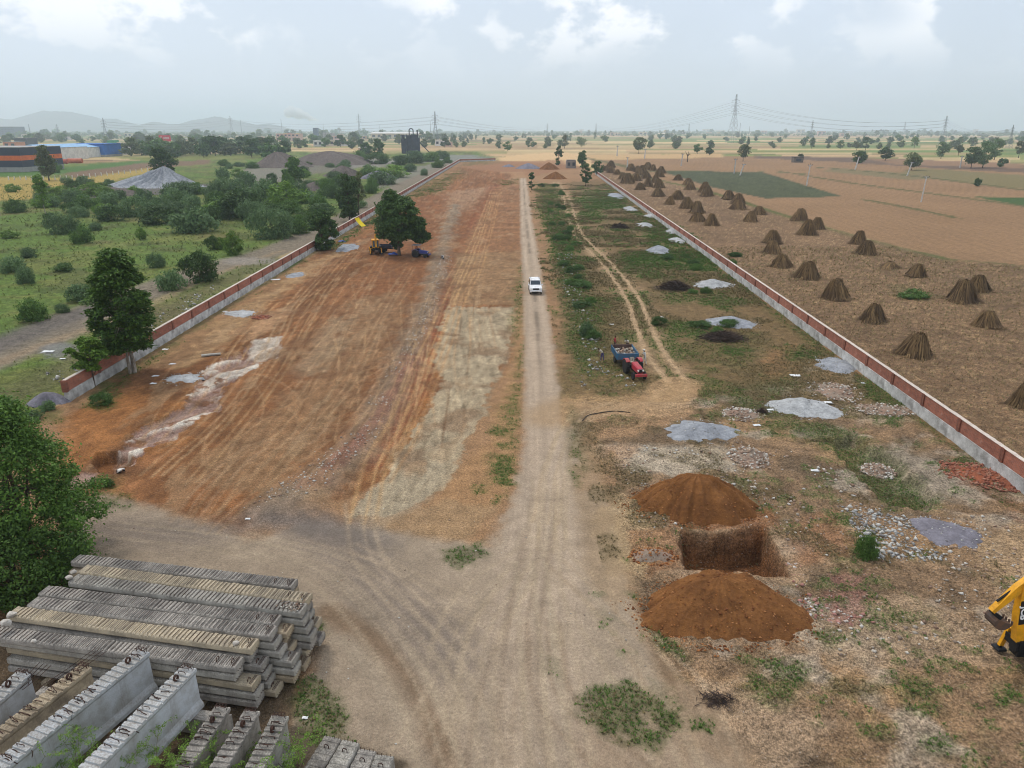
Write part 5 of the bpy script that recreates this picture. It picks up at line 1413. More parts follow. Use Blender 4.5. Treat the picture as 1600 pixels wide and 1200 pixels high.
# ------------------------------------------------------------------ soil mounds and heaps
def m_soil(name, c1, c2, c3=None):
    t = NT(name); o = t.coord('World'); n1 = t.noise(o, .9, 5, .6); n2 = t.noise(o, 5, 5, .65); n3 = t.noise(o, 19, 3, .6)
    c = t.mix(t.ramp(n1, .35, .65), c1, c2); c = t.scale(c, t.math('MULTIPLY', t.ramp(n2, .3, .7, .78, 1.2), t.ramp(n3, .3, .7, .85, 1.15)))
    t.col(c); t.rough(.97); t.b.inputs['Specular IOR Level'].default_value = .1
    t.bump(t.math('ADD', n1, t.math('ADD', n2, t.math('MULTIPLY', n3, .4))), .8, .12)
    return t.m
M_SOIL = m_soil('dug_soil', srgb(134, 90, 52), srgb(108, 71, 42))
M_GRAV = m_soil('grey_gravel', srgb(164, 166, 170), srgb(132, 134, 138))
M_GRAVP = m_soil('pale_gravel', srgb(188, 188, 187), srgb(154, 154, 153))
M_GRAVD = m_soil('dark_gravel', srgb(136, 132, 140), srgb(112, 108, 114))
M_SPOIL = m_soil('dark_spoil', srgb(118, 106, 98), srgb(92, 84, 80))
M_PINK = m_soil('brick_spoil', srgb(152, 124, 106), srgb(146, 130, 114))
M_BRICKB = m_soil('broken_brick', srgb(156, 92, 66), srgb(136, 84, 64))
M_CLOD = m_rubble('soil_clods', [srgb(156, 100, 56), srgb(124, 76, 44), srgb(170, 118, 74), srgb(110, 68, 40)])
M_CRUSH = m_rubble('crushed_stone', [srgb(178, 176, 172), srgb(148, 146, 142), srgb(196, 192, 184), srgb(130, 126, 122)])
def heap(name, label, cx, cy, rx, ry_, h, mat, seed, n=44, peak=(0, 0), pw=1.5, lumps=.12, rz=0, clod=None, nclod=0, csz=.1, ridge=0, cat='mound', group=None, sharp=1.1):
    g = np.random.default_rng(seed); u = np.linspace(0, 1.06, n); m_ = int(n * 2.2); a = np.linspace(0, 2 * PI, m_, endpoint=False)
    U, A = np.meshgrid(u, a, indexing='ij')
    edge = 1 + .22 * (vnoise(np.cos(A) * 3 + seed, np.sin(A) * 3, seed) - .5) + .16 * (vnoise(np.cos(A) * 9 + seed, np.sin(A) * 9, seed + 1) - .5) + .10 * np.sin(A * 2 + seed) + .07 * np.sin(A * 3 + seed * 2) + .05 * np.sin(A * 7 + seed) + .03 * np.sin(A * 13 + seed)
    X = U * np.cos(A) * rx * edge + peak[0] * (1 - U) ; Y = U * np.sin(A) * ry_ * edge + peak[1] * (1 - U)
    Hh = h * np.clip(1 - np.clip(U, 0, 1) ** pw, 0, 1) ** sharp
    s_ = 3.0 / max(rx, .1)
    nz = fbm(X + cx, Y + cy, .55 * s_, 4, seed) - .5
    Zm = Hh + h * lumps * 2 * nz * np.clip(1.05 - U, 0, .5) * 2 + (.05 * min(h, 1.5)) * (fbm(X + cx, Y + cy, 2.2 * s_, 3, seed + 5) - .5) * (U < 1)
    if ridge: Zm -= ridge * h * np.abs(np.sin(A * 9 + 2.5 * fbm(X, Y, .4 * s_, 2, seed + 3))) * np.sin(PI * np.clip(U, 0, 1)) 
    Zm = np.where(U > 1, -.12, np.maximum(Zm, -.02))
    V = np.stack([X, Y, Zm], -1).reshape(-1, 3)
    i = np.arange(n - 1)[:, None] * m_ + np.arange(m_)[None]; j = np.arange(n - 1)[:, None] * m_ + (np.arange(m_)[None] + 1) % m_
    Fc = np.stack([i, i + m_, j + m_, j], -1).reshape(-1, 4)
    me = np_mesh(name, V, Fc, mat, True)
    if nclod:
        root = thing(name, label, cat, (cx, cy, min(0, ground_z(cx, cy) + .05)), rz, group); obj('heap', me, root)
        k = g.integers(0, len(V), nclod * 2); k = k[(V[k, 2] < h * g.uniform(.1, 1.1, len(k)))][:nclod]
        cc = V[k] + g.normal(0, .05 * rx / 3, (len(k), 3)); cc[:, 2] = np.maximum(V[k, 2], 0) + .01
        ra = 1 + np.abs(g.normal(0, .16, nclod)); aa = g.uniform(0, 2 * PI, nclod); cc = np.concatenate([cc, np.stack([ra * rx * np.cos(aa), ra * ry_ * np.sin(aa), 0 * aa + .015], 1)]); k = np.arange(len(cc))
        Vs, Fs = stones_np(cc, csz * g.uniform(.35, 1.2, len(k)) ** 1.5, seed + 1)
        tag(obj('clods', np_mesh('clods', Vs, Fs, clod), root), kind='stuff')
        return root
    o = obj(name, me, None, (cx, cy, 0), rz)
    return tag(o, label, cat, group, 'thing')
x, y = W(1086, 790); heap('soil_mound', 'brown dug soil mound beyond the pit', x, y, 3.85, 2.4, 1.9, M_SOIL, 3, 70, (.1, .5), 2.1, .34, clod=M_CLOD, nclod=900, csz=.06, ridge=.05)
x, y = W(1130, 957); heap('soil_mound', 'brown dug soil mound on the near side of the pit', x, y, 3.75, 2.5, 1.6, M_SOIL, 8, 70, (-.1, .75), 2.2, .32, clod=M_CLOD, nclod=1000, csz=.06, ridge=.04)
x, y = W(1020, 870); heap('soil_mound', 'low crumbling soil lump left of the pit', x, y, 1.1, .75, .45, M_PINK, 14, 24, clod=M_CLOD, nclod=120, csz=.1)
for k, (px, py, wx, wy, h, mt, lb) in enumerate(((1096, 674, 52, 17, .42, M_GRAV, 'grey gravel patch left of the pale one, above the tan clearing'), (1256, 638, 52, 16, .5, M_GRAVP, 'whitish gravel heap below the brick wall with white bag'),
        (1143, 505, 38, 8, .55, M_GRAV, 'grey gravel heap beside the lower brushwood pile'), (1480, 832, 50, 22, .2, M_GRAVD, 'violet-grey gravel patch beside the white rubble'), (1308, 571, 31, 12, .22, M_GRAV, 'thin grey gravel patch just below the right wall'),
        (1028, 393, 22, 5, .7, M_GRAV, 'small pointed gravel heap in the green strip'), (1114, 445, 30, 6, .5, M_GRAVP, 'pale gravel heap right of the upper brushwood pile'), (1051, 363, 12, 3.5, .5, M_GRAVP, 'upper of two small white gravel heaps by the right wall'),
        (1058, 377, 13, 4, .5, M_GRAVP, 'lower of two small white gravel heaps by the right wall'), (1008, 352, 14, 3, .4, M_GRAVP, 'low white gravel heap above the upper brushwood pile'), (984, 327, 12, 3, .5, M_GRAVP, 'small white gravel heap in the green strip below the trees'),
        (962, 306, 14, 4, .5, M_GRAV, 'farthest pale gravel heap near the right wall'), (1018, 338, 12, 2.5, .4, M_GRAVP, 'flat white gravel heap next to the right wall'),
        (288, 591, 25, 8, .14, M_GRAVP, 'pale gravel spill beside the white litter near the left wall'), (376, 490, 24, 5.5, .12, M_GRAVP, 'pale gravel spill between left wall and broken bricks'), (543, 387, 17, 6, .25, M_GRAV, 'grey gravel heap left of the distant yellow loader'),
        (462, 430, 14, 4, .15, M_GRAV, 'small grey gravel spill near the left wall'), (1305, 612, 32, 12, .35, M_PINK, 'brownish rubble heap between wall and whitish gravel'), (1170, 715, 24, 14, .35, M_PINK, 'reddish rubble heap above the far soil mound'),
        (1375, 722, 20, 9, .3, M_PINK, 'low rubble heap among the ditch weeds'), (1160, 648, 26, 9, .3, M_PINK, 'stony rubble heap left of the whitish gravel'), (1385, 640, 40, 8, .12, M_PINK, 'tan gravel spread near the right wall'))):
    x, y = W(px, py); dep = y * CT + CAMH * ST; el = math.atan2(CAMH, y)
    heap('gravel_heap' if mt is not M_PINK else 'rubble_heap', lb, x, y, wx * dep / F, wy * dep / F / math.sin(el), h * 1.7, mt, 20 + k, 26, pw=1.2 if h > .3 else 1.7, lumps=.3, clod=M_CRUSH if mt is not M_PINK else M_RUB, nclod=90 if mt is not M_PINK else 260, csz=.07 if mt is not M_PINK else .13)
x, y = W(1545, 745); heap('brick_rubble', 'heap of broken red bricks at the foot of the right wall', x, y, 2.6, 1.6, .2, M_BRICKB, 77, 22, rz=-.6, clod=m_rubble('broken_bricks', [srgb(150, 94, 74), srgb(128, 80, 64), srgb(160, 116, 94)]), nclod=420, csz=.14)
x, y = W(408, 496); heap('brick_rubble', 'small heap of orange broken bricks near the left wall', x, y, 1.0, .9, .25, M_BRICKB, 78, 18, clod=bpy.data.materials['broken_bricks'], nclod=120, csz=.14)
def heap_px(name, label, px, py, top, wpx, mat, seed, ridge=0, pw=1.25, dy=1.0, peak=(0, 0), sharp=1.1):
    loc, Hh, R = dims(px, py, top, wpx); return heap(name, label, loc[0], loc[1] + R * dy * .7, R, R * dy, Hh * 1.05, mat, seed, 40, (peak[0] * R, peak[1] * R), pw, .10, ridge=ridge, sharp=sharp)
heap_px('gravel_heap', 'large grey gravel heap with runnels in the scrubland', 236, 294, 262, 160, M_GRAV, 90, .26, 1.15, .5, (.05, .2), 1.2)
heap_px('spoil_heap', 'dark low spoil bank in front of the grey gravel heap', 150, 306, 294, 150, M_SPOIL, 91, 0, 1.6, .4)
heap_px('spoil_heap', 'dark spoil heap with pale streak left of the wide one', 432, 262, 239, 108, M_SPOIL, 92, .10, 1.5, .7, (-.1, 0))
heap_px('spoil_heap', 'wide dark spoil heap before the tree belt', 510, 258, 237, 156, M_SPOIL, 93, .10, 1.7, .6, (0, .1))
heap_px('spoil_heap', 'brownish spoil heap lower right of the dark ones', 532, 276, 260, 64, M_SPOIL, 94, .03, 1.3, .7)
heap_px('spoil_heap', 'small dark spoil heap beside the round green tree', 490, 298, 285, 56, M_SPOIL, 95, .03, 1.3, .7)
heap_px('spoil_heap', 'flat grey spoil heap among bushes near the lane', 590, 280, 268, 54, M_GRAVD, 96, .03, 1.5, .7)
heap_px('soil_mound', 'orange soil mound at the far end of the side track', 868, 280, 269, 34, M_SOIL, 97, 0, 1.3, .8)
heap_px('soil_mound', 'small brown mound next to the far grey debris', 858, 265, 254, 32, M_SOIL, 98, 0, 1.3, .8)
heap_px('debris_heap', 'grey rubble debris at the far plot end', 826, 264, 256, 42, M_GRAVD, 99, 0, 1.6, .8)
heap_px('debris_heap', 'low grey debris patch left of the far rubble', 795, 261, 257, 20, M_GRAVD, 100, 0, 1.6, .8)
heap_px('stone_heap', 'dark rocks heaped at the near end of the left wall', 66, 634, 618, 62, M_GRAVD, 101, 0, 1.6, .7)
# brushwood
M_TWIG = m_two('dead_twigs', srgb(88, 72, 62), srgb(58, 48, 44), 5, .95, .2, .01)
def brush(label, px, py, wpx, hm, n, seed, mat=None):
    x, y = W(px, py); dep = y * CT + CAMH * ST; R = wpx * dep / F / 2; g = np.random.default_rng(seed)
    c = g.normal(0, .36, (n, 3)) * np.array([R, R * .6, 0]); rr_ = np.hypot(c[:, 0] / R, c[:, 1] / (R * .6)); c[:, 2] = hm * np.clip(1 - rr_ ** 1.6, .05, 1) * g.uniform(.1, 1, n)
    d = unit(g.normal(size=(n, 3)) * np.array([1, 1, .3])) * g.uniform(.25, .75, (n, 1)) * min(R, 2.2) * .6
    s_ = unit(np.cross(d, g.normal(size=(n, 3)))) * g.uniform(.012, .035, (n, 1)) * max(1, dep / 70)
    m_ = c + s_ * 3 * g.normal(size=(n, 1))
    V = np.stack([c - d, m_ - s_, c + d, m_ + s_], 1); V[:, :, 2] = np.maximum(V[:, :, 2], .02)
    return tag(obj('brushwood_pile', np_mesh('brushwood_pile', V.reshape(-1, 3), np.arange(n * 4).reshape(-1, 4), mat or M_TWIG), None, (x, y, 0)), label, 'brushwood', None, 'thing')
brush('dark brushwood pile in the middle of the green strips', 1054, 452, 62, 1.3, 1500, 1)
brush('lower brushwood pile right of the side track', 1130, 530, 78, .9, 1700, 2)
brush('small dark brushwood pile near the far green strip', 968, 357, 34, 1.2, 700, 3)
brush('twig heap beside the stony rubble', 1190, 645, 22, .4, 300, 4)
brush('thin dead branches strewn right of the near weeds', 1120, 1095, 70, .12, 160, 5)
# small stones over the ground, as a mass
def stone_field(name, label, pts, n, smin, smax, seed, mat):
    P = WP(pts); g = np.random.default_rng(seed); lo, hi = P.min(0), P.max(0); q_ = []
    c = g.uniform(lo, hi, (n * 6, 2)); c = c[poly_sd(P, c[:, 0], c[:, 1]) < .3 * g.normal(size=len(c))][:n]
    ok = fbm(c[:, 0], c[:, 1], .35, 3, seed) > g.uniform(.38, .58, len(c)); c = c[ok]
    z = np.array([ground_z(a_, b_) for a_, b_ in c])
    s = smin + (smax - smin) * g.random(len(c)) ** 3
    V, Fc = stones_np(np.concatenate([c, (z + s * .2)[:, None]], 1), s, seed)
    return tag(obj(name, np_mesh(name, V, Fc, mat)), label, 'stones', kind='stuff')
stone_field('strip_rubble', 'pale rubble stones strung along the weedy strip beside the track', [(872, 395), (895, 395), (912, 470), (940, 530), (945, 570), (1000, 606), (960, 612), (905, 605), (905, 545), (885, 470)], 1000, .06, .26, 1, M_CRUSH)
stone_field('field_rubble', 'scattered stones on the disturbed ground around the pit', [(960, 700), (1180, 690), (1300, 720), (1400, 820), (1590, 800), (1640, 1000), (1300, 1030), (1250, 900), (1220, 830), (1010, 830)], 2600, .03, .17, 2, M_RUB)
stone_field('white_rubble', 'white broken stones beside the bright green bush', [(1295, 780), (1345, 790), (1420, 810), (1425, 850), (1480, 868), (1440, 880), (1370, 872), (1345, 840)], 900, .04, .18, 3, M_CRUSH)
stone_field('pink_rubble', 'pinkish stones beside the near soil mound', [(1240, 880), (1330, 890), (1370, 950), (1340, 978), (1260, 960)], 700, .03, .16, 4, m_rubble('pink_stones', [srgb(178, 130, 118), srgb(192, 176, 166), srgb(160, 116, 104), srgb(206, 198, 190)]))
stone_field('ridge_gravel', 'grey stones along the gravel ridge in the levelled earth', [(690, 400), (706, 400), (675, 500), (625, 610), (580, 700), (480, 780), (380, 800), (450, 750), (560, 670), (600, 600), (655, 500)], 3200, .03, .13, 5, M_RUB)
stone_field('loose_stones', 'loose stones on the pale foreground earth', [(140, 800), (900, 760), (1100, 1240), (420, 1240), (520, 1000)], 380, .02, .08, 6, M_RUB)
stone_field('lane_rubble', 'rubble along the outer foot of the left wall', [(60, 590), (200, 520), (330, 440), (340, 452), (215, 540), (110, 605)], 380, .06, .3, 7, M_CRUSH)
# individual bits of litter
M_WHITE = m_two('white_plastic', srgb(232, 232, 230), srgb(206, 206, 204), 3, .6, .3, .03)
def rag(px, py, wpx, label, mat=M_WHITE, name='plastic_sheet', h=.12, asp=.6, rz=0, cat='litter', z0=0):
    x, y = W(px, py, z0); dep = y * CT + CAMH * ST; s = wpx * dep / F; g = np.random.default_rng(int(px * 7 + py)); n = 9
    u, v = np.meshgrid(np.linspace(-.5, .5, n), np.linspace(-.5, .5, n), indexing='ij')
    r_ = 1 - .25 * vnoise(u * 4 + px, v * 4 + py, 3); zz = h * (.15 + vnoise(u * 5 + px, v * 5, 4) ** 1.3) * (1 - np.maximum(np.abs(u), np.abs(v)) * 1.1)
    V = np.stack([u * s * r_, v * s * asp * r_, zz + .02], -1).reshape(-1, 3)
    i = np.arange(n - 1)[:, None] * n + np.arange(n - 1)[None]; Fc = np.stack([i, i + n, i + n + 1, i + 1], -1).reshape(-1, 4)
    return tag(obj(name, np_mesh(name, V, Fc, mat, True), None, (x, y, ground_z(x, y) + z0), rz), label, cat, None, 'thing')
for px, py, w_, lb in ((1273, 735, 14, 'curved white plastic scrap above the right end of the pit'), (1183, 664, 13, 'crumpled white bag between two gravel patches'), (1294, 629, 15, 'white bag on the edge of the whitish gravel heap'),
        (1204, 641, 13, 'white scrap left of the whitish gravel heap'), (243, 588, 12, 'white paper scrap near the tiered tree, upper of two'), (240, 600, 11, 'white paper scrap near the tiered tree, lower of two'), (258, 546, 11, 'white scrap left of the small wheel track'),
        (270, 569, 11, 'white scrap above the pale gravel spill'), (75, 550, 20, 'white sheet lying on the grey lane'), (98, 561, 9, 'small white scrap by the lane below the sheet'), (955, 507, 9, 'white bag on the side track above the workers'), (1033, 495, 9, 'white scrap right of the side track'),
        (352, 487, 9, 'white scrap at the left end of the gravel spill'), (1242, 587, 18, 'white broken slab below the right wall'), (430, 437, 16, 'white and grey bundle at the left wall'), (1348, 600, 7, 'tiny white scrap near the right wall'),
        (388, 815, 9, 'white block on the dark grey earth left of centre'), (477, 1123, 10, 'white pebble-like scrap in the weedy gap by the beams'), (1070, 1155, 0, '')):
    if w_: rag(px, py, w_, lb)
M_BLUET = m_two('blue_tarp', srgb(52, 84, 160), srgb(40, 62, 124), 2, .5, .3, .04)
rag(534, 378, 13, 'small bright blue tarp left of the distant yellow loader', M_BLUET, 'tarp', .5)
rag(614, 399, 16, 'blue tarp bundle at the foot of the large tree', M_BLUET, 'tarp', .8)
M_YEL = m_two('yellow_sheet', srgb(240, 214, 20), srgb(224, 196, 10), 2, .55, .1, .03)
x, y = W(551, 354); b = MB(); rg = []
for k in range(7):
    t_ = k / 6; rg.append([(-.85 + .3 * t_, -1.8 * t_ ** 1.4, 2.1 - 2.0 * t_), (.75 + .3 * t_, -1.8 * t_ ** 1.4, 2.15 - 2.0 * t_), (.75 + .3 * t_, -1.8 * t_ ** 1.4 + .03, 2.19 - 2.0 * t_), (-.85 + .3 * t_, -1.8 * t_ ** 1.4 + .03, 2.14 - 2.0 * t_)])
b.loft(rg); o = b.build('plastic_sheet', M_YEL, None, loc=(-38.6, y, 0)); o.rotation_euler.z = PI / 3
tag(o, 'bright yellow sheet draped over the left wall', 'sheet', None, 'thing')
# hose and timber
M_DARK = m_two('dark_rubber', srgb(44, 42, 42), srgb(30, 30, 30), 4, .7, .1, .01)
hp = smooth_path(WP([(910, 658), (918, 650), (935, 646), (960, 643), (985, 645)]), 5); b = MB(); b.tube([(p[0], p[1], .04) for p in hp], .035, 6)
tag(b.build('hose', M_DARK), 'thin dark hose curving across the earth below the tractor', 'hose', None, 'thing')
b = MB(); p = W(330, 556); b.box((0, 0, .1), (1.9, .5, .12), .35); tag(b.build('plank', M_PALE, None, loc=(*p, .05)), 'pale plank lying beside the scraped rock bed', 'plank', None, 'thing')

# ------------------------------------------------------------------ vehicles
M_TYRE = m_two('tyre_rubber', srgb(52, 50, 48), srgb(36, 35, 34), 6, .85, .2, .01)
M_GLASS = NT('window_glass'); M_GLASS.col((.03, .045, .06)); M_GLASS.rough(.08); M_GLASS.b.inputs['Specular IOR Level'].default_value = .6; M_GLASS = M_GLASS.m
M_LAMP = m_two('lamp_lens', srgb(236, 236, 228), srgb(216, 216, 210), 5, .2, 0)
M_BLACK = m_two('black_trim', srgb(36, 36, 38), srgb(26, 26, 28), 5, .6, .1, .01)
M_CHROME = m_two('bright_metal', srgb(190, 190, 190), srgb(150, 150, 150), 5, .35, 0, metal=.6)
def lathe(b, prof, n, c, axis='x'):
    rings = []
    for a_, r_ in prof:
        rg = []
        for k in range(n):
            g_ = 2 * PI * k / n
            rg.append((c[0] + a_, c[1] + r_ * math.cos(g_), c[2] + r_ * math.sin(g_)))
        rings.append(rg)
    b.loft(rings); return b
def wheel(root, c, R, w, rimmat, lug=False, rz=0):
    b = MB(); lathe(b, [(-w / 2, R * .6), (-w / 2, R * .88), (-w * .38, R), (w * .38, R), (w / 2, R * .88), (w / 2, R * .6)], 22, (0, 0, 0))
    if lug:
        for k in range(18):
            g_ = 2 * PI * k / 18
            for s in (-1, 1): b.box((s * w * .22, (R + .01) * math.cos(g_ + s * .08), (R + .01) * math.sin(g_ + s * .08)), (w * .46, .06, .05), 0, g_ - PI / 2)
    o = b.build('wheel', M_TYRE, root, loc=c); o.rotation_euler.z = rz
    r_ = MB(); lathe(r_, [(-w * .36, R * .05), (-w * .42, R * .3), (-w * .3, R * .52), (-w * .5, R * .61), (w * .5, R * .61), (w * .3, R * .52), (w * .42, R * .3), (w * .36, R * .05)], 18, (0, 0, 0)); r_.build('rim', rimmat, o)
    return o
def quad(b, a, c, d, e, th=.02):
    a, c, d, e = map(Vector, (a, c, d, e)); n = (c - a).cross(e - a).normalized() * th
    b.loft([[a, c, d, e], [a + n, c + n, d + n, e + n]]); return b
def suv(label, loc, rz):
    root = thing('car', label, 'car', loc, rz); P = m_paint('white_car_paint', srgb(236, 236, 236), .3, srgb(150, 130, 108), .45)
    # front at -y ; lower body: cross rings along y
    def ring(y, z0, z1, hw, hw2, zs): return [(-hw, y, z0), (hw, y, z0), (hw, y, zs), (hw2, y, z1), (-hw2, y, z1), (-hw, y, zs)]
    b = MB(); b.loft([ring(-2.2, .42, .86, .80, .74, .72), ring(-2.12, .36, .98, .87, .80, .86), ring(-1.7, .34, 1.08, .90, .84, .94), ring(-.85, .34, 1.14, .90, .86, 1.0), ring(1.9, .34, 1.14, .90, .87, 1.0), ring(2.2, .42, 1.08, .86, .82, .96)]); b.build('body', P, root)
    b = MB(); b.loft([[(-.84, -.8, 1.13), (.84, -.8, 1.13), (.87, 2.1, 1.13), (-.87, 2.1, 1.13)], [(-.70, -.22, 1.80), (.70, -.22, 1.80), (.74, 1.98, 1.82), (-.74, 1.98, 1.82)], [(-.62, -.05, 1.86), (.62, -.05, 1.86), (.66, 1.85, 1.88), (-.66, 1.85, 1.88)]]); b.build('cabin', P, root)
    quad(MB(), (-.74, -.72, 1.20), (.74, -.72, 1.20), (.64, -.27, 1.74), (-.64, -.27, 1.74)).build('windshield', M_GLASS, root)
    for s in (-1, 1):
        for y0, y1 in ((-.45, .42), (.52, 1.25), (1.33, 1.9)):
            a_ = [(s * .865, y0 + (.0), 1.2), (s * .875, y1, 1.2), (s * .757, y1 - .04, 1.72), (s * .745, y0 + (.32 if y0 < 0 else .03), 1.72)]
            (quad(MB(), *a_) if s > 0 else quad(MB(), *a_[::-1])).build('side_window', M_GLASS, root)
        b = MB(); b.bevbox((s * .66, -2.16, .84), (.30, .10, .17), .03); b.build('headlight', M_LAMP, root)
        b = MB(); b.bevbox((s * 1.0, -.62, 1.2), (.2, .12, .16), .03); b.build('wing_mirror', P, root)
        b = MB(); b.box((s * .5, -2.215, .50), (.42, .06, .12), 0, 0, s * -.35); b.build('fog_lamp_recess', M_BLACK, root)
    b = MB()
    for k in range(5): b.box((0, -2.2, .77 + k * .04), (.86, .06, .022))
    b.box((0, -2.18, .85), (.9, .05, .22)); b.build('grille', M_BLACK, root)
    b = MB(); b.bevbox((0, -2.22, .56), (1.5, .14, .18), .04); b.build('bumper', P, root)
    MB().box((0, -2.25, .40), (1.3, .1, .12)).build('lower_bumper', M_BLACK, root)
    MB().box((0, -2.30, .57), (.48, .02, .11)).build('number_plate', M_LAMP, root)
    b = MB()
    for s in (-.6, .6): b.tube([(s, .1, 1.9), (s, .2, 1.93), (s, 1.6, 1.94), (s, 1.7, 1.9)], .025, 5)
    b.box((0, -.72, 1.15), (1.3, .03, .03)); tag(b.build('roof_rails', M_BLACK, root), kind='stuff')
    for s in (-1, 1):
        for y_ in (-1.42, 1.42): wheel(root, (s * .80, y_, .36), .36, .24, M_CHROME)
    return root
suv('white off-road car driving toward the camera on the main track', (3.45, 106.4, .02), math.radians(2))

def tractor(label, loc, rz, paint_c, rim_c, canopy=False, grp=None):
    root = thing('tractor', label, 'tractor', loc, rz, grp); P = m_paint('tractor_paint_' + label.split()[0], paint_c, .4, srgb(128, 104, 84), .75); RM = m_paint('tractor_rim_' + label.split()[0], rim_c, .5)
    for s in (-1, 1):
        wheel(root, (s * .68, 0, .70), .70, .38, RM, True); wheel(root, (s * .58, -1.95, .38), .38, .2, RM)
        b = MB(); rg = []
        for k in range(8):
            g_ = math.radians(48 + k * 14); rg.append([(s * .46, .80 * -math.cos(g_) + .05, .70 + .80 * math.sin(g_)), (s * .86, .80 * -math.cos(g_) + .05, .70 + .80 * math.sin(g_)), (s * .86, .85 * -math.cos(g_) + .05, .70 + .85 * math.sin(g_)), (s * .46, .85 * -math.cos(g_) + .05, .70 + .85 * math.sin(g_))])
        b.loft(rg); b.build('fender', P, root)
        lathe(MB(), [(-.0, .09), (.0, .10)], 10, (0, 0, 0))
        b = MB(); b.cyl((s * .24, -2.36, 1.02), (s * .24, -2.42, 1.02), .09, 12); b.build('headlight', M_LAMP, root)
    b = MB(); b.loft([[(-.27, -2.35, .72), (.27, -2.35, .72), (.27, -2.35, 1.12), (.2, -2.35, 1.2), (-.2, -2.35, 1.2), (-.27, -2.35, 1.12)], [(-.31, -1.6, .72), (.31, -1.6, .72), (.31, -1.6, 1.2), (.22, -1.6, 1.3), (-.22, -1.6, 1.3), (-.31, -1.6, 1.2)], [(-.33, -.55, .72), (.33, -.55, .72), (.33, -.55, 1.26), (.24, -.55, 1.36), (-.24, -.55, 1.36), (-.33, -.55, 1.26)]]); b.build('hood', P, root)
    b = MB(); b.box((0, -2.37, .95), (.40, .03, .3)); b.build('grille', M_BLACK, root)
    b = MB(); b.box((0, -.9, .62), (.36, 2.6, .36)); b.box((0, 0, .7), (1.0, .34, .34)); b.box((0, -1.95, .42), (1.0, .14, .14)); b.build('chassis', M_BLACK, root)
    b = MB(); b.bevbox((0, -2.62, .62), (1.2, .16, .26), .04); b.box((0, -2.48, .6), (.3, .25, .2)); b.build('front_bumper', P, root)
    b = MB(); b.bevbox((0, .12, 1.12), (.44, .42, .12), .03); b.box((0, .34, 1.34), (.44, .08, .36), 0, -.2); b.build('seat', m_two('seat_vinyl_' + label.split()[0], srgb(196, 186, 166), srgb(160, 150, 132), 3), root)
    b = MB(); b.tube([(0, -.62, 1.25), (0, -.38, 1.5)], .025, 6); b.tube([(.2 * math.cos(g_), -.36 + .1 * math.sin(g_), 1.5 + .17 * math.sin(g_)) for g_ in np.linspace(0, 2 * PI, 13)], .018, 5); b.build('steering_wheel', M_BLACK, root)
    b = MB(); b.tube([(.2, -1.3, 1.25), (.2, -1.3, 1.75)], .035, 7); b.build('exhaust', M_BLACK, root)
    b = MB(); b.tube([(-.22, -2.4, 1.14), (.22, -2.4, 1.14)], .012, 4); b.build('badge_strip', M_CHROME, root)
    if canopy:
        for sx in (-.5, .5):
            for sy in (-.5, .55): MB().tube([(sx, sy, .9), (sx, sy, 2.25)], .03, 6).build('canopy_post', M_BLACK, root)
        MB().bevbox((0, 0, 2.28), (1.35, 1.6, .08), .03).build('canopy', m_two('canopy_cloth', srgb(120, 124, 128), srgb(92, 96, 100), 2), root)
    return root
tx, ty = W(996, 597)
tang = math.radians(9)
tractor('red tractor hitched to the blue trailer of stones', (tx - .05, ty + 2.75, 0), tang, srgb(176, 40, 58), srgb(190, 88, 64))
def trailer(label, loc, rz, c, L=3.3, Wd=2.15, wallh=.62, load=None):
    root = thing('trailer', label, 'trailer', loc, rz); P = m_paint('trailer_' + label.split()[0], c, .5, srgb(110, 86, 66), .7); PI_ = m_paint('trailer_inside_' + label.split()[0], srgb(96, 74, 66), .7, srgb(70, 54, 46), .6)
    MB().box((0, L / 2, .92), (Wd, L, .1)).build('bed', PI_, root)
    for y_, nm in ((0, 'front_board'), (L, 'tail_board')):
        b = MB(); b.box((0, y_, .97 + wallh / 2), (Wd, .06, wallh)); b.box((0, y_ - .045 * (1 if y_ == 0 else -1), .97 + wallh - .05), (Wd + .05, .05, .08)); b.box((0, y_ - .045 * (1 if y_ == 0 else -1), 1.02), (Wd + .05, .05, .08))
        for k in range(5): b.box((-Wd / 2 + .04 + k * (Wd - .08) / 4, y_ - .05 * (1 if y_ == 0 else -1), .97 + wallh / 2), (.07, .05, wallh + .04))
        b.build(nm, P if y_ == 0 else PI_, root)
    for s in (-1, 1):
        b = MB(); b.box((s * Wd / 2, L / 2, .97 + wallh / 2), (.06, L - .07, wallh)); 
        for k in range(6): b.box((s * (Wd / 2 + .05), .15 + k * (L - .3) / 5, .97 + wallh / 2), (.05, .07, wallh + .03))
        b.build('side_board', P, root)
        wheel(root, (s * (Wd / 2 - .2), L * .62, .42), .42, .24, M_BLACK)
    b = MB(); b.box((0, L / 2, .78), (.9, L, .16)); b.tube([(0, .1, .75), (0, -1.0, .55)], .06, 6); b.box((0, L * .62, .42), (Wd - .5, .12, .12)); b.build('chassis', M_BLACK, root)
    return root
trx, try_ = tx - .05 - math.sin(tang) * -1.25, ty + 2.75 + 1.25
trailer('blue farm trailer loaded with stones behind the red tractor', (tx - .35, ty + 4.15, 0), math.radians(3), srgb(40, 106, 140))
q = np.stack([tx - .35 + rng.uniform(-.95, .95, 170), ty + 4.15 + rng.uniform(.15, 3.1, 170), 1.02 + rng.uniform(0, .35, 170)], 1)
V, Fc = stones_np(q, rng.uniform(.09, .22, 170), 9); tag(obj('stone_load', np_mesh('stone_load', V, Fc, M_RUB)), 'heap of broken stones lying inside the blue trailer', 'stones', kind='stuff')
bx, by = W(655, 401)
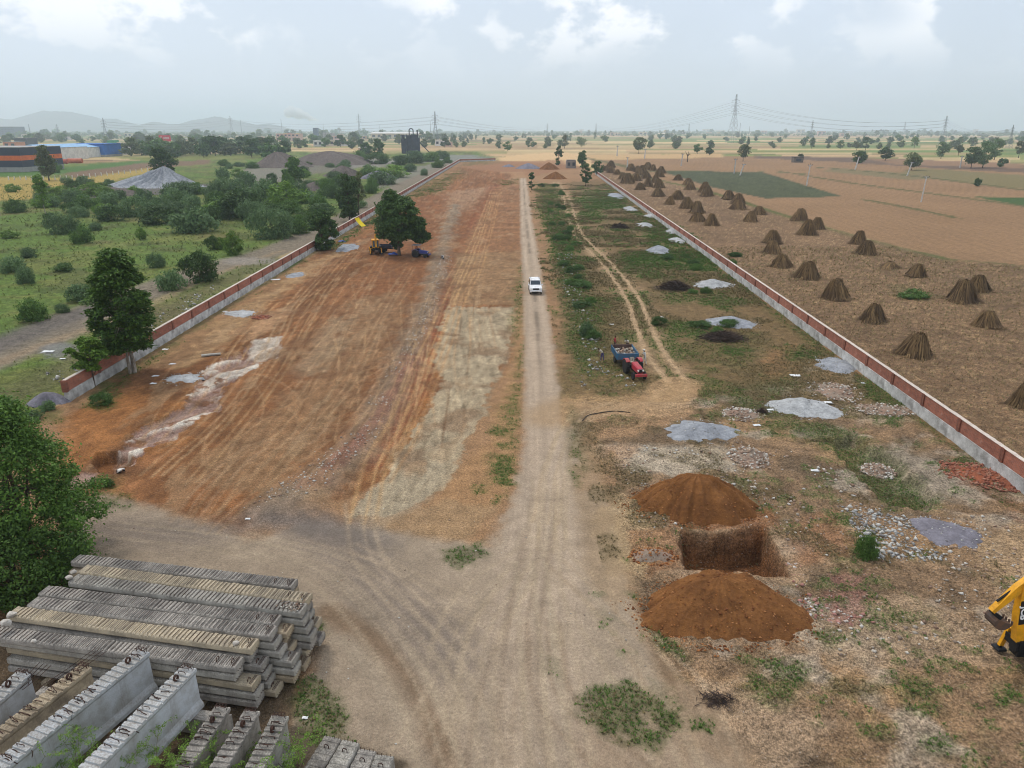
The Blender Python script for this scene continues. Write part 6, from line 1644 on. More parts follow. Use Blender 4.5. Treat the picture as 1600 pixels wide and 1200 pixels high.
tractor('blue tractor with canopy parked under the large tree', (bx - .4, by - .3, 0), math.radians(72), srgb(38, 56, 128), srgb(226, 222, 206), True)
lx, ly = W(613, 396)
trailer('dark low trailer half hidden behind the large tree trunk', (lx - .2, ly + 1.4, 0), math.radians(84), srgb(40, 58, 88), 2.6, 1.8, .5)

M_JCB = m_paint('machine_yellow', srgb(238, 168, 24), .4, srgb(96, 66, 36), .4)
def seg(b, p, q_, w, d0, d1):
    """boxy arm between two points in the local y-z plane: w wide in x, depth tapering d0 to d1"""
    p = Vector(p); q_ = Vector(q_); t_ = (q_ - p).normalized(); n_ = Vector((1, 0, 0)).cross(t_)
    rg = []
    for a_, d in ((p, d0), (q_, d1)): rg.append([a_ + Vector((-w / 2, 0, 0)) + n_ * d, a_ + Vector((w / 2, 0, 0)) + n_ * d, a_ + Vector((w / 2, 0, 0)) - n_ * d, a_ + Vector((-w / 2, 0, 0)) - n_ * d])
    b.loft(rg); return b
def backhoe(label, loc, rz, pose, stab=0.0):
    """rear (boom) toward -y, loader bucket toward +y"""
    root = thing('backhoe_loader', label, 'excavator', loc, rz)
    for s in (-1, 1):
        wheel(root, (s * .88, .55, .72), .72, .42, M_JCB, True); wheel(root, (s * .80, 2.75, .50), .50, .32, M_JCB, True)
        b = MB(); b.box((s * .88, .55, 1.52), (.46, 1.5, .06)); b.box((s * .88, -.18, 1.36), (.46, .06, .34), 0, .3); b.build('mudguard', M_BLACK, root)
        b = MB(); seg(b, (s * .55, 1.7, 1.55), (s * .55, 3.2, 1.0), .14, .13, .11); seg(b, (s * .55, 3.2, 1.0), (s * .55, 3.9, .42), .14, .11, .1); b.build('loader_arm', M_JCB, root)
        x0 = s * .95
        b = MB(); seg(b, (x0, -.55, 1.35), (x0 + s * .12, -.70, .22 + stab), .16, .12, .10); b.build('stabiliser_leg', M_JCB, root)
        b = MB(); b.bevbox((x0 + s * .12, -.72, .10 + stab), (.5, .46, .10), .04); b.cyl((x0 + s * .02, -.72, .2 + stab), (x0 + s * .22, -.72, .2 + stab), .06, 8); b.build('stabiliser_foot', M_BLACK, root)
    b = MB(); b.box((0, 1.4, .85), (.9, 4.0, .5)); b.build('chassis', M_BLACK, root)
    b = MB(); b.bevbox((0, 2.45, 1.45), (.92, 1.5, .75), .08); b.build('hood', M_JCB, root)
    b = MB(); b.prism([(-.3, 0), (-.3, .5), (-.05, .78), (.0, .74), (-.18, .45), (-.12, .12), (.5, .05), (.52, 0)], -1.1, 1.1, 'x'); o = b.build('loader_bucket', M_JCB, root, loc=(0, 4.1, .12))
    for sx in (-.62, .62):
        for (ya, yb) in ((-.35, -.22), (1.3, 1.22)): MB().tube([(sx, ya, 1.3), (sx * .95, yb, 2.72)], .045, 6).build('cab_post', M_JCB, root)
        quad(MB(), (sx * .99, -.3, 1.5), (sx * .99, 1.26, 1.5), (sx * .95, 1.2, 2.66), (sx * .95, -.2, 2.66)).build('side_window', M_GLASS, root)
    quad(MB(), (-.56, -.33, 1.5), (.56, -.33, 1.5), (.54, -.22, 2.66), (-.54, -.22, 2.66)).build('rear_window', M_GLASS, root)
    quad(MB(), (-.56, 1.27, 1.5), (.56, 1.27, 1.5), (.54, 1.2, 2.66), (-.54, 1.2, 2.66)).build('windshield', M_GLASS, root)
    MB().bevbox((0, .48, 2.78), (1.4, 1.75, .14), .06).build('cab_roof', M_JCB, root)
    MB().box((0, .48, 1.38), (1.25, 1.6, .18)).build('cab_floor', M_JCB, root)
    b = MB(); b.box((0, -.62, .95), (1.9, .2, .42)); b.box((0, -.8, 1.1), (.5, .4, .8)); b.build('rear_frame', M_BLACK, root)
    k0, k1, k2, bk = [Vector((0, *p)) for p in pose]
    b = MB(); b.cyl((0, k0.y + .12, .72), (0, k0.y + .12, 1.5), .16, 10); b.box((0, k0.y + .05, 1.2), (.42, .35, .5)); b.build('swing_post', M_BLACK, root)
    mid = k0.lerp(k1, .45) + (k1 - k0).normalized().cross(Vector((1, 0, 0))) * .0
    b = MB(); seg(b, k0, mid, .34, .17, .27); seg(b, mid, k1, .34, .27, .17); bo = b.build('boom', M_JCB, root)
    k1b = k1 + (k1 - k2).normalized() * .45
    b = MB(); seg(b, k1b, k1.lerp(k2, .2), .26, .10, .20); seg(b, k1.lerp(k2, .2), k2, .26, .20, .09); b.cyl(k1 + Vector((-.2, 0, 0)), k1 + Vector((.2, 0, 0)), .08, 10); b.build('dipper', M_JCB, root)
    b = MB(); d = (k1 - k2).normalized(); n_ = Vector((1, 0, 0)).cross(d)
    b.cyl(k1b - n_ * .0, k1.lerp(k2, .75) + n_ * .22, .05, 8); b.cyl(mid + n_ * .3, k1b, .055, 8); b.build('hydraulic_ram', M_BLACK, root)
    # digging bucket: curved shell with teeth
    b = MB(); pr = []; nseg = 9
    ca = bk; 
    for k in range(nseg):
        g_ = math.radians(20 + k * 25); pr.append((ca.y + .42 * math.cos(g_), ca.z - .36 * math.sin(g_)))
    outer = [(p[0], p[1]) for p in pr]; inner = [(ca.y + .36 * math.cos(math.radians(20 + k * 25)), ca.z - .30 * math.sin(math.radians(20 + k * 25))) for k in range(nseg)]
    b.prism(outer + inner[::-1], -.32, .32, 'x'); 
    for s in (-.33, .31): b.prism(outer, s, s + .02, 'x')
    for s in (-.26, -.09, .09, .26): b.box((s, outer[0][0] + .02, outer[0][1] + .06), (.06, .06, .18))
    b.build('bucket', m_paint('worn_bucket_steel', srgb(74, 62, 56), .6, srgb(130, 90, 60), .6), root)
    seg(MB(), k2, bk + Vector((0, .05, .05)), .2, .07, .09).build('bucket_link', M_BLACK, root)
    return root, (k0, k1, mid, bo)
# near machine, parked at the right edge with its boom folded up; local -y points to the left of the picture
nb_x, nb_y = 23.4, 26.6
root_n, (k0, k1, mid, bo) = backhoe('yellow backhoe loader cut by the right frame edge, boom folded up', (nb_x, nb_y, 0), -PI / 2 + math.radians(4), ((-.98, 1.45), (-1.35, 4.45), (-2.55, 3.05), (-2.1, 2.62)), .05)
# lettering on the boom side facing the camera
M_LWHITE = m_two('letter_white', srgb(240, 240, 240), srgb(224, 224, 224), 3, .5, 0)
def text_part(txt, parent, loc, rot, size, mat, name):
    cu = bpy.data.curves.new(name, 'FONT'); cu.body = txt; cu.size = size; cu.align_x = 'CENTER'; cu.align_y = 'CENTER'; cu.extrude = .004; cu.offset = .012
    t0 = bpy.data.objects.new('tmp', cu); COL.objects.link(t0)
    me = bpy.data.meshes.new_from_object(t0.evaluated_get(bpy.context.evaluated_depsgraph_get())); bpy.data.objects.remove(t0)
    me.name = name; me.materials.clear(); me.materials.append(mat)
    o = obj(name, me, parent, loc); o.rotation_euler = rot; return o
dv = (k1 - k0).normalized(); c_ = k0.lerp(k1, .52)
side = 1   # +x local faces the camera after the turn
tilt = math.atan2(dv.z, dv.y)
for sgn in (1, -1):
    b = MB(); n_ = Vector((1, 0, 0)).cross(dv); xs = sgn * .173
    b.loft([[c_ + Vector((xs, 0, 0)) + dv * u_ + n_ * w_ for u_, w_ in ((-.62, -.19), (.62, -.19), (.62, .19), (-.62, .19))], [c_ + Vector((xs + sgn * .006, 0, 0)) + dv * u_ + n_ * w_ for u_, w_ in ((-.62, -.19), (.62, -.19), (.62, .19), (-.62, .19))]])
    pl = b.build('name_plate', M_BLACK, root_n)
    R_ = Matrix((( -dv), (Vector((sgn, 0, 0)).cross(-dv)), Vector((sgn, 0, 0)))).transposed()
    text_part('JCB', root_n, c_ + Vector((sgn * .185, 0, 0)), R_.to_euler(), .46, M_LWHITE, 'lettering')
    # small blue round-cornered sticker at the head of the dipper
    e_ = k1 + Vector((sgn * .135, 0, 0)); b = MB(); b.bevbox((0, 0, 0), (.012, .16, .26), .004); st_ = b.build('blue_sticker', m_paint('sticker_blue', srgb(40, 110, 200), .4), root_n, loc=e_ + (k1 - Vector((0, -2.55, 3.05))).normalized() * .22); st_.rotation_euler.x = .8
fx, fy = W(586, 399)
backhoe('distant yellow backhoe loader left of the large tree', (fx, fy + 1.2, 0), math.radians(14), ((-.75, 1.45), (-1.0, 3.6), (-1.75, 1.6), (-1.6, .9)), .1)
# motorbike
mx_, my_ = W(691, 408); root = thing('motorbike', 'black motorbike standing on the red earth right of the blue tractor', 'motorbike', (mx_, my_ + .6, 0), math.radians(25))
for y_ in (-.62, .62): wheel(root, (0, y_, .3), .3, .1, M_CHROME)
b = MB(); b.bevbox((0, -.18, .78), (.26, .5, .24), .06); b.build('fuel_tank', m_paint('bike_paint', srgb(40, 40, 44), .3), root)
b = MB(); b.bevbox((0, .36, .76), (.24, .66, .1), .04); b.build('seat', M_BLACK, root)
b = MB(); b.bevbox((0, 0, .42), (.24, .5, .34), .05); b.tube([(0, -.62, .3), (0, -.42, .95)], .03, 6); b.tube([(0, .62, .3), (0, .3, .6), (0, -.4, .7)], .03, 6); b.tube([(.12, -.1, .3), (.13, .7, .35)], .04, 6); b.build('frame', M_CHROME, root)
b = MB(); b.tube([(-.34, -.3, 1.0), (-.1, -.42, 1.0), (.1, -.42, 1.0), (.34, -.3, 1.0)], .018, 5); b.build('handlebar', M_CHROME, root)
b = MB(); b.cyl((0, -.5, .88), (0, -.58, .88), .09, 10); b.build('headlight', M_LAMP, root)

# ------------------------------------------------------------------ people
SKIN = m_two('skin', srgb(112, 78, 60), srgb(96, 66, 50), 4, .6, 0); HAIR = m_two('hair', srgb(26, 23, 22), srgb(18, 16, 16), 6, .7, .1, .01)
def cloth(n, r, g_, b_): return m_two(n, srgb(r, g_, b_), srgb(r * .85, g_ * .85, b_ * .85), 6, .9, .3, .02)
def person(label, loc, rz, shirt, trousers, bend=0.0, arms='down', stride=.1, head=None, H=1.68):
    J = {'pelvis': (0, 0, .92), 'belly': (0, 0, 1.06), 'chest': (0, .01, 1.27), 'neck': (0, 0, 1.46), 'chin': (0, -.015, 1.54), 'head': (0, -.02, 1.63), 'crown': (0, -.005, 1.71)}
    for s, n in ((-1, 'l'), (1, 'r')):
        J['sh' + n] = (s * .19, 0, 1.39)
        if arms == 'down': J['el' + n] = (s * .25, .02, 1.11); J['wr' + n] = (s * .25, -.10, .86)
        elif arms == 'front': J['el' + n] = (s * .24, -.12, 1.14); J['wr' + n] = (s * .14, -.40, 1.10)
        elif arms == 'up': J['el' + n] = (s * .27, -.12, 1.52); J['wr' + n] = (s * .14, -.16, 1.76)
        else: J['el' + n] = (s * .22, -.10, 1.12); J['wr' + n] = (s * .16, -.22, .84)
        w_ = Vector(J['wr' + n]); e_ = Vector(J['el' + n]); d = (w_ - e_).normalized(); J['ha' + n] = tuple(w_ + d * .09)
        pr = d.cross(Vector((s, 0, 0))).normalized(); sd_ = d.cross(pr).normalized()
        for k, (o_, ln) in enumerate(((-.036, .075), (-.012, .088), (.012, .082), (.036, .062))):
            J[f'f{k}{n}'] = tuple(w_ + d * (.12) + sd_ * o_); J[f'g{k}{n}'] = tuple(w_ + d * (.12 + ln * .8) + sd_ * o_ + pr * .025)
        J['th' + n] = tuple(w_ + d * .07 + sd_ * .055 + pr * .02); J['ti' + n] = tuple(w_ + d * .115 + sd_ * .068 + pr * .04)
        st_ = stride * s
        J['hi' + n] = (s * .09, 0, .88); J['kn' + n] = (s * .10, st_ * .5 - .03, .48); J['an' + n] = (s * .11, st_, .09); J['to' + n] = (s * .12, st_ - .17, .05)
    up = [k for k in J if not k.startswith(('hi', 'kn', 'an', 'to')) and k != 'pelvis']
    c0, s0 = math.cos(bend), math.sin(bend)
    for k in up:
        x_, y_, z_ = J[k]; z_ -= .92; J[k] = (x_, y_ * c0 - z_ * s0, .92 + y_ * s0 + z_ * c0)
    Rr = {'pelvis': (.16, .115), 'belly': (.145, .11), 'chest': (.165, .115), 'neck': (.055, .055), 'chin': (.07, .08), 'head': (.082, .098), 'crown': (.06, .075)}
    E_ = [('pelvis', 'belly', 't'), ('belly', 'chest', 't'), ('chest', 'neck', 't'), ('neck', 'chin', 's'), ('chin', 'head', 's'), ('head', 'crown', 'h')]
    for n in 'lr':
        Rr.update({'sh' + n: (.062,) * 2, 'el' + n: (.045,) * 2, 'wr' + n: (.03,) * 2, 'ha' + n: (.036, .022), 'hi' + n: (.088,) * 2, 'kn' + n: (.062,) * 2, 'an' + n: (.042,) * 2, 'to' + n: (.042, .03), 'th' + n: (.012,) * 2, 'ti' + n: (.009,) * 2})
        E_ += [('chest', 'sh' + n, 't'), ('sh' + n, 'el' + n, 't'), ('el' + n, 'wr' + n, 's'), ('wr' + n, 'ha' + n, 's'), ('wr' + n, 'th' + n, 's'), ('th' + n, 'ti' + n, 's'), ('pelvis', 'hi' + n, 'p'), ('hi' + n, 'kn' + n, 'p'), ('kn' + n, 'an' + n, 'p'), ('an' + n, 'to' + n, 's')]
        for k in range(4): Rr[f'f{k}{n}'] = (.010,) * 2; Rr[f'g{k}{n}'] = (.008,) * 2; E_ += [('ha' + n, f'f{k}{n}', 's'), (f'f{k}{n}', f'g{k}{n}', 's')]
    names = list(J); idx = {k: i for i, k in enumerate(names)}
    me = bpy.data.meshes.new('person'); me.from_pydata([J[k] for k in names], [(idx[a_], idx[b_]) for a_, b_, _ in E_], [])
    o = bpy.data.objects.new('tmp', me); COL.objects.link(o)
    md = o.modifiers.new('skin', 'SKIN'); md.use_smooth_shade = True; md2 = o.modifiers.new('sub', 'SUBSURF'); md2.levels = 1; md2.render_levels = 1
    for i, k in enumerate(names): me.skin_vertices[0].data[i].radius = Rr[k]; me.skin_vertices[0].data[i].use_root = (k == 'pelvis')
    dg = bpy.context.evaluated_depsgraph_get(); ev = bpy.data.meshes.new_from_object(o.evaluated_get(dg)); bpy.data.objects.remove(o)
    for m_ in (shirt, trousers, SKIN, HAIR): ev.materials.append(m_)
    mi = {'t': 0, 'p': 1, 's': 2, 'h': 3}
    ed = [(Vector(J[a_]), Vector(J[b_]), mi[c]) for a_, b_, c in E_]
    for pg in ev.polygons:
        best = 9; mm = 0
        for a_, b_, c in ed:
            ab = b_ - a_; t_ = max(0, min(1, (pg.center - a_).dot(ab) / max(ab.length_squared, 1e-6))); dd = (a_ + ab * t_ - pg.center).length
            if dd < best: best = dd; mm = c
        pg.material_index = mm; pg.use_smooth = True
    ev.name = 'person'
    root = obj('person', ev, None, loc, rz); root.scale = (H / 1.72,) * 3
    tag(root, label, 'person', None, 'thing')
    if head:       # turban or cap
        hx = Vector(J['head']); cr = Vector(J['crown']); b = MB(); d = (cr - Vector(J['chin'])).normalized(); rg = []
        a1 = Vector((1, 0, 0)); a2 = d.cross(a1)
        for t_, r_ in ((-.01, .105), (.03, .128), (.07, .122), (.11, .07)): rg.append([hx + d * t_ + (a1 * math.cos(g_) + a2 * math.sin(g_) * 1.1) * r_ for g_ in np.linspace(0, 2 * PI, 13)[:-1]])
        b.loft(rg); b.build('turban', head, root, True)
    return root
WH = cloth('white_cotton', 226, 222, 214); CR = cloth('cream_cotton', 206, 194, 178); RDS = cloth('red_shirt', 186, 70, 74); PU = cloth('purple_trousers', 84, 76, 128); BL2 = cloth('blue_trousers', 70, 80, 110); DK = cloth('dark_trousers', 52, 50, 56)
x, y = W(941, 564); person('person in pale shirt and purple trousers bending with a load by the rubble', (x, y, 0), math.radians(-70), CR, PU, .75, 'front', .12)
x, y = W(960, 547); person('person in red and white shirt standing behind the trailer', (x, y, 0), math.radians(60), RDS, DK, .05, 'down', .08)
x, y = W(978, 546); person('person in cream shirt leaning over the trailer tail', (x + .1, y - .3, 0), math.radians(-30), WH, DK, .85, 'front', .1)
x, y = W(1007, 570); person('person in white clothes and white turban beside the trailer', (x, y, 0), math.radians(-75), WH, WH, .2, 'front', .16, WH)
x, y = W(183, 738); person('person in white shirt crouching at the dug hole', (x, y + .2, ground_z(x, y + .2)), math.radians(60), WH, DK, 1.35, 'reach', .25)
x, y = W(434, 291); person('person walking alone on the grey dirt among the scrub', (x, y, 0), 1.0, DK, DK, .05, 'down', .3)
x, y = W(651, 400); person('person in orange shirt sitting up on the blue tractor', (bx - .5, by - .25, .62), math.radians(72), cloth('orange_shirt', 196, 110, 60), DK, .1, 'front', .02)
# ------------------------------------------------------------------ poles, pylons, wires
M_POLE = m_two('pole_concrete', srgb(206, 202, 196), srgb(176, 170, 164), 2, .9, .2, .02)
M_GALV = m_two('galvanised_steel', srgb(150, 156, 162), srgb(122, 128, 134), 3, .6, .1, .01)
def pole(px, py, top, lean, label):
    loc, Hh, _ = dims(px, py, top, 4); s = max(1, loc[1] / 260)
    root = thing('utility_pole', label, 'pole', loc, 0, 'utility poles in the fields')
    MB().tube([(0, 0, -.3), (lean * Hh, 0, Hh)], [.24 * s, .16 * s], 7).build('post', M_POLE, root)
    t_ = lean * Hh
    b = MB()
    for sx in (-1, 1): b.tube([(t_, 0, Hh * .90), (t_ + sx * .95, 0, Hh * .975)], .07 * s, 5)
    b.tube([(t_ - 1.0, 0, Hh * .975), (t_ + 1.0, 0, Hh * .975)], .06 * s, 5); b.build('cross_arm', M_GALV, root)
    for sx in (-.9, 0, .9): MB().tube([(t_ + sx, 0, Hh * .975), (t_ + sx, 0, Hh * 1.01 if sx else Hh * 1.05)], .08 * s, 6).build('insulator', M_BARK, root)
    return root
for a_ in ((1439, 316, 275, .04, 'white utility pole nearest in the ploughed field'), (1260, 290, 257, .06, 'white utility pole left of the nearest one'), (1336, 265, 245, .18, 'leaning white pole in front of the wide low tree'), (1417, 275, 253, .22, 'leaning white pole in front of the wide grey-green tree'),
           (1064, 259, 240, .08, 'thin pale pole left of the bare dead tree'), (1147, 271, 248, .02, 'thin pale pole at the dark green plot'), (1156, 274, 256, .28, 'leaning dark stub pole beside the thin pale one'), (1500, 262, 244, 0, 'thin pole just left of the tree cluster'),
           (980, 262, 246, .0, 'thin pole standing behind the farthest stooks'), (964, 244, 228, .02, 'thin far pole on the bund left of the broad tree'), (1007, 248, 233, .05, 'thin far pole right of the broad tree'), (1388, 245, 232, .0, 'thin far pole beside the dark round tree')): pole(*a_)

def pylon(px, py, top, label, arms=3, taper=.11, wide=1.0, bar=.16):
    loc, Hh, _ = dims(px, py, top, 4); root = thing('power_pylon', label, 'pylon', loc, .35, 'lattice power pylons')
    w0, w1 = Hh * taper * wide, Hh * .022; s = max(.12, loc[1] / 1130 * bar)
    def hw(t_): return w0 + (w1 - w0) * min(1, t_ / .62) if t_ < .62 else w1 * (1 - .55 * (t_ - .62) / .38)
    b = MB(); lv = [0, .13, .25, .36, .46, .54, .62, .68, .74, .80, .86, .92, 1.0]
    for sx in (-1, 1):
        for sy in (-1, 1): b.tube([(sx * hw(t_), sy * hw(t_), Hh * t_ - (.4 if t_ == 0 else 0)) for t_ in lv], s, 4)
    tag(b.build('legs', M_GALV, root), kind='stuff')
    b = MB()
    for i in range(len(lv) - 1):
        a_, c_ = lv[i], lv[i + 1]
        for k in range(4):
            A_ = [(-1, -1), (1, -1), (1, 1), (-1, 1)][k]; B_ = [(1, -1), (1, 1), (-1, 1), (-1, -1)][k]
            p = lambda q_, t_: (q_[0] * hw(t_), q_[1] * hw(t_), Hh * t_)
            b.tube([p(A_, a_), p(B_, c_)], s * .7, 3, False); b.tube([p(B_, a_), p(A_, c_)], s * .7, 3, False)
    tag(b.build('lattice', M_GALV, root), kind='stuff')
    tips = []
    for k in range(arms):
        z = Hh * (.64 + k * .11); L = Hh * .10 * (1 if k != 1 else 1.12); ca = MB()
        for sx in (-1, 1):
            for sy in (-1, 1): ca.tube([(sx * w1 * .6, sy * w1 * .6, z), (sx * L, 0, z + Hh * .006)], s * .8, 3); ca.tube([(sx * w1 * .5, sy * w1 * .5, z + Hh * .035), (sx * L, 0, z + Hh * .006)], s * .8, 3)
            tips.append((sx * L, z)); 
        ca.build('cross_arm', M_GALV, root)
        for sx in (-1, 1): MB().tube([(sx * L, 0, z), (sx * L, 0, z - Hh * .03)], s * .9, 4).build('insulator', M_BARK, root)
    cs, sn = math.cos(.35), math.sin(.35)
    return [(loc[0] + x_ * cs, loc[1] + x_ * sn, z - Hh * .03) for x_, z in tips]
T = {}
for k, a_ in {'a': (1144, 223, 147, 'tall lattice pylon beyond the ploughed field, right of centre'), 'b': (681, 224, 174, 'lattice pylon beside the black processing plant'), 'c': (167, 222, 184, 'lattice pylon rising behind the blue shed'), 'd': (363, 214, 181, 'lattice pylon before the right hill'),
              'e': (1472, 224, 181, 'leaning-looking lattice pylon behind the right fields'), 'f': (1267, 215, 188, 'small lattice pylon right of the tall one'), 'g': (1576, 232, 195, 'lattice pylon near the right frame edge'), 'h': (1076, 209, 193, 'tiny far pylon left of the tall one'), 'i': (562, 211, 178, 'slender mast-like pylon left of the plant'), 'j': (855, 209, 193, 'tiny far pylon above the sandy end of the plot'), 'k': (92, 214, 194, 'far pylon in front of the left hill'), 'l': (931, 209, 193, 'tiny far pylon beyond the broad tree'), 'm': (1412, 209, 190, 'tiny far pylon behind the right treeline')}.items():
    T[k] = pylon(*a_, wide=(.45 if k == 'i' else 1.0))
def wires(name, label, A_, B_, sag, r=.11):
    b = MB()
    for p, q_ in zip(A_, B_):
        b.tube([(p[0] + (q_[0] - p[0]) * t_, p[1] + (q_[1] - p[1]) * t_, p[2] + (q_[2] - p[2]) * t_ - sag * 4 * t_ * (1 - t_)) for t_ in np.linspace(0, 1, 15)], r, 3, False)
    return tag(b.build(name, M_GALV), label, 'wires', None, 'stuff')
wires('power_lines', 'sagging power lines between tall pylon and leaning-looking one', T['a'], T['e'], 16, .16)
wires('power_lines', 'sagging power lines from the leaning-looking pylon to the right edge', T['e'], T['g'], 10, .14)
wires('power_lines', 'sagging power lines from the tall pylon toward the left', T['a'], T['l'], 30, .18)
wires('power_lines', 'faint power lines between plant pylon and centre', T['b'], T['j'], 18, .18)
wires('power_lines', 'faint power lines left of the plant pylon', T['d'], T['b'], 14, .14)
wires('power_lines', 'faint power lines between the left pylons', T['c'], T['d'], 10, .14)

# ------------------------------------------------------------------ buildings
def flat(name, c, r=.8): return m_two(name, srgb(*c), srgb(*[v * .88 for v in c]), .35, r, .1, .02)
MW = flat('white_wash', (226, 222, 214)); MCR = flat('cream_wash', (222, 208, 182)); MGY = flat('grey_wall', (164, 160, 156)); MNV = flat('navy_sheet', (52, 58, 76), .5); MOR = flat('orange_sheet', (224, 108, 48), .5); MBL = flat('blue_sheet', (40, 112, 196), .45); MLB = flat('pale_blue_roof', (140, 186, 224), .5); MPK = flat('pink_wash', (216, 178, 160)); MTN = flat('tan_wall', (196, 170, 140))
M_WIN = flat('dark_window', (60, 66, 74), .4)
def building(label, px0, px1, py, top, depth, wallm, roofm, win=0, gable=0.0, name='building', storeys=1, rz=0.0, over=.03, strips=None, group=None):
    x0, y0 = W(px0, py); x1, _ = W(px1, py); Wd = x1 - x0; dep = y0 * CT + CAMH * ST
    Hh = CAMH + y0 * math.tan(math.atan((600 - top) / F) - TILT); Hw = Hh / (1 + gable)
    root = thing(name, label, 'building', ((x0 + x1) / 2, y0, 0), rz, group)
    if strips:
        z = 0
        for fr, mt, nm in strips: MB().box((0, depth / 2, z + Hw * fr / 2), (Wd, depth, Hw * fr)).build(nm, mt, root); z += Hw * fr
    else: MB().box((0, depth / 2, Hw / 2 - .2), (Wd, depth, Hw + .4)).build('wall', wallm, root)
    o_ = Wd * over
    if gable:
        b = MB(); b.prism([(-Wd / 2 - o_, Hw - .05), (Wd / 2 + o_, Hw - .05), (0, Hh)], -o_, depth + o_, 'y') if Wd < depth * 1.2 else b.prism([(-o_, Hw - .05), (depth + o_, Hw - .05), (depth / 2, Hh)], -Wd / 2 - o_, Wd / 2 + o_, 'x'); b.build('roof', roofm, root)
    else: MB().box((0, depth / 2, Hw + .2), (Wd + 2 * o_, depth + 2 * o_, .4)).build('roof', roofm, root)
    for s in range(storeys):
        for k in range(win):
            w_ = Wd / (win * 1.9); h_ = Hw / storeys * .42; xx = -Wd / 2 + (k + .5) * Wd / win; zz = Hw * (s + .55) / storeys
            f_ = MB().box((xx, -.06, zz), (w_, .12, h_)).build('window', M_WIN, root); MB().box((xx, -.16, zz - h_ / 2 - .1), (w_ * 1.15, .22, .18)).build('sill', wallm, f_)
    return root
building('navy and orange striped warehouse at the left frame edge', -70, 37, 269, 231, 40, MGY, MGY, name='warehouse', strips=((.20, MGY, 'plinth'), (.28, MNV, 'lower_stripe'), (.20, MOR, 'middle_stripe'), (.32, MNV, 'upper_stripe')), over=.004)
building('white shed with pale blue roof behind the striped warehouse', 30, 72, 252, 226, 60, MW, MLB, 3, .25, 'shed')
building('long pale blue roofed shed beyond the upright tree', 70, 112, 248, 226, 50, MW, MLB, 4, .3, 'shed')
building('blue clad shed with grey plinth in front of the tree belt', 110, 165, 245, 225, 30, MBL, MBL, 0, 0, 'shed', strips=((.16, MGY, 'plinth'), (.84, MBL, 'cladding')))
building('low white annex with blue roof right of the blue shed', 165, 190, 242, 234, 18, MW, MLB, 2, 0, 'shed')
building('white flat-roofed house right of the blue shed', 186, 212, 238, 223, 22, MW, MCR, 3, 0, 'house')
building('small green and white kiosk behind the blue shed', 169, 179, 232, 219, 14, flat('green_panel', (70, 150, 110)), MW, 0, 0, 'kiosk')
building('dark apartment block on the left horizon', -2, 24, 214, 198, 60, flat('dark_block', (96, 104, 122)), MGY, 5, 0, 'apartment_block', 5)
building('orange walled house above the striped warehouse', 6, 26, 231, 222, 20, flat('orange_wall', (206, 140, 104)), MGY, 2, 0, 'house')
building('dark scaffolded block above the striped warehouse', 24, 44, 229, 216, 24, flat('scaffold_dark', (84, 86, 92)), MGY, 4, 0, 'apartment_block', 3)
building('long cream factory roof on the horizon behind the plant', 580, 664, 217, 206, 120, MCR, MW, 10, .3, 'factory')
building('long white shed on the horizon left of centre', 300, 332, 208, 204, 120, MW, MW, 0, 0, 'factory')
building('white village house right of the plant', 680, 694, 228, 219, 14, MW, MW, 2, 0, 'house')
building('pink-white house beside the village house', 694, 706, 229, 222, 14, MPK, MCR, 2, 0, 'house')
building('pinkish building left of the yellow and red boards', 432, 468, 220, 209, 30, MPK, MPK, 6, 0, 'building', 2)
building('dark glass tower left of the grey silos', 490, 496, 216, 200, 20, flat('dark_glass', (76, 92, 118)), MGY, 4, 0, 'tower', 5)
building('white houses row before the green trees, left one', 490, 504, 229, 220, 16, MW, MW, 2, 0, 'house')
building('white houses row before the green trees, middle one', 508, 530, 228, 219, 16, MCR, MW, 3, 0, 'house')
building('white houses row before the green trees, right one', 532, 548, 228, 221, 16, MW, MGY, 2, 0, 'house')
building('white house between the tree belt and dark spoil heap', 560, 580, 236, 231, 12, MTN, MW, 2, 0, 'house')
building('pale hamlet house on the right horizon, widest', 1030, 1052, 214, 208, 30, MW, MCR, 3, .2, 'house')
building('hamlet house with pointed roof on the right horizon', 1036, 1041, 212, 203, 14, MW, MCR, 1, .6, 'house')
building('small hut on bare field beside the dull bush', 1240, 1255, 254, 246, 5, flat('hut_wall', (120, 110, 100)), flat('hut_roof', (92, 86, 84)), 1, 0, 'hut')
building('ruined grey stone hut among the far trees of the plot', 885, 900, 263, 251, 7, flat('ruin_stone', (150, 138, 128)), flat('ruin_top', (120, 110, 104)), 2, 0, 'ruin', over=-.06)
building('white long shed on the right horizon', 1113, 1133, 206.5, 203.5, 80, MW, MW, 0, 0, 'factory')
rw = random.Random(77)
for k in range(64):
    left = k < 40; px = rw.uniform(20, 660) if left else rw.uniform(760, 1600); py = rw.uniform(206, 219) if left else rw.uniform(206, 213)
    wp = rw.uniform(4, 13); building('x', px, px + wp, py, py - rw.uniform(2.5, 6.5), 16, rw.choice((MW, MW, MCR, MPK, MTN)), rw.choice((MW, MCR, MGY)), 2 if wp > 8 else 0, 0, 'house', group='far pale houses of the left town' if left else 'far pale houses of the right villages')['label'] = 'tiny pale house among trees on the left horizon' if left else 'tiny pale house among trees on the right horizon'
# grey silos
for k, px in enumerate((505, 510, 515, 520)):
    loc, Hh, R = dims(px + 2, 217, 207, 4.4); b = MB(); b.cyl((0, 0, -.2), (0, 0, Hh * .9), R, 12); b.cyl((0, 0, Hh * .9), (0, 0, Hh), R, 12, R * .2); o = b.build('silo', MGY, None, loc=loc)
    tag(o, f'grey silo in the row of four on the horizon, {ordw(k + 1)} from left', 'silo', 'grey silos', 'thing')
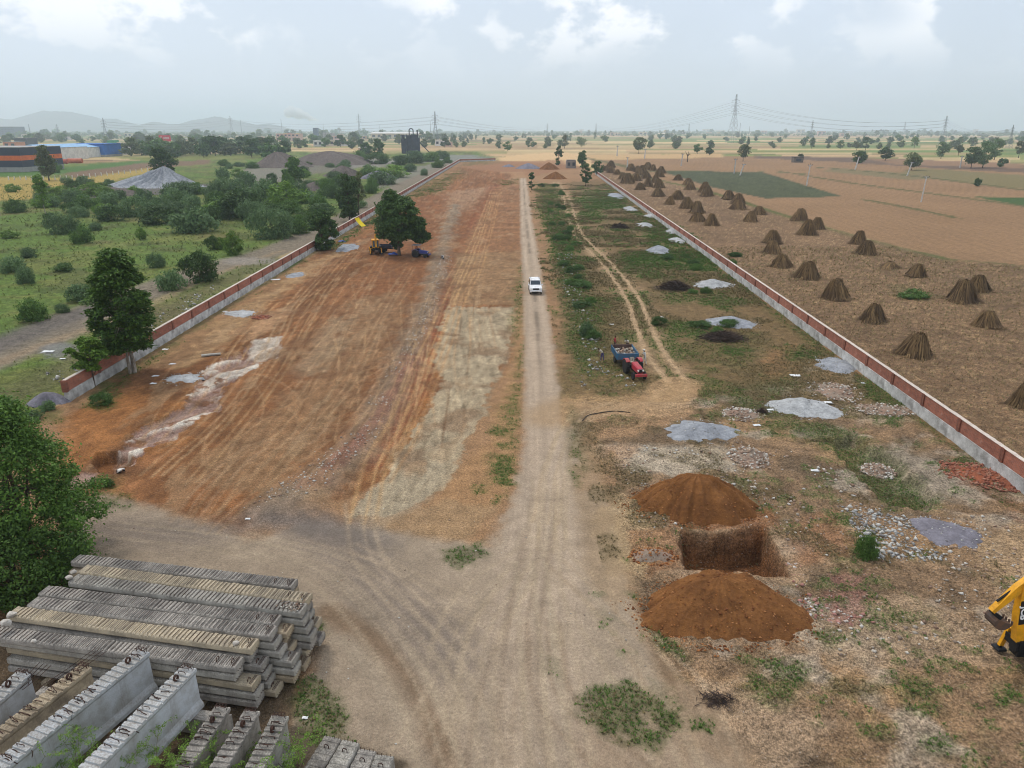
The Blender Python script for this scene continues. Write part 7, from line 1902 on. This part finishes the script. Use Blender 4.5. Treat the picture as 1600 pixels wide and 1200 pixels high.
# low walls, orange tanks by the sheds
b = MB(); p = W(36, 266); q_ = W(126, 260); b.box(((p[0] + q_[0]) / 2, (p[1] + q_[1]) / 2, 2.2), (q_[0] - p[0], .5, 4.4), math.atan2(q_[1] - p[1], q_[0] - p[0])); tag(b.build('compound_wall', MGY), 'grey compound wall in front of the sheds', 'wall', None, 'thing')
for k, (px, py, w_, c) in enumerate(((62, 257, 14, (196, 104, 72)), (100, 256, 12, (186, 96, 80)), (118, 255, 22, (200, 112, 84)), (92, 255, 8, (80, 60, 60)))):
    loc, Hh, R = dims(px, py, py - 8, w_); b = MB(); b.cyl((-R, 0, Hh * .5), (R, 0, Hh * .5), Hh * .45, 12); b.box((-R * .6, 0, Hh * .1), (.5, Hh * .6, Hh * .3)); b.box((R * .6, 0, Hh * .1), (.5, Hh * .6, Hh * .3)); tag(b.build('tank', flat(f'tank_{k}', c), None, loc=loc), f'{["orange tank left of the upright tree", "reddish tank right of the upright tree", "long orange tank at the compound wall", "short dark tank at the compound wall"][k]}', 'tank', None, 'thing')
# black processing plant
loc, Hh, R = dims(642, 240, 200, 28); root = thing('processing_plant', 'black hot-mix plant with arched pipe at the far left of the plot', 'plant', loc)
MPL = m_two('sooty_steel', srgb(66, 68, 80), srgb(44, 46, 56), .3, .7, .1, .02); s = R
for x0, w_, h_ in ((-.75, .5, .58), (-.15, .55, .72), (.45, .6, .74), (.85, .3, .62)): MB().box((x0 * s, 2, Hh * h_ / 2), (w_ * s, 7, Hh * h_)).build('tower_module', MPL, root)
b = MB(); b.tube([(-.12 * s, 2, Hh * .7), (-.12 * s, 2, Hh * .92)] + [(.10 * s - .22 * s * math.cos(g_), 2, Hh * .92 + .06 * Hh * math.sin(g_)) for g_ in np.linspace(.2, PI - .2, 7)] + [(.32 * s, 2, Hh * .92), (.32 * s, 2, Hh * .7)], .055 * s, 8); b.build('arched_duct', MPL, root)
MB().cyl((.78 * s, 2, 0), (.78 * s, 2, Hh * .93), .07 * s, 8).build('stack', MPL, root)
MB().cyl((-.8 * s, 2, Hh * .5), (-.8 * s, 2, Hh * .74), .16 * s, 10).build('cyclone', MPL, root)
b = MB()
for z in np.linspace(.1, .7, 6):
    for sx in (-.95, -.4, .2, .7, 1.0): b.box((sx * s, -1.6, Hh * z), (.3, .3, Hh * .12))
    b.box((0, -1.6, Hh * z), (2 * s, .3, .3))
tag(b.build('gantry', MPL, root), kind='stuff')
b = MB(); b.tube([(s * 1.0, 1, Hh * .45), (s * 2.1, -2, 1.2)], .5, 4); b.build('conveyor', MPL, root)
# billboard
loc, Hh, R = dims(260, 232, 211, 18); root = thing('billboard', 'red billboard with white lettering above the tree belt', 'billboard', loc)
MB().box((0, 0, Hh * .76), (2 * R, .6, Hh * .46)).build('panel', flat('billboard_red', (222, 70, 84), .5), root)
for sx in (-.5, .5): MB().box((sx * R, .4, Hh * .27), (.5, .5, Hh * .56)).build('post', M_GALV, root)
b = MB()
for k in range(6): b.box((-.15 * R + k * .17 * R, -.34, Hh * .77), (.11 * R, .08, Hh * (.13 if k % 2 else .16)))
b.build('white_lettering', MW, root)
b = MB(); b.tube([(-.62 * R + .18 * R * math.cos(g_), -.34, Hh * .76 + .12 * Hh * math.sin(g_)) for g_ in np.linspace(.6, 5.4, 12)], .05 * R, 5); b.build('white_swirl', MW, root)
for px, c, lb in ((447, (232, 196, 60), 'yellow advertising board on the left horizon, left of the red one'), (453, (222, 84, 84), 'red advertising board on the left horizon'), (466, (230, 206, 90), 'pale yellow tank board on the left horizon')):
    loc, Hh, R = dims(px, 218, 208, 6); root = thing('signboard', lb, 'sign', loc); MB().box((0, 0, Hh * .75), (2 * R, .6, Hh * .5)).build('panel', flat('sign_' + str(px), c), root); MB().box((0, .3, Hh * .25), (.8, .5, Hh * .52)).build('post', M_GALV, root)
# masts and chimneys on the horizon
for px, py, tp, w_, lb in ((378, 210, 187, 1.4, 'thick mast right of the hill pylon'), (441, 208, 186, 1.6, 'leaning grey mast left of the smoke'), (506, 208, 193, .9, 'thin chimney giving off the white smoke'), (594, 209, 195, .8, 'thin mast right of the slender pylon'), (673, 213, 189, .9, 'thin mast left of the plant pylon'), (48, 212, 194, 1.8, 'dark mast on the left horizon'), (1155, 213, 192, 1.0, 'thin mast right of the tall pylon'), (1170, 213, 197, .8, 'shorter thin mast right of the tall pylon')):
    loc, Hh, R = dims(px, py, tp, w_); tag(MB().tube([(0, 0, -.5), (0, 0, Hh)], [R, R * .6], 6).build('mast', M_GALV, None, loc=loc), lb, 'mast', None, 'thing')
# fence of white posts in the left field
root = thing('post_fence', 'row of short white fence posts along the brown field strip', 'fence', (*W(100, 279), 0)); ox, oy = W(100, 279)
for k in range(26):
    t_ = k / 25; px = 14 + t_ * 226; py = 281.5 - 2.0 * t_ - 13 * max(0, t_ - .42) * 1.72; x, y = W(px, py)
    MB().box((x - ox, y - oy, .8), (.36, .36, 2.3), .3 * k, .04 * (k % 3 - 1)).build('post', MW, root)

# ------------------------------------------------------------------ hills on the left horizon
def hills(name, prof, y0, thick, seed):
    n = 120; xs = np.interp(np.linspace(0, 1, n), np.linspace(0, 1, len(prof)), [p[0] for p in prof]); tp = np.interp(np.linspace(0, 1, n), np.linspace(0, 1, len(prof)), [p[1] for p in prof])
    dep = y0 * CT + CAMH * ST; X = (xs - 800) / F * dep
    Hh = np.array([CAMH + y0 * math.tan(math.atan((600 - t_) / F) - TILT) for t_ in tp]); Hh = np.maximum(Hh, 0)
    m_ = 26; v = np.linspace(-1, 1, m_); Vx, Vv = np.meshgrid(X, v, indexing='ij')
    nz = fbm(Vx * .002, Vv * 2, 1.5, 4, seed); hh = Hh[:, None] * np.clip(1 - np.abs(Vv) ** 1.3, 0, 1) * (.8 + .45 * nz) * np.where(np.abs(Vv) < .08, 1 / (.8 + .45 * nz), 1) - 4 * (np.abs(Vv) > .97)
    V = np.stack([Vx, y0 + Vv * thick + (nz - .5) * 200, hh], -1).reshape(-1, 3)
    i = np.arange(n - 1)[:, None] * m_ + np.arange(m_ - 1)[None]; Fc = np.stack([i, i + m_, i + m_ + 1, i + 1], -1).reshape(-1, 4)
    tag(obj(name, np_mesh(name, V, Fc, m_two('hill_scrub_' + str(seed), srgb(96, 102, 96), srgb(122, 118, 112), .006, .95, .4, 8, coord='World'), True)), kind='structure')
hills('hills', [(-120, 190), (-60, 186), (0, 184), (25, 188), (45, 182), (62, 178), (80, 173.5), (100, 175), (112, 174), (140, 180), (160, 187), (175, 185), (200, 192), (225, 203)], 7600, 700, 1)
hills('hills', [(190, 203), (225, 195), (245, 190), (260, 193), (285, 194), (305, 188), (320, 186), (342, 182), (360, 187), (380, 191), (400, 195), (420, 193), (435, 197), (450, 203)], 7000, 600, 2)

# ------------------------------------------------------------------ thorn twigs growing in front of the girders
root = thing('thorn_shrub', 'sparse thorny shrub with fine green twigs in front of the girders', 'shrub', (-11.5, 18.6, 0))
g = random.Random(3); tw = MB(); lfC = []; 
for k in range(52):
    x0 = g.uniform(-5.5, 5.0); y0_ = g.uniform(-.8, .9); an = g.uniform(0, 2 * PI); p = Vector((x0, y0_, -.1)); d = Vector((.5 * math.cos(an), .35 + .35 * math.sin(an), 1.1)).normalized(); pts = [p.copy()]
    for s in range(9):
        p = p + d * g.uniform(.28, .42); d = (d + Vector((g.uniform(-.3, .3), g.uniform(-.22, .3), g.uniform(-.34, .05)))).normalized(); pts.append(p.copy())
        if s > 1:
            for _ in range(2):
                e_ = p + Vector((g.uniform(-.6, .6), g.uniform(-.4, .5), g.uniform(-.15, .4))); mid = (p + e_) / 2 + Vector((0, 0, .08)); tw.tube([p, mid, e_], [.009, .007, .005], 3, False)
                for t_ in np.linspace(.15, 1, 13):
                    for _q in range(3): lfC.append(p.lerp(e_, t_) + Vector((g.uniform(-.08, .08), g.uniform(-.08, .08), .06 * math.sin(PI * t_) + g.uniform(-.05, .05))))
    tw.tube(pts, [.018 * (1 - .08 * i) for i in range(len(pts))], 4)
tag(tw.build('twigs', m_two('green_twig', srgb(110, 108, 74), srgb(84, 84, 58), 4), root), kind='stuff')
lfC = np.array(lfC); gg = np.random.default_rng(5); V, Fc = leaf_np(lfC, gg.normal(size=lfC.shape) + np.array([0, 0, .8]), gg.uniform(.05, .09, len(lfC)), gg, .4)
tag(obj('leaflets', np_mesh('leaflets', V, Fc, ML_BRIGHT), root), kind='stuff')

# ------------------------------------------------------------------ air: smoke and haze
loc, _, _ = dims(505, 208, 195, 4); y0_ = loc[1]; dep = y0_ * CT + CAMH * ST
bm = bmesh.new(); rk = random.Random(6)
for k in range(26):
    t_ = k / 25; px = 504 - 50 * t_ + rk.uniform(-2, 2); py = 191 - 17 * t_ ** .8 + rk.uniform(-3, 3) * (.3 + t_); r_ = (1.2 + 7.5 * t_) * dep / F
    zz = CAMH + y0_ * math.tan(math.atan((600 - py) / F) - TILT)
    bmesh.ops.create_icosphere(bm, subdivisions=2, radius=r_ * rk.uniform(.7, 1.1), matrix=Matrix.Translation(((px - 800) / F * dep, y0_ + rk.uniform(-1, 1) * r_, zz)))
me = bpy.data.meshes.new('smoke_plume'); bm.to_mesh(me); bm.free()
o = obj('smoke_plume', me); md = o.modifiers.new('merge', 'REMESH'); md.mode = 'VOXEL'; md.voxel_size = 5
ms = bpy.data.materials.new('smoke'); ms.use_nodes = True; ms.node_tree.nodes.clear(); mo = ms.node_tree.nodes.new('ShaderNodeOutputMaterial'); mv = ms.node_tree.nodes.new('ShaderNodeVolumePrincipled')
mv.inputs['Color'].default_value = (1.0, 1.0, 1.0, 1); mv.inputs['Density'].default_value = .05; ms.node_tree.links.new(mv.outputs[0], mo.inputs['Volume']); me.materials.append(ms)
tag(o, 'white smoke plume drifting left from a chimney on the horizon', 'smoke', kind='stuff')
b = MB(); b.box((0, 7550, 147.5), (23000, 16100, 305))
hz = bpy.data.materials.new('haze'); hz.use_nodes = True; hz.node_tree.nodes.clear(); ho = hz.node_tree.nodes.new('ShaderNodeOutputMaterial'); hv = hz.node_tree.nodes.new('ShaderNodeVolumePrincipled')
hv.inputs['Color'].default_value = (.80, .92, 1.0, 1); hv.inputs['Density'].default_value = 1.9e-4; hv.inputs['Anisotropy'].default_value = .2
hz.node_tree.links.new(hv.outputs[0], ho.inputs['Volume'])
tag(b.build('haze', hz), 'thin pale haze over the whole plain', 'haze', kind='stuff')

# ------------------------------------------------------------------ every repeat gets its own place in the row
from collections import defaultdict
same = defaultdict(list)
for o in SC.objects:
    if o.parent is None and 'label' in o.keys() and o.get('kind') == 'thing': same[o['label']].append(o)
for lb, os_ in same.items():
    if len(os_) < 2: continue
    os_.sort(key=lambda o: o.location.x / max(o.location.y, 1))
    for k, o in enumerate(os_): o['label'] = f'{lb}, {ordw(k + 1)} from the left'
